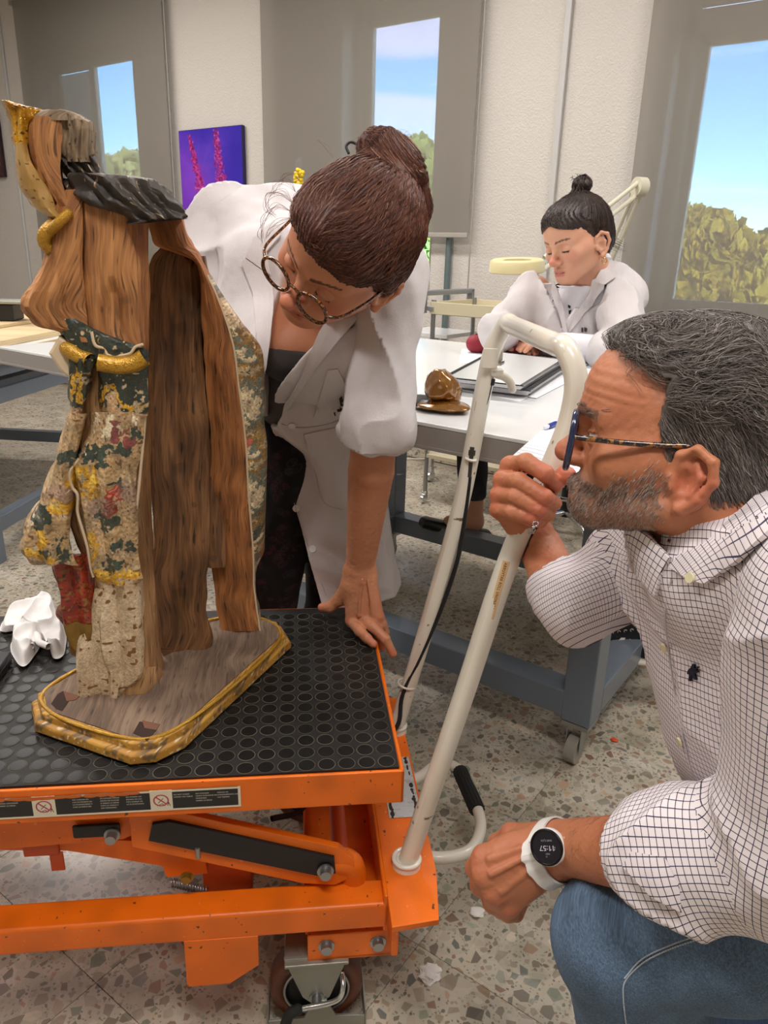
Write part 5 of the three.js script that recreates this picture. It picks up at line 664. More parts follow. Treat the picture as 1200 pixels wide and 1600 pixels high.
// ---------------------------------------------------------------- signed-distance modelling of bodies and clothes (A frame)
const smin = (a, b, k) => { if (k <= 0) return Math.min(a, b); const h = Math.max(k - Math.abs(a - b), 0) / k; return Math.min(a, b) - h * h * k * 0.25; };
const smax = (a, b, k) => -smin(-a, -b, k);
function cap3(a, b, ra, rb = ra) { const bx = b.x - a.x, by = b.y - a.y, bz = b.z - a.z, bb = bx * bx + by * by + bz * bz || 1e-9, ax = a.x, ay = a.y, az = a.z; return (x, y, z) => { const px = x - ax, py = y - ay, pz = z - az; let t = (px * bx + py * by + pz * bz) / bb; t = t < 0 ? 0 : t > 1 ? 1 : t; const dx = px - bx * t, dy = py - by * t, dz = pz - bz * t; return Math.sqrt(dx * dx + dy * dy + dz * dz) - (ra + (rb - ra) * t); }; }
const sph = (c, r) => (x, y, z) => Math.hypot(x - c.x, y - c.y, z - c.z) - r;
function ell(c, rx, ry, rz, basis) {                    // basis: [X, Y, Z] unit vectors
  const [X, Y, Z] = basis ?? [V(1, 0, 0), V(0, 1, 0), V(0, 0, 1)];
  return (x, y, z) => { const px = x - c.x, py = y - c.y, pz = z - c.z; const a = (px * X.x + py * X.y + pz * X.z) / rx, b = (px * Y.x + py * Y.y + pz * Y.z) / ry, d = (px * Z.x + py * Z.y + pz * Z.z) / rz; const k0 = Math.sqrt(a * a + b * b + d * d), k1 = Math.sqrt((a / rx) ** 2 + (b / ry) ** 2 + (d / rz) ** 2); return k1 < 1e-9 ? -Math.min(rx, ry, rz) : k0 * (k0 - 1) / k1; };
}
// capsule of elliptical section: half widths w along W and t across, at both ends
function ecap(a, b, W, w0, t0, w1 = w0, t1 = t0) {
  const Y = b.clone().sub(a), L = Y.length(); Y.normalize(); const X = W.clone().addScaledVector(Y, -W.dot(Y)).normalize(), Z = new THREE.Vector3().crossVectors(X, Y);
  return (x, y, z) => { const px = x - a.x, py = y - a.y, pz = z - a.z; const u = px * Y.x + py * Y.y + pz * Y.z; let s = u / L; s = s < 0 ? 0 : s > 1 ? 1 : s; const w = w0 + (w1 - w0) * s, t = t0 + (t1 - t0) * s, lx = (px * X.x + py * X.y + pz * X.z), lz = (px * Z.x + py * Z.y + pz * Z.z), ly = u - s * L, m = Math.min(w, t); const a1 = lx / w, b1 = lz / t, c1 = ly / m; const k0 = Math.sqrt(a1 * a1 + b1 * b1 + c1 * c1), k1 = Math.sqrt((a1 / w) ** 2 + (b1 / t) ** 2 + (c1 / m) ** 2); return k1 < 1e-9 ? -m : k0 * (k0 - 1) / k1; };
}
const plane3 = (p, n) => { const d = p.dot(n); return (x, y, z) => x * n.x + y * n.y + z * n.z - d; };
class Field {
  constructor() { this.ops = []; }
  add(f, k = 0.01) { this.ops.push([f, k, 1]); return this; }
  cut(f, k = 0.004) { this.ops.push([f, k, -1]); return this; }
  keep(f, k = 0.004) { this.ops.push([f, k, 0]); return this; }
  chain(pts, rs, k = 0.006, kk = k) { for (let i = 0; i < pts.length - 1; i++) this.add(cap3(pts[i], pts[i + 1], Array.isArray(rs) ? rs[i] : rs, Array.isArray(rs) ? rs[i + 1] : rs), i ? kk : k); return this; }
  get f() { const ops = this.ops; return (x, y, z) => { let d = 1e3; for (const [f, k, s] of ops) { const v = f(x, y, z); d = s === 1 ? smin(d, v, k) : s === -1 ? smax(d, -v, k) : smax(d, v, k); } return d; }; }
}
function gradAt(f, x, y, z, e = 0.0008) { const gx = f(x + e, y, z) - f(x - e, y, z), gy = f(x, y + e, z) - f(x, y - e, z), gz = f(x, y, z + e) - f(x, y, z - e), l = Math.hypot(gx, gy, gz) || 1; return [gx / l, gy / l, gz / l]; }
// surface nets in a box, skipping empty blocks
function sdfMesh(f, lo, hi, h, { color, uvScale = 8 } = {}) {
  const nx = Math.ceil((hi.x - lo.x) / h) + 1, ny = Math.ceil((hi.y - lo.y) / h) + 1, nz = Math.ceil((hi.z - lo.z) / h) + 1, val = new Float32Array(nx * ny * nz), I = (i, j, k) => (k * ny + j) * nx + i, B = 7, act = [];
  for (let bk = 0; bk < nz; bk += B) for (let bj = 0; bj < ny; bj += B) for (let bi = 0; bi < nx; bi += B) {
    const ei = Math.min(nx, bi + B + 1), ej = Math.min(ny, bj + B + 1), ek = Math.min(nz, bk + B + 1), c = f(lo.x + (bi + B / 2) * h, lo.y + (bj + B / 2) * h, lo.z + (bk + B / 2) * h), full = Math.abs(c) < B * h * 1.9;
    if (full) act.push([bi, bj, bk]);
    for (let k = bk; k < Math.min(nz, bk + B); k++) for (let j = bj; j < Math.min(ny, bj + B); j++) for (let i = bi; i < Math.min(nx, bi + B); i++) val[I(i, j, k)] = full ? f(lo.x + i * h, lo.y + j * h, lo.z + k * h) : c;
  }
  const vid = new Int32Array(nx * ny * nz).fill(-1), pos = [], quads = [];
  const cells = (cb) => { for (const [bi, bj, bk] of act) for (let k = bk; k < Math.min(nz - 1, bk + B); k++) for (let j = bj; j < Math.min(ny - 1, bj + B); j++) for (let i = bi; i < Math.min(nx - 1, bi + B); i++) cb(i, j, k); };
  const E = [[0, 1], [0, 2], [0, 4], [1, 3], [1, 5], [2, 3], [2, 6], [3, 7], [4, 5], [4, 6], [5, 7], [6, 7]];
  cells((i, j, k) => { const v = []; let m = 0; for (let q = 0; q < 8; q++) { const d = val[I(i + (q & 1), j + ((q >> 1) & 1), k + (q >> 2))]; v.push(d); if (d < 0) m |= 1 << q; } if (m === 0 || m === 255) return; let x = 0, y = 0, z = 0, n = 0; for (const [a, b] of E) { if ((v[a] < 0) === (v[b] < 0)) continue; const t = v[a] / (v[a] - v[b]); x += (a & 1) + t * ((b & 1) - (a & 1)); y += ((a >> 1) & 1) + t * (((b >> 1) & 1) - ((a >> 1) & 1)); z += (a >> 2) + t * ((b >> 2) - (a >> 2)); n++; } vid[I(i, j, k)] = pos.length / 3; pos.push(lo.x + (i + x / n) * h, lo.y + (j + y / n) * h, lo.z + (k + z / n) * h); });
  cells((i, j, k) => { const a = val[I(i, j, k)] < 0; const q = (b, c, d, e, flip) => { if (b < 0 || c < 0 || d < 0 || e < 0) return; flip ? quads.push(b, d, c, b, e, d) : quads.push(b, c, d, b, d, e); };
    if (j > 0 && k > 0 && a !== val[I(i + 1, j, k)] < 0) q(vid[I(i, j - 1, k - 1)], vid[I(i, j, k - 1)], vid[I(i, j, k)], vid[I(i, j - 1, k)], !a);
    if (i > 0 && k > 0 && a !== val[I(i, j + 1, k)] < 0) q(vid[I(i - 1, j, k - 1)], vid[I(i - 1, j, k)], vid[I(i, j, k)], vid[I(i, j, k - 1)], !a);
    if (i > 0 && j > 0 && a !== val[I(i, j, k + 1)] < 0) q(vid[I(i - 1, j - 1, k)], vid[I(i, j - 1, k)], vid[I(i, j, k)], vid[I(i - 1, j, k)], !a); });
  const n = pos.length / 3, P = new Float32Array(pos), N = new Float32Array(n * 3), U = new Float32Array(n * 2), C = color ? new Float32Array(n * 3) : null;
  for (let i = 0; i < n; i++) { let x = P[3 * i], y = P[3 * i + 1], z = P[3 * i + 2]; for (let s = 0; s < 2; s++) { const d = f(x, y, z), g = gradAt(f, x, y, z, h * 0.4), m = clamp(d, -h * 0.5, h * 0.5); x -= g[0] * m; y -= g[1] * m; z -= g[2] * m; } const g = gradAt(f, x, y, z, h * 0.45); P.set([x, y, z], 3 * i); N.set(g, 3 * i); U.set([(x + z * 0.6) * uvScale, (y + z * 0.3) * uvScale], 2 * i); if (C) C.set(color(x, y, z, g), 3 * i); }
  const g = new THREE.BufferGeometry(); g.setAttribute('position', new THREE.BufferAttribute(P, 3)); g.setAttribute('normal', new THREE.BufferAttribute(N, 3)); g.setAttribute('uv', new THREE.BufferAttribute(U, 2)); if (C) g.setAttribute('color', new THREE.BufferAttribute(C, 3)); g.setIndex(quads); return g;
}
// check of cloth: uv in metres around the nearest bone {a, b, r, ref}
function bonesUV(g, bones, cell) {
  if (g.index) g = g.toNonIndexed(); const p = g.attributes.position, n = p.count, uv = new Float32Array(n * 2), c = V(0, 0, 0), q = V(0, 0, 0);
  const bs = bones.map(({ a, b, r, ref }) => { const y = b.clone().sub(a), L = y.length(); y.normalize(); const x = ref.clone().addScaledVector(y, -ref.dot(y)).normalize(); return { a, y, L, r, x, z: new THREE.Vector3().crossVectors(x, y) }; });
  for (let i = 0; i < n; i += 3) {
    c.set(0, 0, 0); for (let k = 0; k < 3; k++) c.add(q.fromBufferAttribute(p, i + k)); c.multiplyScalar(1 / 3);
    let best = bs[0], bd = 1e9; for (const b of bs) { q.copy(c).sub(b.a); const t = clamp(q.dot(b.y), 0, b.L); const d = q.addScaledVector(b.y, -t).length() / b.r; if (d < bd) { bd = d; best = b; } }
    let a0 = 0; for (let k = 0; k < 3; k++) { q.fromBufferAttribute(p, i + k).sub(best.a); let an = Math.atan2(q.dot(best.z), q.dot(best.x)); if (k === 0) a0 = an; else { while (an - a0 > Math.PI) an -= 2 * Math.PI; while (an - a0 < -Math.PI) an += 2 * Math.PI; } uv[(i + k) * 2] = an * best.r / cell; uv[(i + k) * 2 + 1] = q.dot(best.y) / cell; }
  }
  g.setAttribute('uv', new THREE.BufferAttribute(uv, 2)); return g;
}
// march from the camera side through a pixel onto a field; returns the point or null
function onField(f, px, py, d0, d1) { const a = at(px, py, d0), r = at(px, py, d0 + 1).sub(a), L = r.length(); let t = 0, best = null, bv = 1e9; for (let i = 0; i < 160 && t < d1 - d0; i++) { const x = a.x + r.x * t, y = a.y + r.y * t, z = a.z + r.z * t, v = f(x, y, z); if (v < 0.0003) return V(x, y, z); if (v < bv) { bv = v; best = V(x, y, z); } t += Math.max(v * 0.8, 0.0004) / L; } return bv < 0.02 ? best : null; }
// sheet of cloth lying on a field: outline in pixels, laid on the surface with a thickness
const tess = (len, it = 6) => new TessellateModifier(len, it);
function sheetOn(f, outline, d0, d1, off = 0.001, t = 0.0015, len = 9) {
  const s = new THREE.Shape(outline.map(([x, y]) => new THREE.Vector2(x, -y))); let g = new THREE.ShapeGeometry(s, 8); g.deleteAttribute('normal'); g.deleteAttribute('uv'); g = mergeVertices(tess(len, 7).modify(g), 0.01);
  const p = g.attributes.position, n = p.count, top = [], bot = [], idx = Array.from(g.index.array); let last = null;
  for (let i = 0; i < n; i++) { let q = onField(f, p.getX(i), -p.getY(i), d0, d1) ?? last ?? at(p.getX(i), -p.getY(i), (d0 + d1) / 2); last = q; const N = gradAt(f, q.x, q.y, q.z, 0.002); top.push(q.x + N[0] * (off + t), q.y + N[1] * (off + t), q.z + N[2] * (off + t)); bot.push(q.x + N[0] * (off - 0.001), q.y + N[1] * (off - 0.001), q.z + N[2] * (off - 0.001)); }
  const edge = new Map(); for (let i = 0; i < idx.length; i += 3) for (let k = 0; k < 3; k++) { const a = idx[i + k], b = idx[i + (k + 1) % 3], key = a < b ? a + '_' + b : b + '_' + a; edge.has(key) ? edge.set(key, null) : edge.set(key, [a, b]); }
  const out = [...idx]; for (let i = 0; i < idx.length; i += 3) out.push(idx[i] + n, idx[i + 2] + n, idx[i + 1] + n); for (const e of edge.values()) if (e) out.push(e[0], e[0] + n, e[1], e[1], e[0] + n, e[1] + n);
  const r = new THREE.BufferGeometry(); r.setAttribute('position', new THREE.BufferAttribute(new Float32Array([...top, ...bot]), 3)); r.setIndex(out); const uv = new Float32Array(n * 4); g.computeBoundingBox(); const bb = g.boundingBox; for (let i = 0; i < n; i++) { const u = (p.getX(i) - bb.min.x) / (bb.max.x - bb.min.x), v = (p.getY(i) - bb.min.y) / (bb.max.y - bb.min.y); uv.set([u, v], 2 * i); uv.set([u, v], 2 * (i + n)); } r.setAttribute('uv', new THREE.BufferAttribute(uv, 2)); return toCreasedNormals(r, 0.8);
}
const seamOn = (f, pts, d0, d1, r = 0.0012, off = 0.0008) => { const q = pts.map(([x, y]) => onField(f, x, y, d0, d1)).filter(Boolean).map((p) => { const n = gradAt(f, p.x, p.y, p.z, 0.002); return p.add(V(n[0] * off, n[1] * off, n[2] * off)); }); return tube(q, r, q.length * 8, 6); };
// many thin strands merged into one geometry: each is [points, radius, colour]
function strands(list, sides = 3) {
  let nv = 0, ni = 0; for (const [p] of list) { nv += p.length * sides; ni += (p.length - 1) * sides * 6; }
  const P = new Float32Array(nv * 3), N = new Float32Array(nv * 3), C = new Float32Array(nv * 3), I = new Uint32Array(ni); let v = 0, o = 0; const t = V(0, 0, 0), a = V(0, 0, 0), b = V(0, 0, 0);
  for (const [p, r, c] of list) { const base = v; p.forEach((q, i) => { t.copy(p[Math.min(i + 1, p.length - 1)]).sub(p[Math.max(i - 1, 0)]).normalize(); a.set(0.31, 0.77, 0.55).cross(t).normalize(); b.crossVectors(t, a); const rr = r * (i === p.length - 1 ? 0.25 : 1); for (let s = 0; s < sides; s++) { const an = s / sides * 6.2832, x = a.x * Math.cos(an) + b.x * Math.sin(an), y = a.y * Math.cos(an) + b.y * Math.sin(an), z = a.z * Math.cos(an) + b.z * Math.sin(an); P.set([q.x + x * rr, q.y + y * rr, q.z + z * rr], v * 3); N.set([x, y, z], v * 3); C.set(c, v * 3); v++; } });
    for (let i = 0; i < p.length - 1; i++) for (let s = 0; s < sides; s++) { const q0 = base + i * sides + s, q1 = base + i * sides + (s + 1) % sides; I.set([q0, q1, q0 + sides, q1, q1 + sides, q0 + sides], o); o += 6; } }
  const g = new THREE.BufferGeometry(); g.setAttribute('position', new THREE.BufferAttribute(P, 3)); g.setAttribute('normal', new THREE.BufferAttribute(N, 3)); g.setAttribute('color', new THREE.BufferAttribute(C, 3)); g.setIndex(new THREE.BufferAttribute(I, 1)); return g;
}
// head frame: o between the ear canals, S to the person's left, U up, F forward; scale s
function headFrame(o, F, U, s = 1) { F = F.clone().normalize(); const S = new THREE.Vector3().crossVectors(U, F).normalize(); U = new THREE.Vector3().crossVectors(F, S); return { o, S, U, F, s, w: (x, y, z) => o.clone().addScaledVector(S, x * s).addScaledVector(U, y * s).addScaledVector(F, z * s), l: (x, y, z) => { const a = x - o.x, b = y - o.y, c = z - o.z; return [(a * S.x + b * S.y + c * S.z) / s, (a * U.x + b * U.y + c * U.z) / s, (a * F.x + b * F.y + c * F.z) / s]; }, d: (x, y, z) => V(0, 0, 0).addScaledVector(S, x).addScaledVector(U, y).addScaledVector(F, z) }; }
// a head in its own axes (x left, y up, z forward, metres)
function headField({ male = false, eyes = 'open', nose = 1, jaw = 1, brow = 1 } = {}) {
  const h = new Field(), L = (x, y, z) => V(x, y, z), m = male ? 1 : 0, nu = 0.006 * m, mu = 0.004 * m, eq = male ? 0.86 : 1;
  h.add(ell(L(0, 0.052, -0.012), 0.0745, 0.085, 0.097), 0.01).add(ell(L(0, 0.006, 0.03), 0.062, 0.072, 0.062), 0.03).add(ell(L(0, 0.068, 0.046 + 0.008 * m), 0.058, 0.052, 0.049), 0.03);
  for (const s of [-1, 1]) h.add(cap3(L(s * 0.055 * jaw, -0.03, 0.005), L(s * 0.022 * jaw, -0.062 + 0.018 * m, 0.064), 0.018, 0.016), 0.03).add(cap3(L(s * 0.047, 0.0, 0.062), L(s * 0.058, 0.008, 0.03), 0.016, 0.014), 0.025).add(cap3(L(s * 0.012, 0.041, 0.087 + 0.005 * m), L(s * 0.044, 0.041, 0.068 + 0.005 * m), 0.009 + 0.003 * m * brow, 0.008), 0.014);
  h.add(ell(L(0, -0.066 + 0.018 * m, 0.073), 0.023 + 0.004 * m, 0.0165, 0.018), 0.02).add(ell(L(0, -0.042, 0.074), 0.03, 0.026, 0.02), 0.022);
  for (const s of [-1, 1]) h.cut(ell(L(s * 0.0315, 0.023, 0.097), 0.017, 0.011, 0.014), 0.012);
  h.add(cap3(L(0, 0.03, 0.087 + 0.005 * m), L(0, -0.003 + nu, 0.108 + 0.004 * nose), 0.0075, 0.0085), 0.01).add(ell(L(0, -0.008 + nu, 0.108 + 0.006 * nose), 0.0125, 0.0105, 0.012), 0.008);
  for (const s of [-1, 1]) h.add(ell(L(s * 0.0125, -0.012 + nu, 0.099), 0.0085, 0.0075, 0.011), 0.006).cut(ell(L(s * 0.0065, -0.0175 + nu, 0.106), 0.0035, 0.004, 0.0065), 0.003);
  h.add(cap3(L(-0.016, -0.037 + mu, 0.09), L(0.016, -0.037 + mu, 0.09), 0.0055, 0.0055), 0.007).add(cap3(L(0, -0.0355 + mu, 0.0945), L(0, -0.036 + mu, 0.0945), 0.006), 0.008).add(cap3(L(-0.013, -0.047 + mu, 0.089), L(0.013, -0.047 + mu, 0.089), 0.0065, 0.0065), 0.007);
  h.cut(cap3(L(-0.022, -0.0415 + mu, 0.094), L(0.022, -0.0415 + mu, 0.094), 0.0012), 0.004);
  for (const s of [-1, 1]) { h.add(sph(L(s * 0.0315, 0.022, 0.0785), 0.0122), 0.001); if (eyes === 'down') h.add(ell(L(s * 0.0315, 0.0215, 0.0795), 0.0142, 0.0108, 0.0128), 0.002).cut(cap3(L(s * 0.021, 0.0145, 0.0915), L(s * 0.042, 0.0155, 0.0865), 0.0012), 0.002); else h.add(((f) => (x, y, z) => Math.max(f(x, y, z), 0.0255 - y))(sph(L(s * 0.0315, 0.0225, 0.0785), 0.0136)), 0.002).add(((f) => (x, y, z) => Math.max(f(x, y, z), y - 0.0165))(sph(L(s * 0.0315, 0.0215, 0.0785), 0.0134)), 0.002); }
  for (const s of [-1, 1]) { const E = (x, y, z) => L(s * x, 0.002 + (y - 0.002) * eq, -0.006 + (z + 0.006) * eq);      // ears
    h.add(ell(E(0.0785, 0.002, -0.008), 0.006, 0.029, 0.018), 0.006).chain([E(0.0755, 0.006, 0.012), E(0.0795, 0.026, 0.009), E(0.086, 0.035, -0.006), E(0.0925, 0.026, -0.022), E(0.092, 0.006, -0.0265), E(0.086, -0.015, -0.017), E(0.0795, -0.029, -0.003)], [0.0038, 0.0042, 0.0045, 0.0046, 0.0044, 0.0042, 0.0075], 0.004, 0.003).chain([E(0.0845, 0.02, -0.008), E(0.087, 0.008, -0.014), E(0.0845, -0.012, -0.008)], 0.0036, 0.004).cut(ell(E(0.087, 0.0, 0.0015), 0.0085, 0.0125, 0.0088), 0.004).cut(ell(E(0.0895, 0.022, -0.001), 0.005, 0.008, 0.006), 0.004).add(cap3(E(0.0775, 0.001, 0.0125), E(0.0785, -0.007, 0.0105), 0.0042), 0.004); }
  return h.f;
}
const skullField = (() => { const h = new Field(); h.add(ell(V(0, 0.052, -0.012), 0.0745, 0.085, 0.097), 0.01).add(ell(V(0, 0.068, 0.05), 0.058, 0.052, 0.049), 0.03).add(ell(V(0, 0.006, 0.03), 0.062, 0.072, 0.062), 0.03).add(ell(V(0, -0.01, -0.035), 0.062, 0.06, 0.06), 0.03); return h.f; })();
const skinBump = (() => { const a = tnoise(501, 110), b = tnoise(502, 220); const t = dataTex(512, 512, (u, v) => 0.55 * a(u, v) + 0.45 * b(u, v)); return t; })();
M.skin = phys({ color: 0xffffff, vertexColors: true, roughness: 0.52, sheen: 0.25, sheenRoughness: 0.5, sheenColor: new THREE.Color(0.9, 0.55, 0.4), bumpMap: skinBump, bumpScale: 0.00018 });
M.hair = std({ color: 0xffffff, vertexColors: true, roughness: 0.48 });
const lin = (hex) => { const c = new THREE.Color(hex); return [c.r, c.g, c.b]; };
const mix3 = (a, b, t) => [lerp(a[0], b[0], t), lerp(a[1], b[1], t), lerp(a[2], b[2], t)];
// flowing strands over a scalp field: roots [Vector3], dir(p) -> Vector3, length, options
function comb(f, roots, dir, { len, step = 0.006, lift = 0.002, curl = 0, cf = 60, r = 0.0005, col, seed = 1, follow = 1 }) {
  const R = rng(seed), out = [];
  for (const q of roots) { const L = len * (0.7 + 0.6 * R()), p = [q.clone()], ph = R() * 10, off = lift * (0.2 + 1.1 * R()); let cur = q.clone();
    for (let s = 0; s < L; s += step) { const d = dir(cur), k = s / L; if (!d) break; const n = V(vnoise(cur.x * cf + ph, cur.y * cf, cur.z * cf), vnoise(cur.x * cf, cur.y * cf + ph, cur.z * cf + 7), vnoise(cur.x * cf + 3, cur.y * cf, cur.z * cf + ph)); cur = cur.clone().addScaledVector(d, step).addScaledVector(n, curl * step); if (follow) { const v = f(cur.x, cur.y, cur.z), g = gradAt(f, cur.x, cur.y, cur.z, 0.003), m = (off + (1 - follow) * k * lift * 3 - v) * (follow > 0.5 ? 1 : 0.4); cur.add(V(g[0] * m, g[1] * m, g[2] * m)); } p.push(cur); }
    if (p.length > 1) out.push([p, r * (0.7 + 0.6 * R()), typeof col === 'function' ? col(q, R) : col]); }
  return out;
}
function scatterOn(f, lo, hi, n, seed, ok) { const R = rng(seed), out = []; let tries = 0; while (out.length < n && tries++ < n * 60) { let x = lerp(lo.x, hi.x, R()), y = lerp(lo.y, hi.y, R()), z = lerp(lo.z, hi.z, R()), v = f(x, y, z); if (Math.abs(v) > 0.03) continue; for (let i = 0; i < 3; i++) { const g = gradAt(f, x, y, z, 0.002); x -= g[0] * v; y -= g[1] * v; z -= g[2] * v; v = f(x, y, z); } if (Math.abs(v) < 0.002) { const p = V(x, y, z); if (ok(p)) out.push(p); } } return out; }
const outBox = (f, lo, hi, m = 0.008) => (x, y, z) => Math.max(f(x, y, z), Math.min(x - lo.x, hi.x - x, y - lo.y, hi.y - y, z - lo.z, hi.z - z) - m);
const headBox = (H, extra, m) => { const q = [...extra]; for (const x of [-0.1, 0.1]) for (const y of [-0.125, 0.16]) for (const z of [-0.13, 0.13]) q.push(H.w(x, y, z)); return boxAround(q, m); };
const boxAround = (pts, m) => { const b = new THREE.Box3().setFromPoints(pts); return [b.min.clone().subScalar(m), b.max.clone().addScalar(m)]; };
// ---------------------------------------------------------------- the crouching man at the right (A frame)
{
  const H = headFrame(at(1060, 733, 0.74), cdir(-0.94, 0.2, -0.28), cdir(0.15, 0.95, 0.25), 1.0), hf = headField({ male: true, nose: 0.3, jaw: 1.08, brow: 1.2 });
  const headW = (x, y, z) => { const q = H.l(x, y, z); return hf(q[0], q[1], q[2]) * H.s; };
  const skW = (x, y, z) => { const q = H.l(x, y, z); return skullField(...q) * H.s; };
  const neckB = at(1175, 905, 0.74), shR = at(1005, 868, 0.93), shL = at(1300, 925, 0.58), elL = at(1245, 1340, 0.67), wrL = at(874, 1324, 0.885), elR = at(895, 955, 0.925), wrR = at(842, 848, 1.035), chest = at(1205, 1000, 0.77), waist = at(1308, 1290, 0.8), hipL = at(1370, 1440, 0.78), kneeL = at(962, 1462, 0.84), ankL = at(1010, 1850, 0.95), hipR = at(1420, 1420, 0.98), kneeR = at(1120, 1730, 1.02), ankR = at(1420, 1800, 1.0);
  // ---- body: head, neck, trunk under the shirt, arms and hands as one surface
  const body = new Field();
  body.add(headW, 0).add(cap3(H.w(0, -0.02, -0.045), neckB, 0.052, 0.066), 0.02).add(cap3(H.w(0, -0.01, -0.055), at(1230, 880, 0.74), 0.05, 0.068), 0.03).add(cap3(H.w(0.012, -0.02, -0.035), at(1140, 900, 0.725), 0.046, 0.06), 0.03).add(ecap(chest, waist, cdir(0, 0, 1), 0.15, 0.09, 0.14, 0.09), 0.05).add(cap3(shL, elL, 0.045, 0.036), 0.04).add(cap3(shR, elR, 0.044, 0.036), 0.04);
  const armL = new Field(), armR = new Field();
  armL.add(cap3(elL, at(1000, 1334, 0.77), 0.038, 0.038), 0.01).add(ecap(at(1010, 1335, 0.765), wrL, cdir(0, 1, 0.3), 0.04, 0.036, 0.031, 0.024), 0.005);
  // hanging left hand: back of the hand to the camera, fingers curled away
  const D = 0.0;
  const mcpL = [at(756, 1340, 0.905), at(757, 1366, 0.895), at(773, 1393, 0.895), at(795, 1413, 0.905)];
  mcpL.forEach((p, i) => armL.add(cap3(wrL.clone().lerp(at(858, 1336, 0.885), 0.6).add(V(0, 0.006 - 0.007 * i, 0)), p, 0.021 - 0.001 * i, 0.0135), 0.018));
  armL.add(ell(at(808, 1348, 0.9), 0.034, 0.034, 0.018, [cdir(1, 0, 0), cdir(0, 1, 0), cdir(0, 0, 1)]), 0.02);
  const curlL = [[[742, 1356, 0.925], [752, 1366, 0.95], [775, 1352, 0.955]], [[750, 1384, 0.92], [764, 1398, 0.945], [786, 1380, 0.955]], [[770, 1411, 0.92], [784, 1422, 0.94], [803, 1402, 0.955]], [[795, 1427, 0.925], [806, 1428, 0.94], [818, 1408, 0.955]]];
  curlL.forEach((c, i) => armL.chain([mcpL[i], ...c.map((q) => at(...q))], [0.0128, 0.0118, 0.0105, 0.009].map((r) => r * (i === 3 ? 0.88 : 1)), 0.008, 0.004));
  armL.chain([at(840, 1310, 0.91), at(800, 1304, 0.935), at(778, 1318, 0.96), at(770, 1338, 0.97)], [0.019, 0.0135, 0.012, 0.0105], 0.014, 0.006);
  for (const [a, b] of [[[846, 1326, 0.862], [768, 1366, 0.876]], [[848, 1340, 0.863], [785, 1392, 0.878]], [[846, 1315, 0.868], [765, 1342, 0.884]]]) armL.add(cap3(at(...a), at(...b), 0.0026, 0.0032), 0.007);
  // right hand gripping the near handle tube
  armR.add(cap3(elR, at(866, 903, 0.985), 0.031, 0.031), 0.01).add(ecap(at(866, 903, 0.985), wrR, cdir(1, 0.3, 0), 0.032, 0.029, 0.029, 0.025), 0.005);
  const tubeB = (y) => atZ(lerp(805, 867, (850 - y) / 132), y, -0.918), tb = cap3(atZ(790, 890, -0.918), atZ(880, 690, -0.918), 0.0152);
  const fingR = [[[797, 728, 0.985], [822, 722, 0.952], [852, 740, 0.938], [868, 757, 0.962], [852, 752, 0.99]], [[786, 750, 0.985], [810, 752, 0.95], [851, 777, 0.94], [865, 786, 0.966], [846, 776, 0.99]], [[781, 774, 0.985], [805, 776, 0.952], [842, 797, 0.945], [856, 803, 0.97], [838, 796, 0.992]], [[780, 796, 0.987], [800, 800, 0.957], [832, 811, 0.951], [845, 814, 0.972], [830, 812, 0.99]]];
  fingR.forEach((c, i) => { const p = c.map((q) => at(...q)); armR.chain(p, [0.0112, 0.0115, 0.0107, 0.0098, 0.0085].map((r) => r * [1, 1, 0.97, 0.9][i]), 0.003, 0.003).add(cap3(at(826 + 4 * i, 836, 1.03), p[0], 0.02, 0.0115), 0.01); });
  armR.add(ell(at(808, 790, 1.01), 0.02, 0.038, 0.018, [cdir(1, 0, 0), cdir(0, 1, 0), cdir(0, 0, 1)]), 0.018);
  armR.chain([at(832, 838, 1.03), at(842, 790, 1.035), at(862, 756, 1.02), at(874, 744, 0.985), at(886, 743, 0.955)], [0.019, 0.0155, 0.0135, 0.0125, 0.0118], 0.012, 0.004);
  armR.cut(tb, 0.001);
  const skin = lin(0xc07e58), skin2 = lin(0xb56a4c), red = lin(0xc0604a), lip = lin(0xa55a4a), grey = lin(0xa89486), white = lin(0xe9e4de);
  const faceCol = (x, y, z) => { const [a, b, c] = H.l(x, y, z), m = Math.abs(a); let col = mix3(skin, skin2, 0.4 + 0.5 * fbm(x * 30, y * 30, z * 30, 2)); if (c > -0.05 && b > -0.12) {
    col = mix3(col, red, 0.5 * sstep(0.03, 0.0, Math.hypot(m - 0.0, b + 0.006, c - 0.112)) + 0.45 * sstep(0.03, 0.01, Math.hypot(m - 0.085, b, c + 0.01)));
    const beard = sstep(0.006, -0.018, b + 0.012 - 0.25 * Math.max(0, 0.03 - c)) * sstep(0.0, 0.02, c - 0.002) * (0.75 + 0.35 * vnoise(x * 300, y * 300, z * 300)); col = mix3(col, grey, 0.55 * clamp(beard, 0, 1));
    const mustache = sstep(0.012, 0.004, Math.abs(b + 0.028)) * sstep(0.03, 0.02, m) * sstep(0.07, 0.085, c); col = mix3(col, lin(0x8b7a6e), 0.6 * mustache);
    if (m < 0.021 && c > 0.078 && Math.abs(b + 0.043) < 0.0085) col = mix3(col, lip, 0.75 * sstep(0.0085, 0.006, Math.abs(b + 0.043)));
    const eb = Math.abs(b - (0.043 + 0.003 * sstep(0.045, 0.02, m))); if (m > 0.012 && m < 0.05 && c > 0.05 && eb < 0.0055) col = mix3(col, lin(0x5b4c42), 0.75);
    const eye = Math.hypot(m - 0.0315, b - 0.022, c - 0.0785); if (eye < 0.01235 && b > 0.0165 && b < 0.0255) { col = mix3(white, skin2, 0.45); if (Math.hypot(m - 0.032, b - 0.021) < 0.0055 && c > 0.08) col = lin(0x3a2618); }
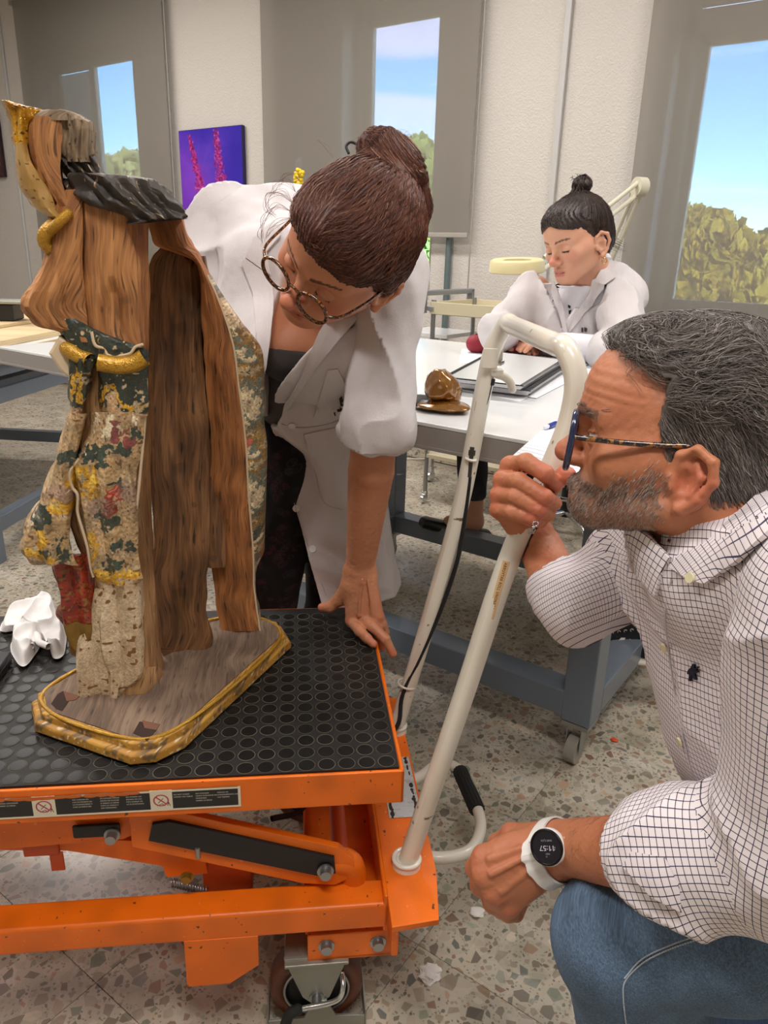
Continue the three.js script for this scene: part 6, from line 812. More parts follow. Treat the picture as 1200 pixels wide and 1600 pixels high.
    for (const [ma, mb, mc, mr] of [[0.066, -0.012, 0.05, 0.0026], [0.064, -0.028, 0.055, 0.0016], [0.06, 0.05, 0.052, 0.004], [0.066, -0.006, 0.078, 0.0012]]) if (a > 0) col = mix3(col, lin(0x8a553c), 0.55 * sstep(mr * 1.6, mr * 0.7, Math.hypot(m - ma, b - mb, (c - mc) * 0.8)));
    const scalp = sstep(0.0, 0.02, b - 0.055) * sstep(0.05, 0.02, c); col = mix3(col, lin(0x8d776a), 0.5 * scalp);
  } return col; };
  const handCol = (x, y, z) => { let col = mix3(skin, skin2, 0.5 + 0.6 * fbm(x * 40, y * 40, z * 40, 2)); for (const p of [...mcpL, ...fingR.flatMap((c) => [at(...c[0]), at(...c[2])])]) col = mix3(col, red, 0.45 * sstep(0.022, 0.008, Math.hypot(x - p.x, y - p.y, z - p.z))); const tip = at(886, 743, 0.955); return mix3(col, red, 0.6 * sstep(0.03, 0.01, Math.hypot(x - tip.x, y - tip.y, z - tip.z))); };
  const hv = (f) => (x, y, z) => f(x, y, z) + 0.0004 * vnoise(x * 260, y * 260, z * 260);
  const o = thing('person', 'crouching grey-haired man in a checked shirt and jeans gripping the white lift handle', 'person', V(0.42, 0, -0.75));
  const [lo, hi] = headBox(H, [neckB], 0.015);
  const wr = H; // forehead creases above the brow
  const headDet = (x, y, z) => { const d = body0(x, y, z); if (d > 0.01 || d < -0.01) return d; const [a, b, c] = wr.l(x, y, z); let w = 0; if (c > 0.045 && b > 0.05 && b < 0.095) w = 0.00028 * Math.sin(b * 700 + a * 60 + 3 * vnoise(a * 60, b * 60, 1)) * sstep(0.05, 0.06, b) * sstep(0.095, 0.085, b); return d + w + 0.0003 * vnoise(x * 260, y * 260, z * 260); };
  const body0 = body.f;
  const aL = hv(armL.f), aR = hv(armR.f);
  const [l1, h1] = boxAround([elL, wrL, ...mcpL, at(770, 1440, 0.96), at(740, 1290, 0.95)], 0.035), [l2, h2] = boxAround([elR, wrR, at(775, 715, 1.03), at(893, 745, 0.93)], 0.035);
  const [l0, h0] = boxAround([chest, waist, shL, shR, elL, elR, neckB], 0.16);
  const neckCut = Math.max(...[lo.y]);
  part(o, 'body', [sdfMesh(headDet, lo, hi, 0.0024, { color: faceCol, uvScale: 14 }), sdfMesh((x, y, z) => Math.max(body0(x, y, z), y - lo.y - 0.01), l0, h0, 0.014, { color: () => skin }), sdfMesh(aL, l1, h1, 0.0026, { color: handCol, uvScale: 14 }), sdfMesh(aR, l2, h2, 0.0026, { color: handCol, uvScale: 14 })], M.skin);
  // ---- hair: short grey curls, cropped sides, stubble
  const hl = (p) => H.l(p.x, p.y, p.z);
  const x1 = (p) => p.x + p.y;
  const hairOK = (p) => { const [a, b, c] = hl(p), m = Math.abs(a); if (m > 0.0765 && b < 0.045 && c > -0.04) return false; const line = c > 0.03 ? 0.106 - 0.35 * Math.max(0, m - 0.035) - 0.12 * Math.max(0, 0.08 - c) + 0.006 * vnoise(x1(p) * 90, c * 90, 3) : c > 0.012 ? 0.012 + 3.6 * Math.max(0, c - 0.02) : c > -0.024 ? 0.03 : -0.018 - 0.45 * Math.max(0, -c - 0.03); return b > Math.min(line, 0.108); };
  const nearEar = (a, b, c) => Math.abs(a) > 0.045 && b < 0.04 && b > -0.06 && c > -0.042 && c < 0.022 && !(b > 0.01 && c > 0.012);
  const crown = (p) => sstep(0.05, 0.09, hl(p)[1]);
  const capF = (x, y, z) => { const [a, b, c] = H.l(x, y, z); const m = Math.abs(a), top = sstep(0.05, 0.11, b); return Math.max(skW(x, y, z) - 0.0025 - 0.011 * top * sstep(0.07, 0.025, c) + 0.003 * vnoise(x * 90, y * 90, z * 90) * top, hairOK({ x, y, z }) ? -1 : 0.003); };
  const greys = [0x7d746e, 0x665d58, 0xa0978f, 0x544b46, 0xbab2ac, 0x8c837c].map(lin);
  const roots = scatterOn(skW, lo, hi, 26000, 611, (p) => hairOK(p) && hl(p)[0] > -0.05);
  const big = roots.filter((p) => hl(p)[1] > 0.062), small = roots.filter((p) => hl(p)[1] <= 0.062);
  const col = (q, R) => greys[Math.floor(R() * R() * 6)];
  const list = [...comb(skW, big, (p) => { const [a, b, c] = hl(p); return b < 0.045 && nearEar(a, b, c) ? null : H.d(0.25 * Math.sin(a * 70 + c * 30), 0.35 * Math.cos(c * 60), -0.55 + 0.5 * Math.sin(a * 45)).normalize(); }, { len: 0.042, step: 0.0055, lift: 0.014, curl: 1.1, cf: 85, r: 0.00027, col, seed: 613 }), ...comb(skW, small, () => H.d(0, -0.75, -0.6), { len: 0.015, step: 0.0045, lift: 0.004, curl: 0.4, cf: 80, r: 0.00027, col, seed: 615 })];
  part(o, 'hair', [sdfMesh(capF, lo, hi, 0.0042, { color: (x, y, z) => mix3(lin(0x4a433e), lin(0x6f6760), 0.5 + 0.5 * vnoise(x * 140, y * 140, z * 140)) }), strands(list)], M.hair);
  const bRoots = scatterOn(headW, lo, hi, 5200, 617, (p) => { const [a, b, c] = hl(p); return a > -0.03 && c > 0.014 + 0.012 * vnoise(p.z * 500, p.y * 500, p.x * 500) && b < -0.006 - 0.2 * Math.max(0, 0.05 - c) + 0.02 * sstep(0.05, 0.02, c) + 0.016 * vnoise(p.x * 420, p.y * 420, p.z * 420) && b > -0.1 && !(Math.abs(b + 0.043) < 0.006 && Math.abs(a) < 0.018) && !(b > -0.022 && c > 0.06); });
  const beardCols = [0xb9aca2, 0x8c7d73, 0xd0c6be, 0x6d5f57].map(lin);
  part(o, 'beard', strands(comb(headW, bRoots, () => H.d(0, -0.85, 0.3), { len: 0.0034, step: 0.0017, lift: 0.0016, curl: 0.4, r: 0.0002, col: (q, R) => beardCols[Math.floor(R() * 4)], seed: 619 })), M.hair);
  const eRoots = scatterOn(headW, lo, hi, 300, 621, (p) => { const [a, b, c] = hl(p); return a > 0.01 && a < 0.052 && c > 0.045 && Math.abs(b - 0.0445) < 0.005; });
  part(o, 'eyebrow', strands(comb(headW, eRoots, () => H.d(0.8, 0.25, -0.3), { len: 0.009, step: 0.003, lift: 0.002, curl: 0.3, r: 0.00035, col: (q, R) => greys[Math.floor(R() * 4)], seed: 622 })), M.hair);
  // forearm hair
  const fr = [...scatterOn(aL, l1, h1, 260, 623, (p) => { const [x, y] = pxOf(p); return x > 890 && x < 985; })];
  part(o, 'arm_hair', strands(comb(aL, fr, () => cdir(-0.8, -0.5, 0), { len: 0.009, step: 0.003, lift: 0.0025, curl: 0.5, r: 0.0001, col: lin(0x6a5244), seed: 624 })), M.hair);
  // ---- glasses: dark blue front, tortoise temples
  const tort = (() => { const a = tnoise(631, 9), b = tnoise(632, 20); const t = dataTex(256, 256, (u, v) => { const k = a(u, v) * 0.7 + b(u, v) * 0.3; return k > 0.52 ? [22, 20, 28] : k > 0.42 ? [70, 48, 30] : [150, 96, 42]; }, true); t.repeat.set(26, 40); return t; })();
  const tortM = phys({ map: tort, roughness: 0.18, clearcoat: 0.8 }), navy = phys({ color: 0x1b2748, roughness: 0.2, clearcoat: 0.8 });
  const rimPts = (s) => { const q = []; for (let i = 0; i < 28; i++) { const a = i / 28 * 6.283, ca = Math.cos(a), sa = Math.sin(a); q.push(H.w(s * (0.034 + 0.0255 * Math.sign(ca) * Math.pow(Math.abs(ca), 0.75)), 0.015 + 0.0275 * Math.sign(sa) * Math.pow(Math.abs(sa), 0.8), 0.106 - 0.1 * Math.max(0, Math.abs(0.034 + 0.0245 * ca) - 0.03) * 0.9)); } return q; };
  const gl = part(o, 'glasses', [tube(rimPts(1), 0.0034, 90, 10, true), tube(rimPts(-1), 0.0034, 90, 10, true), tube([H.w(0.0105, 0.021, 0.106), H.w(0, 0.025, 0.1085), H.w(-0.0105, 0.021, 0.106)], 0.0025, 14, 8)], navy, 'dark blue spectacle frame with tortoiseshell temples');
  for (const s of [1, -1]) { part(gl, 'temple', bonesUV(tube([H.w(s * 0.0605, 0.021, 0.1), H.w(s * 0.069, 0.0225, 0.085), H.w(s * 0.0745, 0.025, 0.055), H.w(s * 0.0765, 0.029, 0.018), H.w(s * 0.076, 0.031, 0.0), H.w(s * 0.0745, 0.02, -0.02)], 0.0027, 70, 10), [{ a: H.w(s * 0.075, 0.028, 0.1), b: H.w(s * 0.075, 0.028, -0.02), r: 0.01, ref: H.U }], 1), tortM);
    const sh = new THREE.BufferGeometry(), rp = rimPts(s), c = rp.reduce((a, p) => a.add(p), V(0, 0, 0)).multiplyScalar(1 / rp.length), P = []; for (let i = 0; i < rp.length; i++) P.push(...c.toArray(), ...rp[i].toArray(), ...rp[(i + 1) % rp.length].toArray()); sh.setAttribute('position', new THREE.BufferAttribute(new Float32Array(P), 3)); sh.computeVertexNormals(); part(gl, 'lens', sh, M.glass); }
  // ---- shirt
  const check = canvasTex(128, 128, (g, w) => { g.fillStyle = '#e9e0e2'; g.fillRect(0, 0, w, w); g.fillStyle = '#3b3a58'; g.fillRect(0, 0, 15, w); g.fillStyle = '#4a3f46'; g.fillRect(0, 0, w, 15); g.fillStyle = '#1d1a2a'; g.fillRect(0, 0, 15, 15); }); check.anisotropy = 8;
  const cloth = phys({ map: check, roughness: 0.85, sheen: 0.2, sheenRoughness: 0.6 });
  const fold = (x, y, z, s = 1) => -0.006 * s * Math.pow(1 - Math.abs(vnoise(x * 12, y * 9 + 4, z * 12)), 5) + 0.006 * s * fbm(x * 13 + y * 5, y * 9, z * 13, 3) + 0.0035 * s * Math.sin(y * 60 + x * 45 + 5 * vnoise(x * 9, y * 9, z * 9)) * sstep(-0.2, 0.6, vnoise(x * 6, y * 6, z * 6 + 3));
  const cuffL = at(992, 1338, 0.775), cuffR = at(858, 914, 0.97), axL = wrL.clone().sub(elL).normalize(), axR = wrR.clone().sub(elR).normalize();
  const torso = new Field();
  torso.add(ecap(at(1208, 935, 0.76), at(1245, 1090, 0.78), cdir(0.1, 0, 1), 0.17, 0.105, 0.165, 0.115), 0.02).add(ecap(at(1250, 1090, 0.78), waist, cdir(0.1, 0, 1), 0.165, 0.115, 0.15, 0.12), 0.06).add(cap3(at(1180, 880, 0.74), shL, 0.06, 0.066), 0.06).add(cap3(at(1120, 890, 0.77), shR, 0.05, 0.062), 0.06).add(cap3(at(1115, 895, 0.73), at(1180, 880, 0.73), 0.055, 0.07), 0.05);
  torso.cut(cap3(H.w(0, -0.03, -0.02), at(1130, 880, 0.735), 0.058, 0.06), 0.01);
  const torsoF = torso.f, tf = (x, y, z) => torsoF(x, y, z) + fold(x, y, z, 1.3);
  const sl = new Field(); sl.add(cap3(shL, elL, 0.068, 0.062), 0.01).add(cap3(elL, at(1075, 1336, 0.735), 0.062, 0.062), 0.04).add(cap3(at(1075, 1336, 0.735), at(985, 1334, 0.782), 0.06, 0.052), 0.03).keep(plane3(cuffL, axL), 0.004).cut(cap3(at(1040, 1335, 0.755), at(900, 1325, 0.86), 0.046, 0.046), 0.003);
  const slF0 = sl.f, slF = (x, y, z) => slF0(x, y, z) + fold(x, y, z, 1.5);
  const sr = new Field(); sr.add(cap3(shR, elR, 0.056, 0.038), 0.01).add(cap3(elR, at(860, 893, 0.985), 0.037, 0.038), 0.012).keep(plane3(cuffR, axR), 0.004).cut(cap3(at(872, 926, 0.955), at(842, 848, 1.035), 0.0345, 0.032), 0.003);
  const srF0 = sr.f, srF = (x, y, z) => srF0(x, y, z) + fold(x, y, z, 1.1);
  const bT = { a: at(1190, 880, 0.75), b: waist, r: 0.14, ref: cdir(-1, 0, 0) }, bL1 = { a: shL, b: elL, r: 0.066, ref: cdir(0, 0, 1) }, bL2 = { a: elL, b: cuffL, r: 0.056, ref: cdir(0, 1, 0) }, bR1 = { a: shR, b: shR.clone().lerp(elR, 0.35), r: 0.03, ref: cdir(0, 0, 1) }, bR2 = { a: at(935, 1010, 0.9), b: at(872, 880, 0.94), r: 0.075, ref: cdir(1, 0, 0) }, CELL = 0.0064;
  const [t0, t1] = boxAround([at(1196, 935, 0.76), waist, shL, shR], 0.2), [s0, s1] = boxAround([shL, elL, cuffL], 0.09), [r0, r1] = boxAround([shR, elR, cuffR], 0.08);
  const shirt = part(o, 'shirt', bonesUV(sdfMesh(tf, t0, t1, 0.0075), [bT], CELL), cloth, 'white shirt with a fine dark check');
  part(shirt, 'sleeve', bonesUV(sdfMesh(slF, s0, s1, 0.006), [bL1, bL2], CELL), cloth); part(shirt, 'sleeve', bonesUV(sdfMesh(srF, r0, r1, 0.0055), [bR1, bR2], CELL), cloth);
  // collar leaves and placket
  const colF = (() => { const c = new Field(); c.add(cap3(H.w(0, -0.05, -0.03), at(1165, 895, 0.735), 0.066, 0.072), 0.01).add(torsoF, 0.02); return c.f; })();
  const sheet = (outl, f = tf, len = 10, off = 0.0015, t = 0.002) => { const g = sheetOn(f, outl, 0.35, 1.1, off, t, len); return g; };
  part(shirt, 'collar', bonesUV(sheet([[1052, 886], [1064, 868], [1110, 850], [1165, 800], [1199, 765], [1230, 745], [1240, 790], [1215, 830], [1160, 880], [1108, 912], [1082, 905]], colF, 10, 0.003, 0.003), [{ a: at(1060, 900, 0.7), b: at(1200, 790, 0.66), r: 0.07, ref: cdir(0, 1, 0) }], CELL), cloth);
  part(shirt, 'collar', bonesUV(sheet([[955, 835], [985, 812], [1020, 838], [1052, 872], [1040, 893], [1030, 930], [1005, 900], [975, 868]], colF, 10, 0.003, 0.003), [{ a: at(960, 840, 0.8), b: at(1040, 910, 0.75), r: 0.07, ref: cdir(0, 1, 0) }], CELL), cloth);
  for (const [x, y, f] of [[1088, 903, colF], [1040, 1011, tf], [1065, 1158, tf]]) { const p = onField(f, x, y, 0.35, 1.1), n = new THREE.Vector3(...gradAt(f, p.x, p.y, p.z, 0.003)); const off = f === colF ? 0.007 : 0.002; p.addScaledVector(n, off); part(shirt, 'button', orient(new THREE.CylinderGeometry(0.0048, 0.005, 0.0022, 20), p, p.clone().addScaledVector(n, 0.002)), phys({ color: 0xe3d9b0, roughness: 0.25, clearcoat: 0.6 })); }
  part(shirt, 'emblem', [sheet([[1078, 1046], [1084, 1040], [1090, 1044], [1094, 1050], [1088, 1052], [1091, 1062], [1088, 1062], [1084, 1055], [1081, 1064], [1078, 1063], [1080, 1054], [1076, 1052]], tf, 6, 0.0015, 0.001), sheet([[1083, 1042], [1085, 1036], [1089, 1037], [1088, 1043], [1094, 1040], [1095, 1042], [1087, 1047]], tf, 6, 0.002, 0.001)], std({ color: 0x15172a, roughness: 0.8 }), 'small dark embroidered rider emblem');
  part(shirt, 'placket_seam', seamOn(tf, [[1050, 905], [1040, 960], [1045, 1010], [1055, 1080], [1068, 1150], [1090, 1230]], 0.35, 1.1, 0.0011), std({ color: 0xcfc6ca, roughness: 0.9 }));
  part(shirt, 'cuff_flap', bonesUV(sheet([[975, 1352], [988, 1330], [1040, 1340], [1062, 1384], [1064, 1422], [1020, 1398]], slF, 10, 0.002, 0.002), [bL2], CELL), cloth);
  // ---- jeans
  const dTex = (() => { const a = tnoise(641, 110), b = tnoise(642, 220), c = tnoise(643, 6); const t = dataTex(512, 512, (u, v) => { const k = 0.62 + 0.5 * (a(u, v) * 0.5 + b(u, v) * 0.5) + 0.16 * c(u, v); return [92 * k, 116 * k, 142 * k]; }, true); return t; })();
  const denim = std({ map: dTex, roughness: 0.9, bumpMap: (() => { const a = tnoise(645, 200); return dataTex(256, 256, (u, v) => a(u, v)); })(), bumpScale: 0.0006 });
  const jf = (x, y, z) => 0.007 * fbm(x * 11, y * 9, z * 11, 3) + 0.004 * Math.sin(x * 70 + y * 60 + 4 * vnoise(x * 10, y * 10, z * 10)) * sstep(0.1, 0.6, vnoise(x * 7 + 2, y * 7, z * 7));
  const lg = new Field(); lg.add(cap3(hipL, at(1120, 1432, 0.8), 0.095, 0.086), 0.02).add(cap3(at(1120, 1432, 0.8), kneeL, 0.086, 0.064), 0.03).add(cap3(kneeL, ankL, 0.062, 0.056), 0.04).add(cap3(at(1010, 1500, 0.86), at(1040, 1640, 0.9), 0.06, 0.062), 0.03);
  const lgR = new Field(); lgR.add(cap3(hipR, kneeR, 0.095, 0.07), 0.02).add(cap3(kneeR, ankR, 0.066, 0.05), 0.02).add(cap3(hipL, hipR, 0.1, 0.1), 0.06);
  const lf0 = lg.f, lf = (x, y, z) => lf0(x, y, z) + jf(x, y, z), rf0 = lgR.f, rf = (x, y, z) => Math.max(rf0(x, y, z) + jf(x, y, z), 0.004 - y);
  const [j0, j1] = boxAround([hipL, kneeL, ankL], 0.13), [k0, k1] = boxAround([hipL, hipR, kneeR, ankR], 0.13); j0.y = Math.max(j0.y, -0.02);
  const jm = (g) => { const p = g.attributes.position, uv = g.attributes.uv; for (let i = 0; i < p.count; i++) uv.setXY(i, (p.getX(i) + p.getZ(i) * 0.5) * 7, (p.getY(i) + p.getZ(i) * 0.5) * 7); return g; };
  const jeans = part(o, 'jeans', jm(sdfMesh((x, y, z) => Math.max(lf(x, y, z), 0.06 - y), j0, j1, 0.008)), denim, 'blue denim jeans'); part(jeans, 'trouser_leg', jm(sdfMesh(rf, k0, k1, 0.011)), std({ map: dTex, color: 0xb4b8c4, roughness: 0.9 }));
  const thread = std({ color: 0xb9c0c8, roughness: 0.8 });
  const st = (pts, n) => { const cv = new THREE.CatmullRomCurve3(pts.map(([x, y]) => V(x, y, 0))), g = []; for (let i = 0; i < n; i++) { const a = cv.getPoint(i / n), b = cv.getPoint((i + 0.62) / n), p = onField(lf, a.x, a.y, 0.4, 1.2), q = onField(lf, b.x, b.y, 0.4, 1.2); if (p && q && p.distanceTo(q) < 0.02) { const k = gradAt(lf, p.x, p.y, p.z, 0.002), N = V(...k).multiplyScalar(0.0008); g.push(rod(p.add(N), q.add(N), 0.0008, 0.0008, 5)); } } return merge(g); };
  part(jeans, 'stitching', [st([[978, 1600], [974, 1560], [976, 1535], [1000, 1508], [1040, 1486], [1100, 1466], [1200, 1452]], 90), st([[976, 1528], [1000, 1501], [1040, 1480], [1100, 1460], [1200, 1446]], 76)], thread);
  // shoes on the floor
  const shoe = (p, ang, nm) => { const g = new Field(), d = V(Math.cos(ang), 0, Math.sin(ang)), q = p.clone(); q.y = 0.045; g.add(ecap(q.clone().addScaledVector(d, -0.06), q.clone().addScaledVector(d, 0.13), V(0, 1, 0), 0.045, 0.042, 0.035, 0.044), 0.02).add(cap3(V(q.x, 0.05, q.z), V(q.x, 0.1, q.z), 0.045), 0.03).keep((x, y, z) => 0.003 - y, 0.003); const [a, b] = boxAround([q.clone().addScaledVector(d, -0.12), q.clone().addScaledVector(d, 0.2)], 0.1); return sdfMesh(g.f, a, b, 0.008); };
  part(o, 'shoe', shoe(ankL, Math.PI, 'l'), std({ color: 0x3a2f28, roughness: 0.5 })); part(o, 'shoe', shoe(V(ankR.x, 0, ankR.z), Math.PI * 0.9, 'r'), std({ color: 0x3a2f28, roughness: 0.5 }));
  // ---- watch and bracelet
  const wf = armL.f, wc = at(862, 1322, 0.85), wn = (() => { const p = onField(wf, 862, 1322, 0.6, 1.1); return [p, V(...gradAt(wf, p.x, p.y, p.z, 0.004))]; })();
  const wg = V(...gradAt(wf, wn[0].x, wn[0].y, wn[0].z, 0.012)), wN = wg.lerp(cdir(0.05, 0.2, 1).normalize(), 0.35).normalize(), ax0 = elL.clone().sub(wrL).normalize(), wX = ax0.addScaledVector(wN, -ax0.dot(wN)).normalize(), wY = new THREE.Vector3().crossVectors(wN, wX), wUp = wY;
  const wM = new THREE.Matrix4().makeBasis(wX, wN, wY.clone().negate()), wp = wn[0].clone().addScaledVector(wN, 0.0035);
  const put = (g) => g.applyMatrix4(wM).translate(wp.x, wp.y, wp.z);
  const watch = part(o, 'watch', put(new THREE.LatheGeometry([[0, 0], [0.0195, 0], [0.0205, 0.003], [0.0205, 0.008], [0.0195, 0.0105], [0.0178, 0.011]].map((q) => new THREE.Vector2(...q)), 56)), phys({ color: 0xe9e7e2, roughness: 0.4 }), 'round sports watch with a white strap');
  part(watch, 'bezel', put(new THREE.LatheGeometry([[0.0172, 0.0106], [0.0195, 0.0106], [0.0197, 0.012], [0.0182, 0.0132], [0.0172, 0.0125]].map((q) => new THREE.Vector2(...q)), 56)), phys({ color: 0x1a1718, roughness: 0.25, metalness: 0.5 }));
  const wt = canvasTex(256, 256, (g, w) => { g.fillStyle = '#14111a'; g.fillRect(0, 0, w, w); g.translate(128, 128); g.rotate(Math.PI); g.fillStyle = '#a9a6b0'; g.textAlign = 'center'; g.font = 'bold 56px sans-serif'; g.fillText('11:57', -6, 12); g.font = '20px sans-serif'; g.fillText('MAR 3 JUN', -4, 58); g.fillText('1041', -4, -44); g.fillText('86', -66, 4); g.font = '14px sans-serif'; g.fillText('▲  70', 0, -66); });
  { const g = new THREE.CircleGeometry(0.0175, 48).rotateX(-Math.PI / 2).translate(0, 0.0118, 0); part(watch, 'dial', put(g), std({ map: wt, roughness: 0.15 })); }
  for (const [x, z] of [[0.0205, 0.006], [0.0208, -0.002], [0.0202, -0.009], [-0.0205, 0.006], [-0.0205, -0.006]]) part(watch, 'button', put(rod(V(x, 0.006, z), V(x + Math.sign(x) * 0.002, 0.006, z), 0.0022, 0.0022, 12)), phys({ color: 0xdedbd4, roughness: 0.4 }));
  { // strap: a band around the wrist following the arm
    const c = at(868, 1326, 0.885), ax = wrL.clone().sub(elL).normalize(), u = wUp.clone().addScaledVector(ax, -wUp.dot(ax)).normalize(), v = new THREE.Vector3().crossVectors(ax, u), ringP = (a, w) => { const d = u.clone().multiplyScalar(Math.cos(a)).addScaledVector(v, Math.sin(a)); let r = 0.012; for (let i = 0; i < 40; i++) { const p = c.clone().addScaledVector(ax, w).addScaledVector(d, r), q = wf(p.x, p.y, p.z); r += clamp(0.0012 - q, -0.004, 0.004); } return [c.clone().addScaledVector(ax, w).addScaledVector(d, r), d]; };
    const pos = [], idx = [], N = 64, prof = [[-0.0065, 0], [-0.0065, 0.0022], [0.0095, 0.0022], [0.0095, 0]]; for (let i = 0; i < N; i++) for (const [w, t] of prof) { const [p, d] = ringP(i / N * 6.283, w); p.addScaledVector(d, t); pos.push(p.x, p.y, p.z); } for (let i = 0; i < N; i++) for (let k = 0; k < 4; k++) { const a = i * 4 + k, b = i * 4 + (k + 1) % 4, c2 = ((i + 1) % N) * 4 + k, d2 = ((i + 1) % N) * 4 + (k + 1) % 4; idx.push(a, c2, b, b, c2, d2); } const g = new THREE.BufferGeometry(); g.setAttribute('position', new THREE.BufferAttribute(new Float32Array(pos), 3)); g.setIndex(idx); g.computeVertexNormals(); part(watch, 'strap', toCreasedNormals(g, 0.6), phys({ color: 0xe6e3de, roughness: 0.5 })); }
  { const links = []; for (let i = 0; i < 9; i++) { const p = onField(armR.f, 836 - i * 2.2, 817 + i * 5.2, 0.7, 1.2); if (!p) continue; const g = new THREE.TorusGeometry(0.0035, 0.0009, 6, 12); g.rotateX(i % 2 ? 1.2 : 0.2); links.push(g.translate(p.x, p.y, p.z + 0.002)); } part(o, 'bracelet', merge(links), M.chrome, 'thin silver chain bracelet'); }
}
// ---------------------------------------------------------------- women: shared parts
M.coat = phys({ color: 0xcfc9c9, roughness: 0.82, sheen: 0.25, sheenRoughness: 0.7, bumpMap: (() => { const a = tnoise(701, 180), b = tnoise(702, 12); return dataTex(256, 256, (u, v) => a(u, v) * 0.3 + b(u, v) * 0.7); })(), bumpScale: 0.001 });
const womanFace = (H, base, o2 = {}) => (x, y, z) => { const [a, b, c] = H.l(x, y, z), m = Math.abs(a), skin2 = mix3(base, lin(0xb8664a), 0.35); let col = mix3(base, skin2, 0.5 + 0.5 * fbm(x * 30, y * 30, z * 30, 2)); if (c < -0.06 || b < -0.12) return col;
  col = mix3(col, lin(0xc8604c), 0.45 * sstep(0.03, 0.004, Math.hypot(m, b + 0.006, c - 0.112)) + 0.3 * sstep(0.03, 0.01, Math.hypot(m - 0.045, b + 0.005, c - 0.07)));
  if (m < 0.022 && c > 0.076 && Math.abs(b + 0.0425) < 0.0095) col = mix3(col, lin(0xa8544c), 0.7 * sstep(0.0095, 0.006, Math.abs(b + 0.0425)) * sstep(0.022, 0.017, m));
  const arch = 0.043 + 0.005 * Math.sin((m - 0.012) / 0.04 * 2.4); if (m > 0.011 && m < 0.052 && c > 0.045 && Math.abs(b - arch) < 0.0028 * (1.15 - m * 8)) col = mix3(col, lin(0x3a2418), 0.85);
  if (Math.hypot(m - 0.0315, b - 0.0145, (c - 0.088) * 0.6) < 0.012 && Math.abs(b - 0.0142) < 0.0024) col = lin(0x21140f);
  if (o2.beauty && a < 0 && Math.hypot(a + 0.03, b + 0.03, c - 0.085) < 0.0018) col = lin(0x50301f);
  return col; };
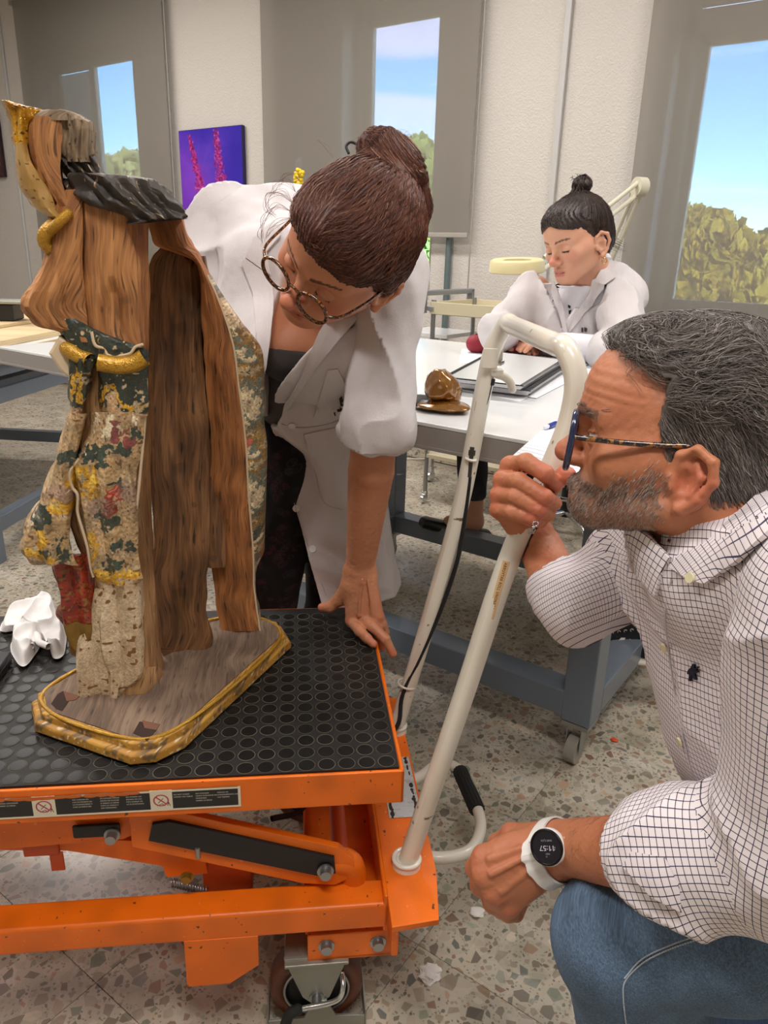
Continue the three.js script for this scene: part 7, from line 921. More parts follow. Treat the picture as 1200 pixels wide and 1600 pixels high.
// ---------------------------------------------------------------- the conservator bending over the table
{
  const H = headFrame(at(533, 407, 1.1), cdir(-0.60, -0.63, 0.49), cdir(0.33, 0.36, 0.87), 0.99), hf = headField({ eyes: 'down', nose: 1.4, jaw: 0.92 });
  const headW = (x, y, z) => { const q = H.l(x, y, z); return hf(q[0], q[1], q[2]) * H.s; };
  const shL = at(612, 432, 1.3), shR = at(345, 352, 1.42), neck = at(520, 452, 1.26), chest = at(478, 505, 1.4), hip = at(498, 668, 1.66), elL = at(588, 672, 1.265), wrL = at(562, 893, 1.425), elR = at(322, 585, 1.4);
  const o = thing('person', 'auburn-haired conservator in a white coat bending over the lift table', 'person', V(0.03, 0, -1.62));
  const body = new Field(); body.add(headW, 0).add(cap3(H.w(0, -0.04, -0.035), neck, 0.048, 0.058), 0.03).add(ecap(at(508, 480, 1.33), chest, cdir(1, 0, 0), 0.075, 0.06, 0.125, 0.08), 0.05).add(ecap(chest, hip, cdir(1, 0, 0), 0.13, 0.085, 0.13, 0.09), 0.05).add(cap3(shL, elL, 0.045, 0.038), 0.03).add(cap3(shR, elR, 0.045, 0.038), 0.03);
  for (const s of [448, 520]) body.add(sph(at(s, 548, 1.32), 0.05), 0.04);
  const bf = body.f, arm = new Field(); arm.add(cap3(at(588, 650, 1.268), at(580, 735, 1.305), 0.04, 0.039), 0.01).add(ecap(at(580, 735, 1.305), wrL, cdir(1, 0, 0), 0.0405, 0.038, 0.0265, 0.021), 0.004);
  const mcp = [at(549, 970, 1.44), at(567, 968, 1.43), at(581, 966, 1.428), at(592, 962, 1.43)];
  mcp.forEach((p, i) => arm.add(cap3(wrL.clone().add(V(-0.014 + 0.009 * i, 0, 0)), p, 0.0165, 0.0115 - 0.0006 * i), 0.016));
  const fg = [[[562, 986, 1.405], [573, 997, 1.39], [583, 1006, 1.385]], [[583, 980, 1.405], [602, 998, 1.395], [614, 1021, 1.4]], [[590, 985, 1.425], [597, 1000, 1.425], [597, 1011, 1.43]], [[598, 975, 1.435], [602, 988, 1.445], [600, 998, 1.45]]];
  fg.forEach((c, i) => arm.chain([mcp[i], ...c.map((q) => at(...q))], [0.0108, 0.0098, 0.0088, 0.0076].map((r) => r * [1, 1, 0.95, 0.86][i]), 0.005, 0.004));
  arm.chain([at(546, 915, 1.43), at(531, 936, 1.45), at(516, 948, 1.46), at(503, 949, 1.465)], [0.017, 0.0125, 0.0105, 0.0085], 0.014, 0.006);
  for (const [a, b] of [[[566, 905, 1.395], [560, 962, 1.415]], [[574, 905, 1.395], [582, 960, 1.415]]]) arm.add(cap3(at(...a), at(...b), 0.002, 0.0028), 0.006);
  const af = ((f) => (x, y, z) => f(x, y, z) + 0.0004 * vnoise(x * 240, y * 240, z * 240))(arm.f), skin = lin(0xc98a66);
  const tips = [[583, 1006, 1.385], [614, 1021, 1.4], [503, 949, 1.465]].map((q) => at(...q));
  const hc = (x, y, z) => { let c = mix3(skin, lin(0xb4704e), 0.45 + 0.5 * fbm(x * 30, y * 30, z * 30, 2)); for (const p of [...mcp, ...tips]) c = mix3(c, lin(0xc4604a), 0.4 * sstep(0.02, 0.006, Math.hypot(x - p.x, y - p.y, z - p.z))); return c; };
  const fc = womanFace(H, skin), [h0, h1] = headBox(H, [neck], 0.015), [a0, a1] = boxAround([at(588, 650, 1.268), wrL, ...tips, at(610, 960, 1.46)], 0.05), [b0, b1] = boxAround([shL, shR, elL, elR, hip, at(440, 560, 1.28)], 0.13);
  part(o, 'body', [sdfMesh(bf, h0, h1, 0.0028, { color: fc, uvScale: 14 }), sdfMesh(outBox(bf, h0, h1), b0, b1, 0.009, { color: (x, y, z) => mix3(skin, lin(0xb06a4c), 0.4 + 0.4 * vnoise(x * 30, y * 30, z * 30)) }), sdfMesh(af, a0, a1, 0.0028, { color: hc, uvScale: 14 })], M.skin);
  // grey top
  const [g0, g1] = boxAround([at(400, 540, 1.4), at(540, 690, 1.6), at(470, 540, 1.25)], 0.14);
  const topE = at(478, 549, 1.3), up = cdir(0.12, 1, 0.25);
  part(o, 'top', sdfMesh((x, y, z) => Math.max(bf(x, y, z) - 0.005 + 0.003 * Math.sin(y * 130 + x * 30) * vnoise(x * 14, y * 14, z * 14), (x - topE.x) * up.x + (y - topE.y) * up.y + (z - topE.z) * up.z), g0, g1, 0.008), std({ color: 0x4b4746, roughness: 0.9 }), 'dark grey top');
  // coat: yoke, skirt, sleeves, with an open front
  const wr = (x, y, z, s = 1) => s * (-0.009 * Math.pow(1 - Math.abs(vnoise(x * 9 + y * 3, y * 7 + 2, z * 9)), 5) + 0.012 * fbm(x * 11, y * 7, z * 11, 3) + 0.0065 * Math.sin(x * 60 + y * 26 + 4 * vnoise(x * 8, y * 8, z * 8)) * sstep(-0.1, 0.5, vnoise(x * 5 + 2, y * 5, z * 5)));
  const C = new Field(); C.add(ecap(at(490, 440, 1.37), chest, cdir(1, 0.25, 0), 0.17, 0.1, 0.165, 0.122), 0.01).add(ecap(chest, hip, cdir(1, 0, 0), 0.162, 0.11, 0.135, 0.105), 0.06).add(ecap(hip, at(530, 985, 1.78), cdir(1, 0, 0), 0.132, 0.1, 0.15, 0.125), 0.05).add(cap3(at(520, 430, 1.36), shL, 0.075, 0.066), 0.06).add(cap3(at(450, 400, 1.42), shR, 0.08, 0.07), 0.06).add(cap3(at(440, 360, 1.46), at(590, 400, 1.42), 0.075, 0.07), 0.05);
  for (const s of [440, 530]) C.add(sph(at(s, 555, 1.32), 0.078), 0.06);
  const cf0 = C.f, solid = (x, y, z) => cf0(x, y, z) + wr(x, y, z), view = cdir(0, 0, 1);
  const halfPlane = (p, q, side) => { const a = at(...p), b = at(...q), n = b.clone().sub(a).cross(view).normalize(); if (n.dot(cdir(1, 0, 0)) * side < 0) n.negate(); return plane3(a, n); };    // positive on the given side (+1 = right)
  const vL = halfPlane([436, 470, 1.3], [408, 650, 1.45], 1), vR = halfPlane([548, 488, 1.28], [436, 660, 1.5], -1), sk = halfPlane([418, 655, 1.5], [503, 948, 1.64], -1), neckHole = cap3(H.w(0, -0.05, -0.03), at(505, 470, 1.28), 0.062, 0.068);
  const yTop = at(430, 660, 1.5).y, front = (x, y, z) => { const d = view.x * (x - hip.x) + view.y * (y - hip.y) + view.z * (z - hip.z); return d; };
  const coatF = (x, y, z) => { let d = solid(x, y, z); if (d > 0.03) return d; const V1 = Math.min(vL(x, y, z), vR(x, y, z)); if (front(x, y, z) > -0.08 && y > yTop - 0.01) d = smax(d, V1, 0.006); if (y <= yTop + 0.01) d = smax(d, sk(x, y, z), 0.004); d = smax(d, -neckHole(x, y, z), 0.006); return smax(d, at545 - y, 0.004); }, at545 = at(500, 944, 1.62).y - 0.02;
  const [c0, c1] = boxAround([shL, shR, hip, at(420, 960, 1.6), at(620, 980, 1.9), at(440, 560, 1.26), at(560, 400, 1.55)], 0.1); c0.y = at545 - 0.02;
  const coat = part(o, 'lab_coat', sdfMesh(coatF, c0, c1, 0.006), M.coat, 'white cotton lab coat with rolled sleeves');
  const cuffC = at(583, 684, 1.272), aL = wrL.clone().sub(elL).normalize(), s1 = new Field(); s1.add(cap3(shL, elL, 0.068, 0.054), 0.01).add(cap3(elL, cuffC, 0.054, 0.053), 0.02);
  const s1f = s1.f, slv = (x, y, z) => s1f(x, y, z) + wr(x, y, z, 1.1), sleeveL = (x, y, z) => Math.max(slv(x, y, z), (x - cuffC.x) * aL.x + (y - cuffC.y) * aL.y + (z - cuffC.z) * aL.z);
  const [s0, s2] = boxAround([shL, elL, cuffC], 0.08); part(coat, 'sleeve', sdfMesh(sleeveL, s0, s2, 0.006), M.coat);
  const roll = new Field(), q1 = at(585, 655, 1.262), q2 = at(581, 690, 1.278); roll.add(cap3(q1, q2, 0.0615, 0.0635), 0).keep(plane3(q2, aL), 0.01).keep(plane3(q1, aL.clone().negate()), 0.01).cut(cap3(q2, wrL, 0.0455, 0.03), 0.004);
  const rf = roll.f; const [r0, r1] = boxAround([q1, q2], 0.085); part(coat, 'rolled_cuff', sdfMesh((x, y, z) => rf(x, y, z) + 0.003 * fbm(x * 20, y * 20, z * 20, 2) + 0.002 * Math.sin((x + y * 1.5) * 130), r0, r1, 0.005), M.coat);
  const s3 = new Field(); s3.add(cap3(shR, elR, 0.072, 0.06), 0.01).add(cap3(elR, at(250, 640, 1.36), 0.06, 0.055), 0.03); const s3f = s3.f; const [t0, t1] = boxAround([shR, elR, at(250, 640, 1.36)], 0.09); part(coat, 'sleeve', sdfMesh((x, y, z) => s3f(x, y, z) + wr(x, y, z, 1.5), t0, t1, 0.0075), M.coat);
  const sheet = (outl, off = 0.001, t = 0.004, f = solid, len = 9) => sheetOn(f, outl, 0.9, 1.95, off, t, len);
  part(coat, 'lapel', sheet([[513, 500], [532, 478], [558, 500], [531, 530], [500, 568], [458, 622], [452, 640], [440, 652], [444, 630], [470, 590], [484, 556], [500, 520]], 0.004, 0.003), M.coat);
  part(coat, 'lapel', sheet([[404, 380], [388, 404], [424, 434], [430, 470], [424, 530], [412, 600], [404, 645], [398, 620], [404, 540], [398, 460], [380, 412]], 0.004, 0.003), M.coat);
  part(coat, 'collar', sheet([[532, 478], [556, 462], [600, 452], [606, 468], [572, 488], [556, 500], [544, 486]], 0.006, 0.003), M.coat); part(coat, 'collar', sheet([[386, 404], [398, 376], [430, 350], [440, 372], [418, 396], [424, 430]], 0.006, 0.003), M.coat);
  part(coat, 'chest_pocket', sheet([[512, 578], [528, 576], [540, 600], [556, 603], [550, 632], [522, 651], [490, 650]], 0.0015, 0.002), M.coat); part(coat, 'pocket', sheet([[474, 678], [542, 663], [546, 792], [536, 796], [508, 785]], 0.0015, 0.002), M.coat);
  const seam = std({ color: 0xb7b1b0, roughness: 0.9 });
  part(coat, 'waist_seam', [seamOn(solid, [[440, 662], [470, 668], [520, 660], [545, 648]], 0.9, 1.95, 0.0014), seamOn(solid, [[474, 678], [492, 730], [508, 785], [536, 796]], 0.9, 1.95, 0.001, 0.003), seamOn(solid, [[430, 690], [455, 770], [480, 850], [510, 930]], 0.9, 1.95, 0.0009)], seam);
  for (const [x, y] of [[456, 664], [446, 727], [463, 794], [489, 858]]) { const p = onField(solid, x, y, 0.9, 1.95); if (!p) continue; const n = V(...gradAt(solid, p.x, p.y, p.z, 0.004)); part(coat, 'button', orient(new THREE.LatheGeometry([[0, -0.001], [0.007, -0.001], [0.0078, 0.0006], [0.007, 0.0016], [0.0055, 0.0008], [0, 0.0008]].map((k) => new THREE.Vector2(...k)), 24), p.clone().addScaledVector(n, 0.001), p.clone().addScaledVector(n, 0.005)), phys({ color: 0xe6e2dc, roughness: 0.3 })); }
  part(coat, 'printed_emblem', [sheet([[530, 619], [534, 616], [536, 622], [533, 626], [537, 630], [531, 630]], 0.005, 0.0006, solid, 5), sheet([[526, 637], [531, 636], [530, 632], [534, 635], [532, 639], [527, 640]], 0.005, 0.0006, solid, 5), sheet([[521, 642], [523, 641], [524, 646], [522, 646]], 0.005, 0.0006, solid, 5)], std({ color: 0x232222, roughness: 0.9 }), 'small black printed emblem on the pocket');
  // trousers, shoes
  const tT = canvasTex(512, 512, (g, w) => { g.fillStyle = '#0e0d10'; g.fillRect(0, 0, w, w); const r = rng(711); for (let i = 0; i < 60; i++) { g.strokeStyle = ['#4a2028', '#3a3a40', '#26302a', '#5a2a34'][Math.floor(r() * 4)]; g.lineWidth = 2; const x = r() * w, y = r() * w; for (let k = 0; k < 5; k++) { g.beginPath(); g.arc(x, y, 4 + k * 5, r() * 6, r() * 6 + 3); g.stroke(); } } }); tT.repeat.set(2, 2);
  const tr = new Field(); const fL = V(0.1, 0.09, -1.72), fR = V(-0.12, 0.09, -1.66); tr.add(cap3(at(540, 690, 1.72), V(0.09, 0.5, -1.72), 0.1, 0.08), 0.02).add(cap3(V(0.09, 0.5, -1.72), fL, 0.08, 0.07), 0.02).add(cap3(at(450, 690, 1.64), V(-0.08, 0.5, -1.62), 0.1, 0.085), 0.04).add(cap3(V(-0.08, 0.5, -1.62), fR, 0.085, 0.075), 0.02); const trf = tr.f; const [p0, p1] = boxAround([at(540, 690, 1.72), at(450, 690, 1.64), fL, fR], 0.12);
  part(o, 'trousers', sdfMesh((x, y, z) => Math.max(trf(x, y, z) + wr(x, y, z), 0.07 - y), p0, p1, 0.01, { uvScale: 3 }), std({ map: tT, roughness: 0.95 }), 'black patterned trousers');
  for (const f of [fL, fR]) { const g = new Field(); g.add(ecap(V(f.x, 0.04, f.z - 0.04), V(f.x - 0.03, 0.034, f.z + 0.13), V(1, 0, 0), 0.04, 0.04, 0.036, 0.03), 0.01).add(cap3(V(f.x, 0.05, f.z), V(f.x, 0.12, f.z), 0.04), 0.03).keep((x, y, z) => 0.003 - y, 0.003); const [q0, q3] = boxAround([f, V(f.x - 0.03, 0.03, f.z + 0.15)], 0.09); part(o, 'shoe', sdfMesh(g.f, q0, q3, 0.008), std({ color: 0x1c1a1a, roughness: 0.5 })); }
  // hair: combed back into a knot
  const hline = (a, b, c) => { const m = Math.abs(a), q = 0.08 - 0.45 * Math.max(0, m - 0.035) - 0.25 * Math.max(0, a - 0.01); return b - (c > 0.035 ? q : q - 1.7 * (0.035 - c)); };
  const sk0 = (x, y, z) => { const q = H.l(x, y, z); return skullField(...q) * H.s; }, bun = new Field(); bun.add(ell(H.w(0.0, 0.075, -0.098), 0.056, 0.046, 0.034, [H.S, H.U, H.F]), 0).add(ell(H.w(-0.026, 0.118, -0.09), 0.056, 0.036, 0.036, [H.S, H.U, H.F]), 0.02); const bunF = bun.f;
  const hairF = (x, y, z) => { const [a, b, c] = H.l(x, y, z), k = hline(a, b, c), t = 0.003 + 0.013 * sstep(0.0, 0.045, k); const d = smin(sk0(x, y, z) - t, bunF(x, y, z), 0.012); return Math.max(d + 0.0014 * Math.sin(Math.atan2(a, b) * 110 + 3 * vnoise(x * 30, y * 30, z * 30)) + 0.0022 * vnoise(x * 45, y * 45, z * 45), -k * 0.8); };
  const browns = [0x704030, 0x553026, 0x8a5538, 0x42261e, 0x9c6848, 0xb0917c].map(lin);
  const [e0, e1] = headBox(H, [H.w(0, 0.1, -0.18)], 0.02);
  const part0 = -0.012, target = H.w(-0.02, 0.115, -0.09);
  const flow = (p) => { const [a, b, c] = H.l(p.x, p.y, p.z); if (Math.hypot(a + 0.02, b - 0.115, c + 0.09) < 0.05) { const d = p.clone().sub(target).cross(H.d(0.2, 0.6, -0.8)); return d.normalize(); } const side = a > part0 ? 1 : -1; const k = sstep(0.02, 0.09, c); return target.clone().sub(p).normalize().addScaledVector(H.S, side * 0.55 * k * sstep(0.09, 0.02, Math.abs(a))).normalize(); };
  const hr = scatterOn(hairF, e0, e1, 9500, 721, (p) => { const [a, b, c] = H.l(p.x, p.y, p.z); return hline(a, b, c) > 0.004; });
  const fly = hr.slice(0, 150);
  const list = [...comb(hairF, hr, flow, { len: 0.075, step: 0.0085, lift: 0.0018, curl: 0.2, cf: 40, r: 0.0003, col: (q, R) => browns[Math.floor(R() * R() * 6)], seed: 723 }), ...comb(hairF, fly, (p) => flow(p).clone().addScaledVector(V(...gradAt(hairF, p.x, p.y, p.z, 0.003)), 0.35), { len: 0.06, step: 0.006, curl: 0.9, cf: 45, r: 0.0002, col: browns[2], seed: 724, follow: 0 })];
  // loose curls beside her right temple
  const R = rng(731); for (const [c, n] of [[[[458, 318], [440, 300], [420, 306], [416, 326], [428, 338]], 9], [[[455, 330], [432, 322], [412, 340], [407, 362], [411, 380]], 8], [[[462, 300], [450, 284], [432, 288], [424, 304]], 6], [[[456, 340], [438, 344], [424, 356], [418, 372]], 6], [[[470, 285], [458, 272], [444, 276], [438, 290]], 5], [[[600, 240], [612, 214], [628, 206], [640, 212]], 3], [[[630, 240], [652, 250], [664, 276], [668, 300]], 4], [[[520, 246], [512, 228], [498, 222]], 3], [[[640, 330], [656, 352], [660, 380]], 3], [[[560, 460], [590, 470], [612, 462]], 6]]) for (let i = 0; i < n; i++) { const j = (q) => q + (R() - 0.5) * 11, d = 1.1 + R() * 0.04, cv = new THREE.CatmullRomCurve3(c.map(([x, y], k) => at(k ? j(x) : x, k ? j(y) : y, d))); list.push([cv.getPoints(18), 0.00022, browns[i % 4]]); }
  part(o, 'hair', [sdfMesh(hairF, e0, e1, 0.0035, { color: (x, y, z) => mix3(lin(0x351d16), lin(0x623626), 0.5 + 0.5 * vnoise(x * 80, y * 80, z * 80)) }), strands(list)], M.hair, 'auburn hair combed back into a knot');
  part(o, 'hair_tie', tube([[545, 240], [541, 228], [548, 222], [560, 228], [566, 240]].map(([x, y]) => at(x, y, 1.13)), 0.0022, 24, 8), M.black);
  // tortoiseshell glasses
  const tort = (() => { const a = tnoise(741, 9), b = tnoise(742, 22); const t = dataTex(256, 256, (u, v) => { const k = a(u, v) * 0.6 + b(u, v) * 0.4; return k > 0.5 ? [28, 18, 14] : k > 0.4 ? [84, 44, 20] : [156, 92, 36]; }, true); t.repeat.set(7, 1); return t; })(), tm = phys({ map: tort, roughness: 0.15, clearcoat: 0.9 });
  const rim = (s) => Array.from({ length: 30 }, (_, i) => { const a = i / 30 * 6.283; return H.w(s * (0.035 + 0.0255 * Math.cos(a)), 0.014 + 0.021 * Math.sin(a), 0.113 - 0.12 * Math.max(0, 0.035 + 0.0255 * Math.cos(a) - 0.02) * 0.6); });
  const gl = part(o, 'glasses', [tube(rim(1), 0.0028, 90, 10, true), tube(rim(-1), 0.0028, 90, 10, true), tube([H.w(0.01, 0.02, 0.113), H.w(0, 0.024, 0.115), H.w(-0.01, 0.02, 0.113)], 0.0022, 12, 8)], tm, 'tortoiseshell spectacles');
  for (const s of [1, -1]) { part(gl, 'temple', tube([H.w(s * 0.06, 0.02, 0.109), H.w(s * 0.071, 0.022, 0.098), H.w(s * 0.08, 0.024, 0.05), H.w(s * 0.083, 0.03, 0.0), H.w(s * 0.083, 0.015, -0.025)], 0.0022, 40, 8), tm); const rp = rim(s), c = rp.reduce((a, p) => a.add(p), V(0, 0, 0)).multiplyScalar(1 / 30), P = []; for (let i = 0; i < 30; i++) P.push(...c.toArray(), ...rp[i].toArray(), ...rp[(i + 1) % 30].toArray()); const g = new THREE.BufferGeometry(); g.setAttribute('position', new THREE.BufferAttribute(new Float32Array(P), 3)); g.computeVertexNormals(); part(gl, 'lens', g, M.glass); }
}
// ---------------------------------------------------------------- the seated woman writing at the far side of the table
{
  const H = headFrame(at(905, 388, 2.3), cdir(-0.79, -0.46, 0.40), cdir(-0.3, 0.86, 0.40), 1.06), hf = headField({ eyes: 'down', nose: 0.2, jaw: 0.94 });
  const headW = (x, y, z) => { const q = H.l(x, y, z); return hf(q[0], q[1], q[2]) * H.s; };
  const neck = at(925, 440, 2.4), shL = at(975, 462, 2.36), shR = at(838, 452, 2.5), chest = at(905, 520, 2.52), hip = at(915, 610, 2.78), elR = at(778, 515, 2.42), elL = at(965, 552, 2.2), hdR = at(803, 545, 2.55), hdL = at(845, 546, 2.5), skin = lin(0xd3a083);
  const o = thing('person', 'dark-haired young woman in a white coat seated writing at the work table', 'person', V(0.9, 0, -2.85));
  const body = new Field(); body.add(headW, 0).add(cap3(H.w(0, -0.04, -0.03), neck, 0.048, 0.058), 0.03).add(ecap(neck, chest, cdir(1, 0, 0), 0.075, 0.06, 0.13, 0.085), 0.05).add(ecap(chest, hip, cdir(1, 0, 0), 0.14, 0.09, 0.16, 0.11), 0.05).add(cap3(shL, elL, 0.045, 0.04), 0.03).add(cap3(elL, at(870, 536, 2.44), 0.04, 0.028), 0.01).add(cap3(shR, elR, 0.045, 0.038), 0.03).add(cap3(elR, at(790, 540, 2.52), 0.038, 0.027), 0.01);
  const hand = (w, dir, side) => { const F = new Field(), d = dir.clone().normalize(), n = V(0, 1, 0), x = new THREE.Vector3().crossVectors(n, d).normalize().multiplyScalar(side); F.add(ecap(w, w.clone().addScaledVector(d, 0.075), x, 0.03, 0.016, 0.038, 0.014), 0.01); for (let i = 0; i < 4; i++) { const b = w.clone().addScaledVector(d, 0.082 - 0.006 * Math.abs(i - 1)).addScaledVector(x, -0.028 + 0.0185 * i); F.chain([b, b.clone().addScaledVector(d, 0.036).add(V(0, 0.006, 0)), b.clone().addScaledVector(d, 0.056).add(V(0, -0.006, 0)), b.clone().addScaledVector(d, 0.068).add(V(0, -0.018, 0))], [0.0095, 0.0088, 0.008, 0.007], 0.006, 0.004); } F.chain([w.clone().addScaledVector(x, -0.024).addScaledVector(d, 0.02), w.clone().addScaledVector(x, -0.046).addScaledVector(d, 0.05).add(V(0, -0.008, 0)), w.clone().addScaledVector(x, -0.044).addScaledVector(d, 0.08).add(V(0, -0.012, 0))], [0.014, 0.011, 0.009], 0.01, 0.005); return F.f; };
  const yD = DESK_H + 0.022; const wL = at(874, 536, 2.45), wR = at(787, 532, 2.54); for (const p of [wL, wR]) p.y = Math.max(p.y, yD);
  const hL = hand(wL, cdir(-1, -0.14, 0.35).setY(-0.02), -1), hR = hand(wR, cdir(0.55, 0.0, 0.75).setY(-0.06), 1), bf = body.f, fc = womanFace(H, skin, { beauty: true });
  const [h0, h1] = headBox(H, [neck], 0.015), [b0, b1] = boxAround([shL, shR, elL, elR, hip], 0.13), [l0, l1] = boxAround([wL, wL.clone().add(cdir(-0.14, 0, 0.05))], 0.06), [r0, r1] = boxAround([wR, wR.clone().add(cdir(0.08, 0, 0.12))], 0.06);
  // legs: trousers, bare ankle, shoe
  const kn = at(735, 648, 2.78), an = at(741, 815, 2.9), toe = at(664, 816, 2.9), kn2 = at(830, 660, 2.6), an2 = at(850, 830, 2.85), leg = new Field(); leg.add(cap3(an.clone().lerp(kn, 0.35), an, 0.042, 0.034), 0.01).add(cap3(an, an.clone().lerp(toe, 0.5), 0.034, 0.026), 0.02).add(cap3(an2.clone().lerp(kn2, 0.35), an2, 0.042, 0.034), 0.01);
  const lgf = leg.f; const [g0, g1] = boxAround([an, kn, toe, an2], 0.07);
  part(o, 'body', [sdfMesh(bf, h0, h1, 0.0034, { color: fc, uvScale: 10 }), sdfMesh(outBox(bf, h0, h1), b0, b1, 0.012, { color: () => skin }), sdfMesh(hL, l0, l1, 0.004, { color: () => mix3(skin, lin(0xc47a60), 0.4) }), sdfMesh(hR, r0, r1, 0.004, { color: () => mix3(skin, lin(0xc47a60), 0.4) }), sdfMesh(lgf, g0, g1, 0.008, { color: () => mix3(skin, lin(0xa87458), 0.4) })], M.skin);
  const wr = (x, y, z, s = 1) => Math.min(0.009, s * (-0.01 * Math.pow(1 - Math.abs(vnoise(x * 9 + y * 3, y * 7 + 2, z * 9)), 5) + 0.013 * fbm(x * 9, y * 7, z * 9, 3) + 0.0035 * Math.sin(x * 50 + y * 40 + 4 * vnoise(x * 8, y * 8, z * 8))));
  const [q0, q1] = boxAround([neck, chest, shR, shL], 0.15); part(o, 't_shirt', sdfMesh((x, y, z) => Math.max(bf(x, y, z) - 0.008, (y - at(905, 447, 2.3).y)), q0, q1, 0.009), std({ color: 0xe2e0e4, roughness: 0.9 }));
  const C = new Field(); C.add(ecap(at(918, 458, 2.45), chest, cdir(1, 0, 0), 0.17, 0.1, 0.185, 0.12), 0.01).add(ecap(chest, hip, cdir(1, 0, 0), 0.185, 0.12, 0.2, 0.15), 0.05).add(cap3(at(930, 450, 2.42), shL, 0.075, 0.066), 0.05).add(cap3(at(900, 448, 2.46), shR, 0.075, 0.064), 0.05).add(cap3(shL, elL, 0.066, 0.062), 0.03).add(cap3(elL, at(950, 549, 2.23), 0.06, 0.056), 0.03).add(cap3(shR, elR, 0.064, 0.056), 0.03).add(cap3(elR, at(782, 525, 2.47), 0.054, 0.048), 0.03);
  const view = cdir(0, 0, 1), hp = (p, q, side) => { const a = at(...p), b = at(...q), n = b.clone().sub(a).cross(view).normalize(); if (n.dot(cdir(1, 0, 0)) * side < 0) n.negate(); return plane3(a, n); };
  const v1 = hp([868, 440, 2.3], [888, 540, 2.4], 1), v2 = hp([925, 440, 2.3], [886, 500, 2.4], -1), nh = cap3(H.w(0, -0.04, -0.02), at(915, 448, 2.35), 0.06, 0.068), cf0 = C.f, solid = (x, y, z) => cf0(x, y, z) + wr(x, y, z), fr = (x, y, z) => view.x * (x - chest.x) + view.y * (y - chest.y) + view.z * (z - chest.z);
  const coatF = (x, y, z) => { let d = solid(x, y, z); if (d > 0.03) return d; if (fr(x, y, z) > -0.02) d = smax(d, Math.min(v1(x, y, z), v2(x, y, z)), 0.008); return smax(d, -nh(x, y, z), 0.008); };
  const [c0, c1] = boxAround([shL, shR, elL, elR, hip, chest], 0.16); const coat = part(o, 'lab_coat', sdfMesh(coatF, c0, c1, 0.0095), M.coat, 'white lab coat over a white t-shirt');
  const sheet = (ol, off = 0.003, t = 0.003, len = 6) => sheetOn(solid, ol, 1.9, 3.0, off, t, len);
  part(coat, 'lapel', sheet([[866, 440], [872, 452], [880, 480], [887, 520], [884, 536], [876, 500], [862, 455]]), M.coat); part(coat, 'lapel', sheet([[926, 438], [948, 428], [944, 452], [920, 482], [896, 512], [888, 520], [898, 492], [918, 462]]), M.coat); part(coat, 'collar', sheet([[946, 396], [958, 412], [962, 436], [946, 446], [930, 440], [940, 420]], 0.006), M.coat);
  part(coat, 'printed_emblem', [sheet([[908, 512], [911, 512], [911, 519], [908, 519]], 0.004, 0.001, 3), sheet([[913, 511], [918, 513], [917, 518], [913, 518]], 0.004, 0.001, 3)], std({ color: 0x3a3a3e, roughness: 0.9 }));
  const tf = (x, y, z) => bf(x, y, z) - 0.009; part(o, 'shirt_print', [sheetOn(tf, [[888, 476], [892, 478], [891, 482], [888, 480]], 1.9, 3, 0.002, 0.001, 3), sheetOn(tf, [[889, 485], [893, 484], [891, 491], [889, 490]], 1.9, 3, 0.002, 0.001, 3)], std({ color: 0x222226, roughness: 0.9 }));
  const T = new Field(); T.add(cap3(at(905, 620, 2.8), kn, 0.09, 0.07), 0.02).add(cap3(kn, an.clone().lerp(kn, 0.3), 0.066, 0.05), 0.02).add(cap3(at(930, 625, 2.75), kn2, 0.09, 0.07), 0.02).add(cap3(kn2, an2.clone().lerp(kn2, 0.3), 0.066, 0.05), 0.02); const Tf = T.f; const [T0, T1] = boxAround([at(905, 620, 2.8), at(930, 625, 2.75), kn, an, kn2, an2], 0.12);
  part(o, 'trousers', sdfMesh((x, y, z) => Tf(x, y, z) + wr(x, y, z, 0.6), T0, T1, 0.011), std({ color: 0x26262b, roughness: 0.9 }), 'dark cropped trousers');
  const sh = new Field(); { const hl = at(757, 838, 2.93), dr = toe.clone().sub(hl); sh.add(ecap(hl, hl.clone().add(dr), V(0, 1, 0), 0.03, 0.036, 0.024, 0.034), 0.01).cut(cap3(an.clone().add(V(0, 0.0, 0)), an.clone().add(V(0, 0.1, 0)), 0.038), 0.006); const [x0, x1] = boxAround([hl, toe], 0.06); part(o, 'shoe', sdfMesh(sh.f, x0, x1, 0.006), phys({ color: 0x111113, roughness: 0.3, clearcoat: 0.3 }), 'black flat shoe'); const s2 = new Field(); s2.add(ecap(an2.clone().add(V(0.02, -0.03, 0)), an2.clone().add(V(-0.16, -0.05, 0)), V(0, 1, 0), 0.03, 0.036, 0.024, 0.034), 0.01); const [y0, y1] = boxAround([an2, an2.clone().add(V(-0.18, -0.05, 0))], 0.07); part(o, 'shoe', sdfMesh(s2.f, y0, y1, 0.007), phys({ color: 0x111113, roughness: 0.3 })); }
  // hair and top knot
  const hline = (a, b, c) => { const m = Math.abs(a), q = 0.09 - 0.42 * Math.max(0, m - 0.005); return b - (c > 0.045 ? q : q - 1.0 * (0.045 - c)); };
  const sk0 = (x, y, z) => { const q = H.l(x, y, z); return skullField(...q) * H.s; }, bun = new Field(); bun.add(ell(H.w(0, 0.015, -0.088), 0.05, 0.05, 0.036, [H.S, H.U, H.F]), 0).add(ell(H.w(0.0, 0.16, -0.06), 0.03, 0.024, 0.028, [H.S, H.U, H.F]), 0.012); const bunF = bun.f;
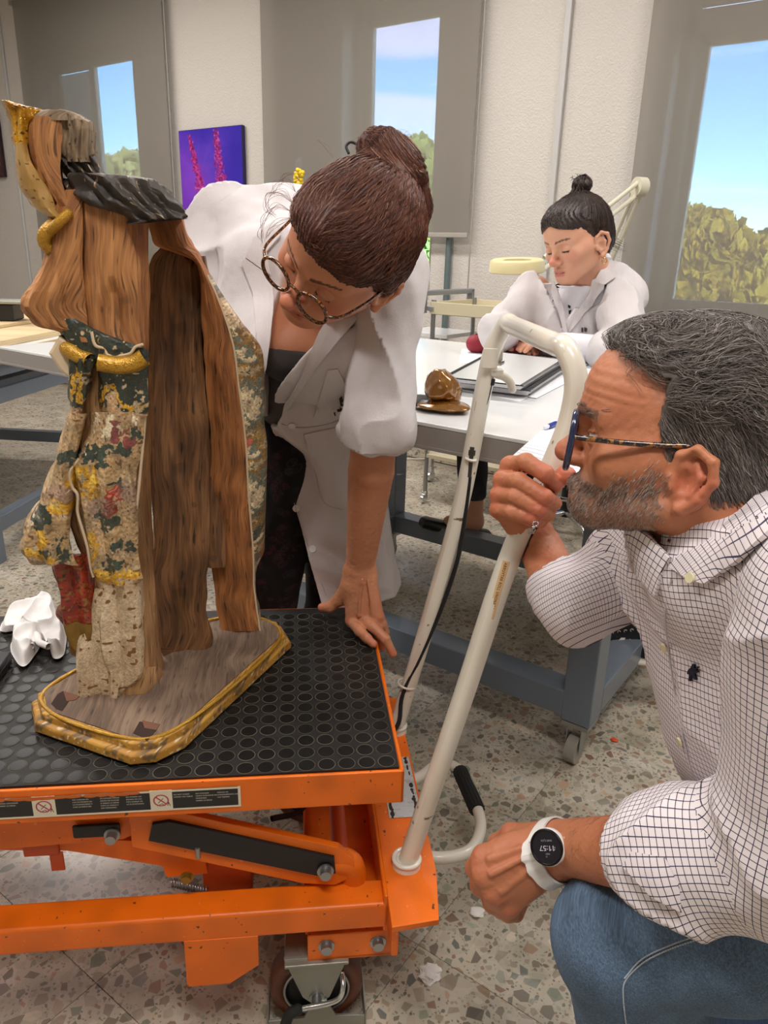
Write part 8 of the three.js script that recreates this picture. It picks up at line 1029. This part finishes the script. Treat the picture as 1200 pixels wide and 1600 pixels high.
  const hairF = (x, y, z) => { const [a, b, c] = H.l(x, y, z), k = hline(a, b, c), t = 0.002 + 0.009 * sstep(0, 0.05, k); const d = smin(sk0(x, y, z) - t, bunF(x, y, z), 0.015); return Math.max(d + 0.0015 * Math.sin((a * 3 + b) * 300 + 4 * vnoise(x * 30, y * 30, z * 30)), -k * 0.8); };
  const cols = [0x231a17, 0x2e211b, 0x3d2a20, 0x1c1513, 0x54392a].map(lin), [e0, e1] = headBox(H, [H.w(0, 0.21, -0.06)], 0.015), tg = H.w(0, 0.15, -0.05);
  const roots = scatterOn(hairF, e0, e1, 1500, 751, (p) => { const [a, b, c] = H.l(p.x, p.y, p.z); return hline(a, b, c) > 0.004; }), flow = (p) => { const [a, b, c] = H.l(p.x, p.y, p.z); if (b > 0.145) return p.clone().sub(tg).cross(H.U).add(H.U.clone().multiplyScalar(0.3)).normalize(); return tg.clone().sub(p).normalize().addScaledVector(H.F, -0.5 * sstep(0.02, 0.08, c)).normalize(); };
  const list = comb(hairF, roots, flow, { len: 0.07, step: 0.01, lift: 0.0025, curl: 0.2, cf: 40, r: 0.0005, col: (q, R) => cols[Math.floor(R() * 5)], seed: 753 });
  const R = rng(761); for (let i = 0; i < 26; i++) { const s = H.w((R() - 0.5) * 0.05, 0.17 + 0.02 * R(), -0.045 + (R() - 0.5) * 0.04), d = H.d((R() - 0.5) * 1.6, 0.6 * R(), 0.4 * (R() - 0.3)); list.push([[s, s.clone().addScaledVector(d, 0.015), s.clone().addScaledVector(d, 0.03).addScaledVector(H.U, -0.006)], 0.0007, cols[i % 5]]); } for (let i = 0; i < 30; i++) { const s = H.w(0.06 * R() - 0.02, -0.02 + 0.03 * R(), -0.09 - 0.02 * R()); list.push([[s, s.clone().addScaledVector(H.d(0.2, -1, -0.5), 0.02), s.clone().addScaledVector(H.d(0.3, -1, -0.9), 0.045)], 0.0006, cols[i % 5]]); }
  part(o, 'hair', [sdfMesh(hairF, e0, e1, 0.0045, { color: (x, y, z) => mix3(lin(0x1c1412), lin(0x3a281f), 0.5 + 0.5 * vnoise(x * 70, y * 70, z * 70)) }), strands(list)], M.hair, 'dark brown hair in a top knot');
  part(o, 'earring', new THREE.TorusGeometry(0.008, 0.0014, 8, 20).translate(...H.w(0.086, -0.042, 0.002).toArray()), phys({ color: 0xd8b060, metalness: 1, roughness: 0.2 }));
  // pen held upright in the right hand
  const pn = thing('ballpoint_pen', 'white ballpoint pen with a blue cap end held by the seated woman', 'pen', at(790, 535, 2.5)), a = at(776, 478, 2.5), b = at(793, 545, 2.47); part(pn, 'barrel', rod(b, a.clone().lerp(b, 0.28), 0.0045, 0.0045, 12), phys({ color: 0xdadde8, roughness: 0.3 })); part(pn, 'cap', rod(a.clone().lerp(b, 0.28), a, 0.0058, 0.005, 12), phys({ color: 0x1a2f9a, roughness: 0.3 }));
}
{ // dark high-top sneaker on the table frame beside the man's shirt, only its side shows
  const d = 2.12, o = thing('canvas_sneaker', 'black canvas sneaker with a white sole, chevron and star on the table frame', 'shoe', at(985, 1030, d)), toe = at(935, 1000, d - 0.02), heel = at(1060, 1022, d), f = new Field(); f.add(ecap(toe, heel, V(0, 1, 0), 0.03, 0.036, 0.034, 0.034), 0.01).add(cap3(at(1010, 985, d), at(1030, 930, d), 0.04, 0.042), 0.03).add(cap3(at(985, 985, d), at(1010, 970, d), 0.034), 0.03);
  const ff = f.f; const [b0, b1] = boxAround([toe, heel, at(1030, 930, d)], 0.07); part(o, 'upper', sdfMesh(ff, b0, b1, 0.005), std({ color: 0x18181b, roughness: 0.9 }));
  const wht = std({ color: 0xd9d2c6, roughness: 0.7 }), sf = new Field(); sf.add(ecap(toe.clone().add(V(-0.012, -0.03, 0)), heel.clone().add(V(0.01, -0.03, 0)), V(0, 1, 0), 0.014, 0.045, 0.014, 0.042), 0); const [s0, s1] = boxAround([toe, heel], 0.08); part(o, 'sole', sdfMesh(sf.f, s0, s1, 0.005), wht, 'white rubber sole');
  part(o, 'toe_cap', sdfMesh(((g) => g)(ell(toe.clone().add(V(-0.018, -0.008, 0)), 0.03, 0.024, 0.038)), toe.clone().subScalar(0.06), toe.clone().addScalar(0.06), 0.005), wht);
  const sh = (ol) => sheetOn(ff, ol, d - 0.2, d + 0.2, 0.001, 0.0015, 5), em = std({ color: 0xcfcac6, roughness: 0.8 }); const star = []; for (let i = 0; i < 10; i++) { const r = i % 2 ? 2.8 : 7, a = i / 10 * 6.283 - 1.57; star.push([984 + Math.cos(a) * r, 1005 + Math.sin(a) * r]); }
  part(o, 'chevron_emblem', sh([[977, 997], [970, 997], [963, 1004], [971, 1013], [980, 1014], [973, 1005]]), em); part(o, 'star_emblem', sh(star), em); for (const x of [956, 967, 977, 987]) { const p = onField(ff, x, 989 - (x - 956) * 0.15, d - 0.2, d + 0.2); if (p) part(o, 'eyelet', new THREE.TorusGeometry(0.004, 0.0013, 6, 14).translate(p.x, p.y, p.z + 0.001), em); }
  for (const [x, y] of [[952, 975], [962, 968], [972, 960]]) part(o, 'lace', capTube([onField(ff, x, y + 8, d - 0.2, d + 0.2), onField(ff, x + 14, y, d - 0.2, d + 0.2)].map((p, i) => p ?? at(x + 14 * i, y, d)), 0.003, 6, 6), em);
}
renderer.render(scene, camera);
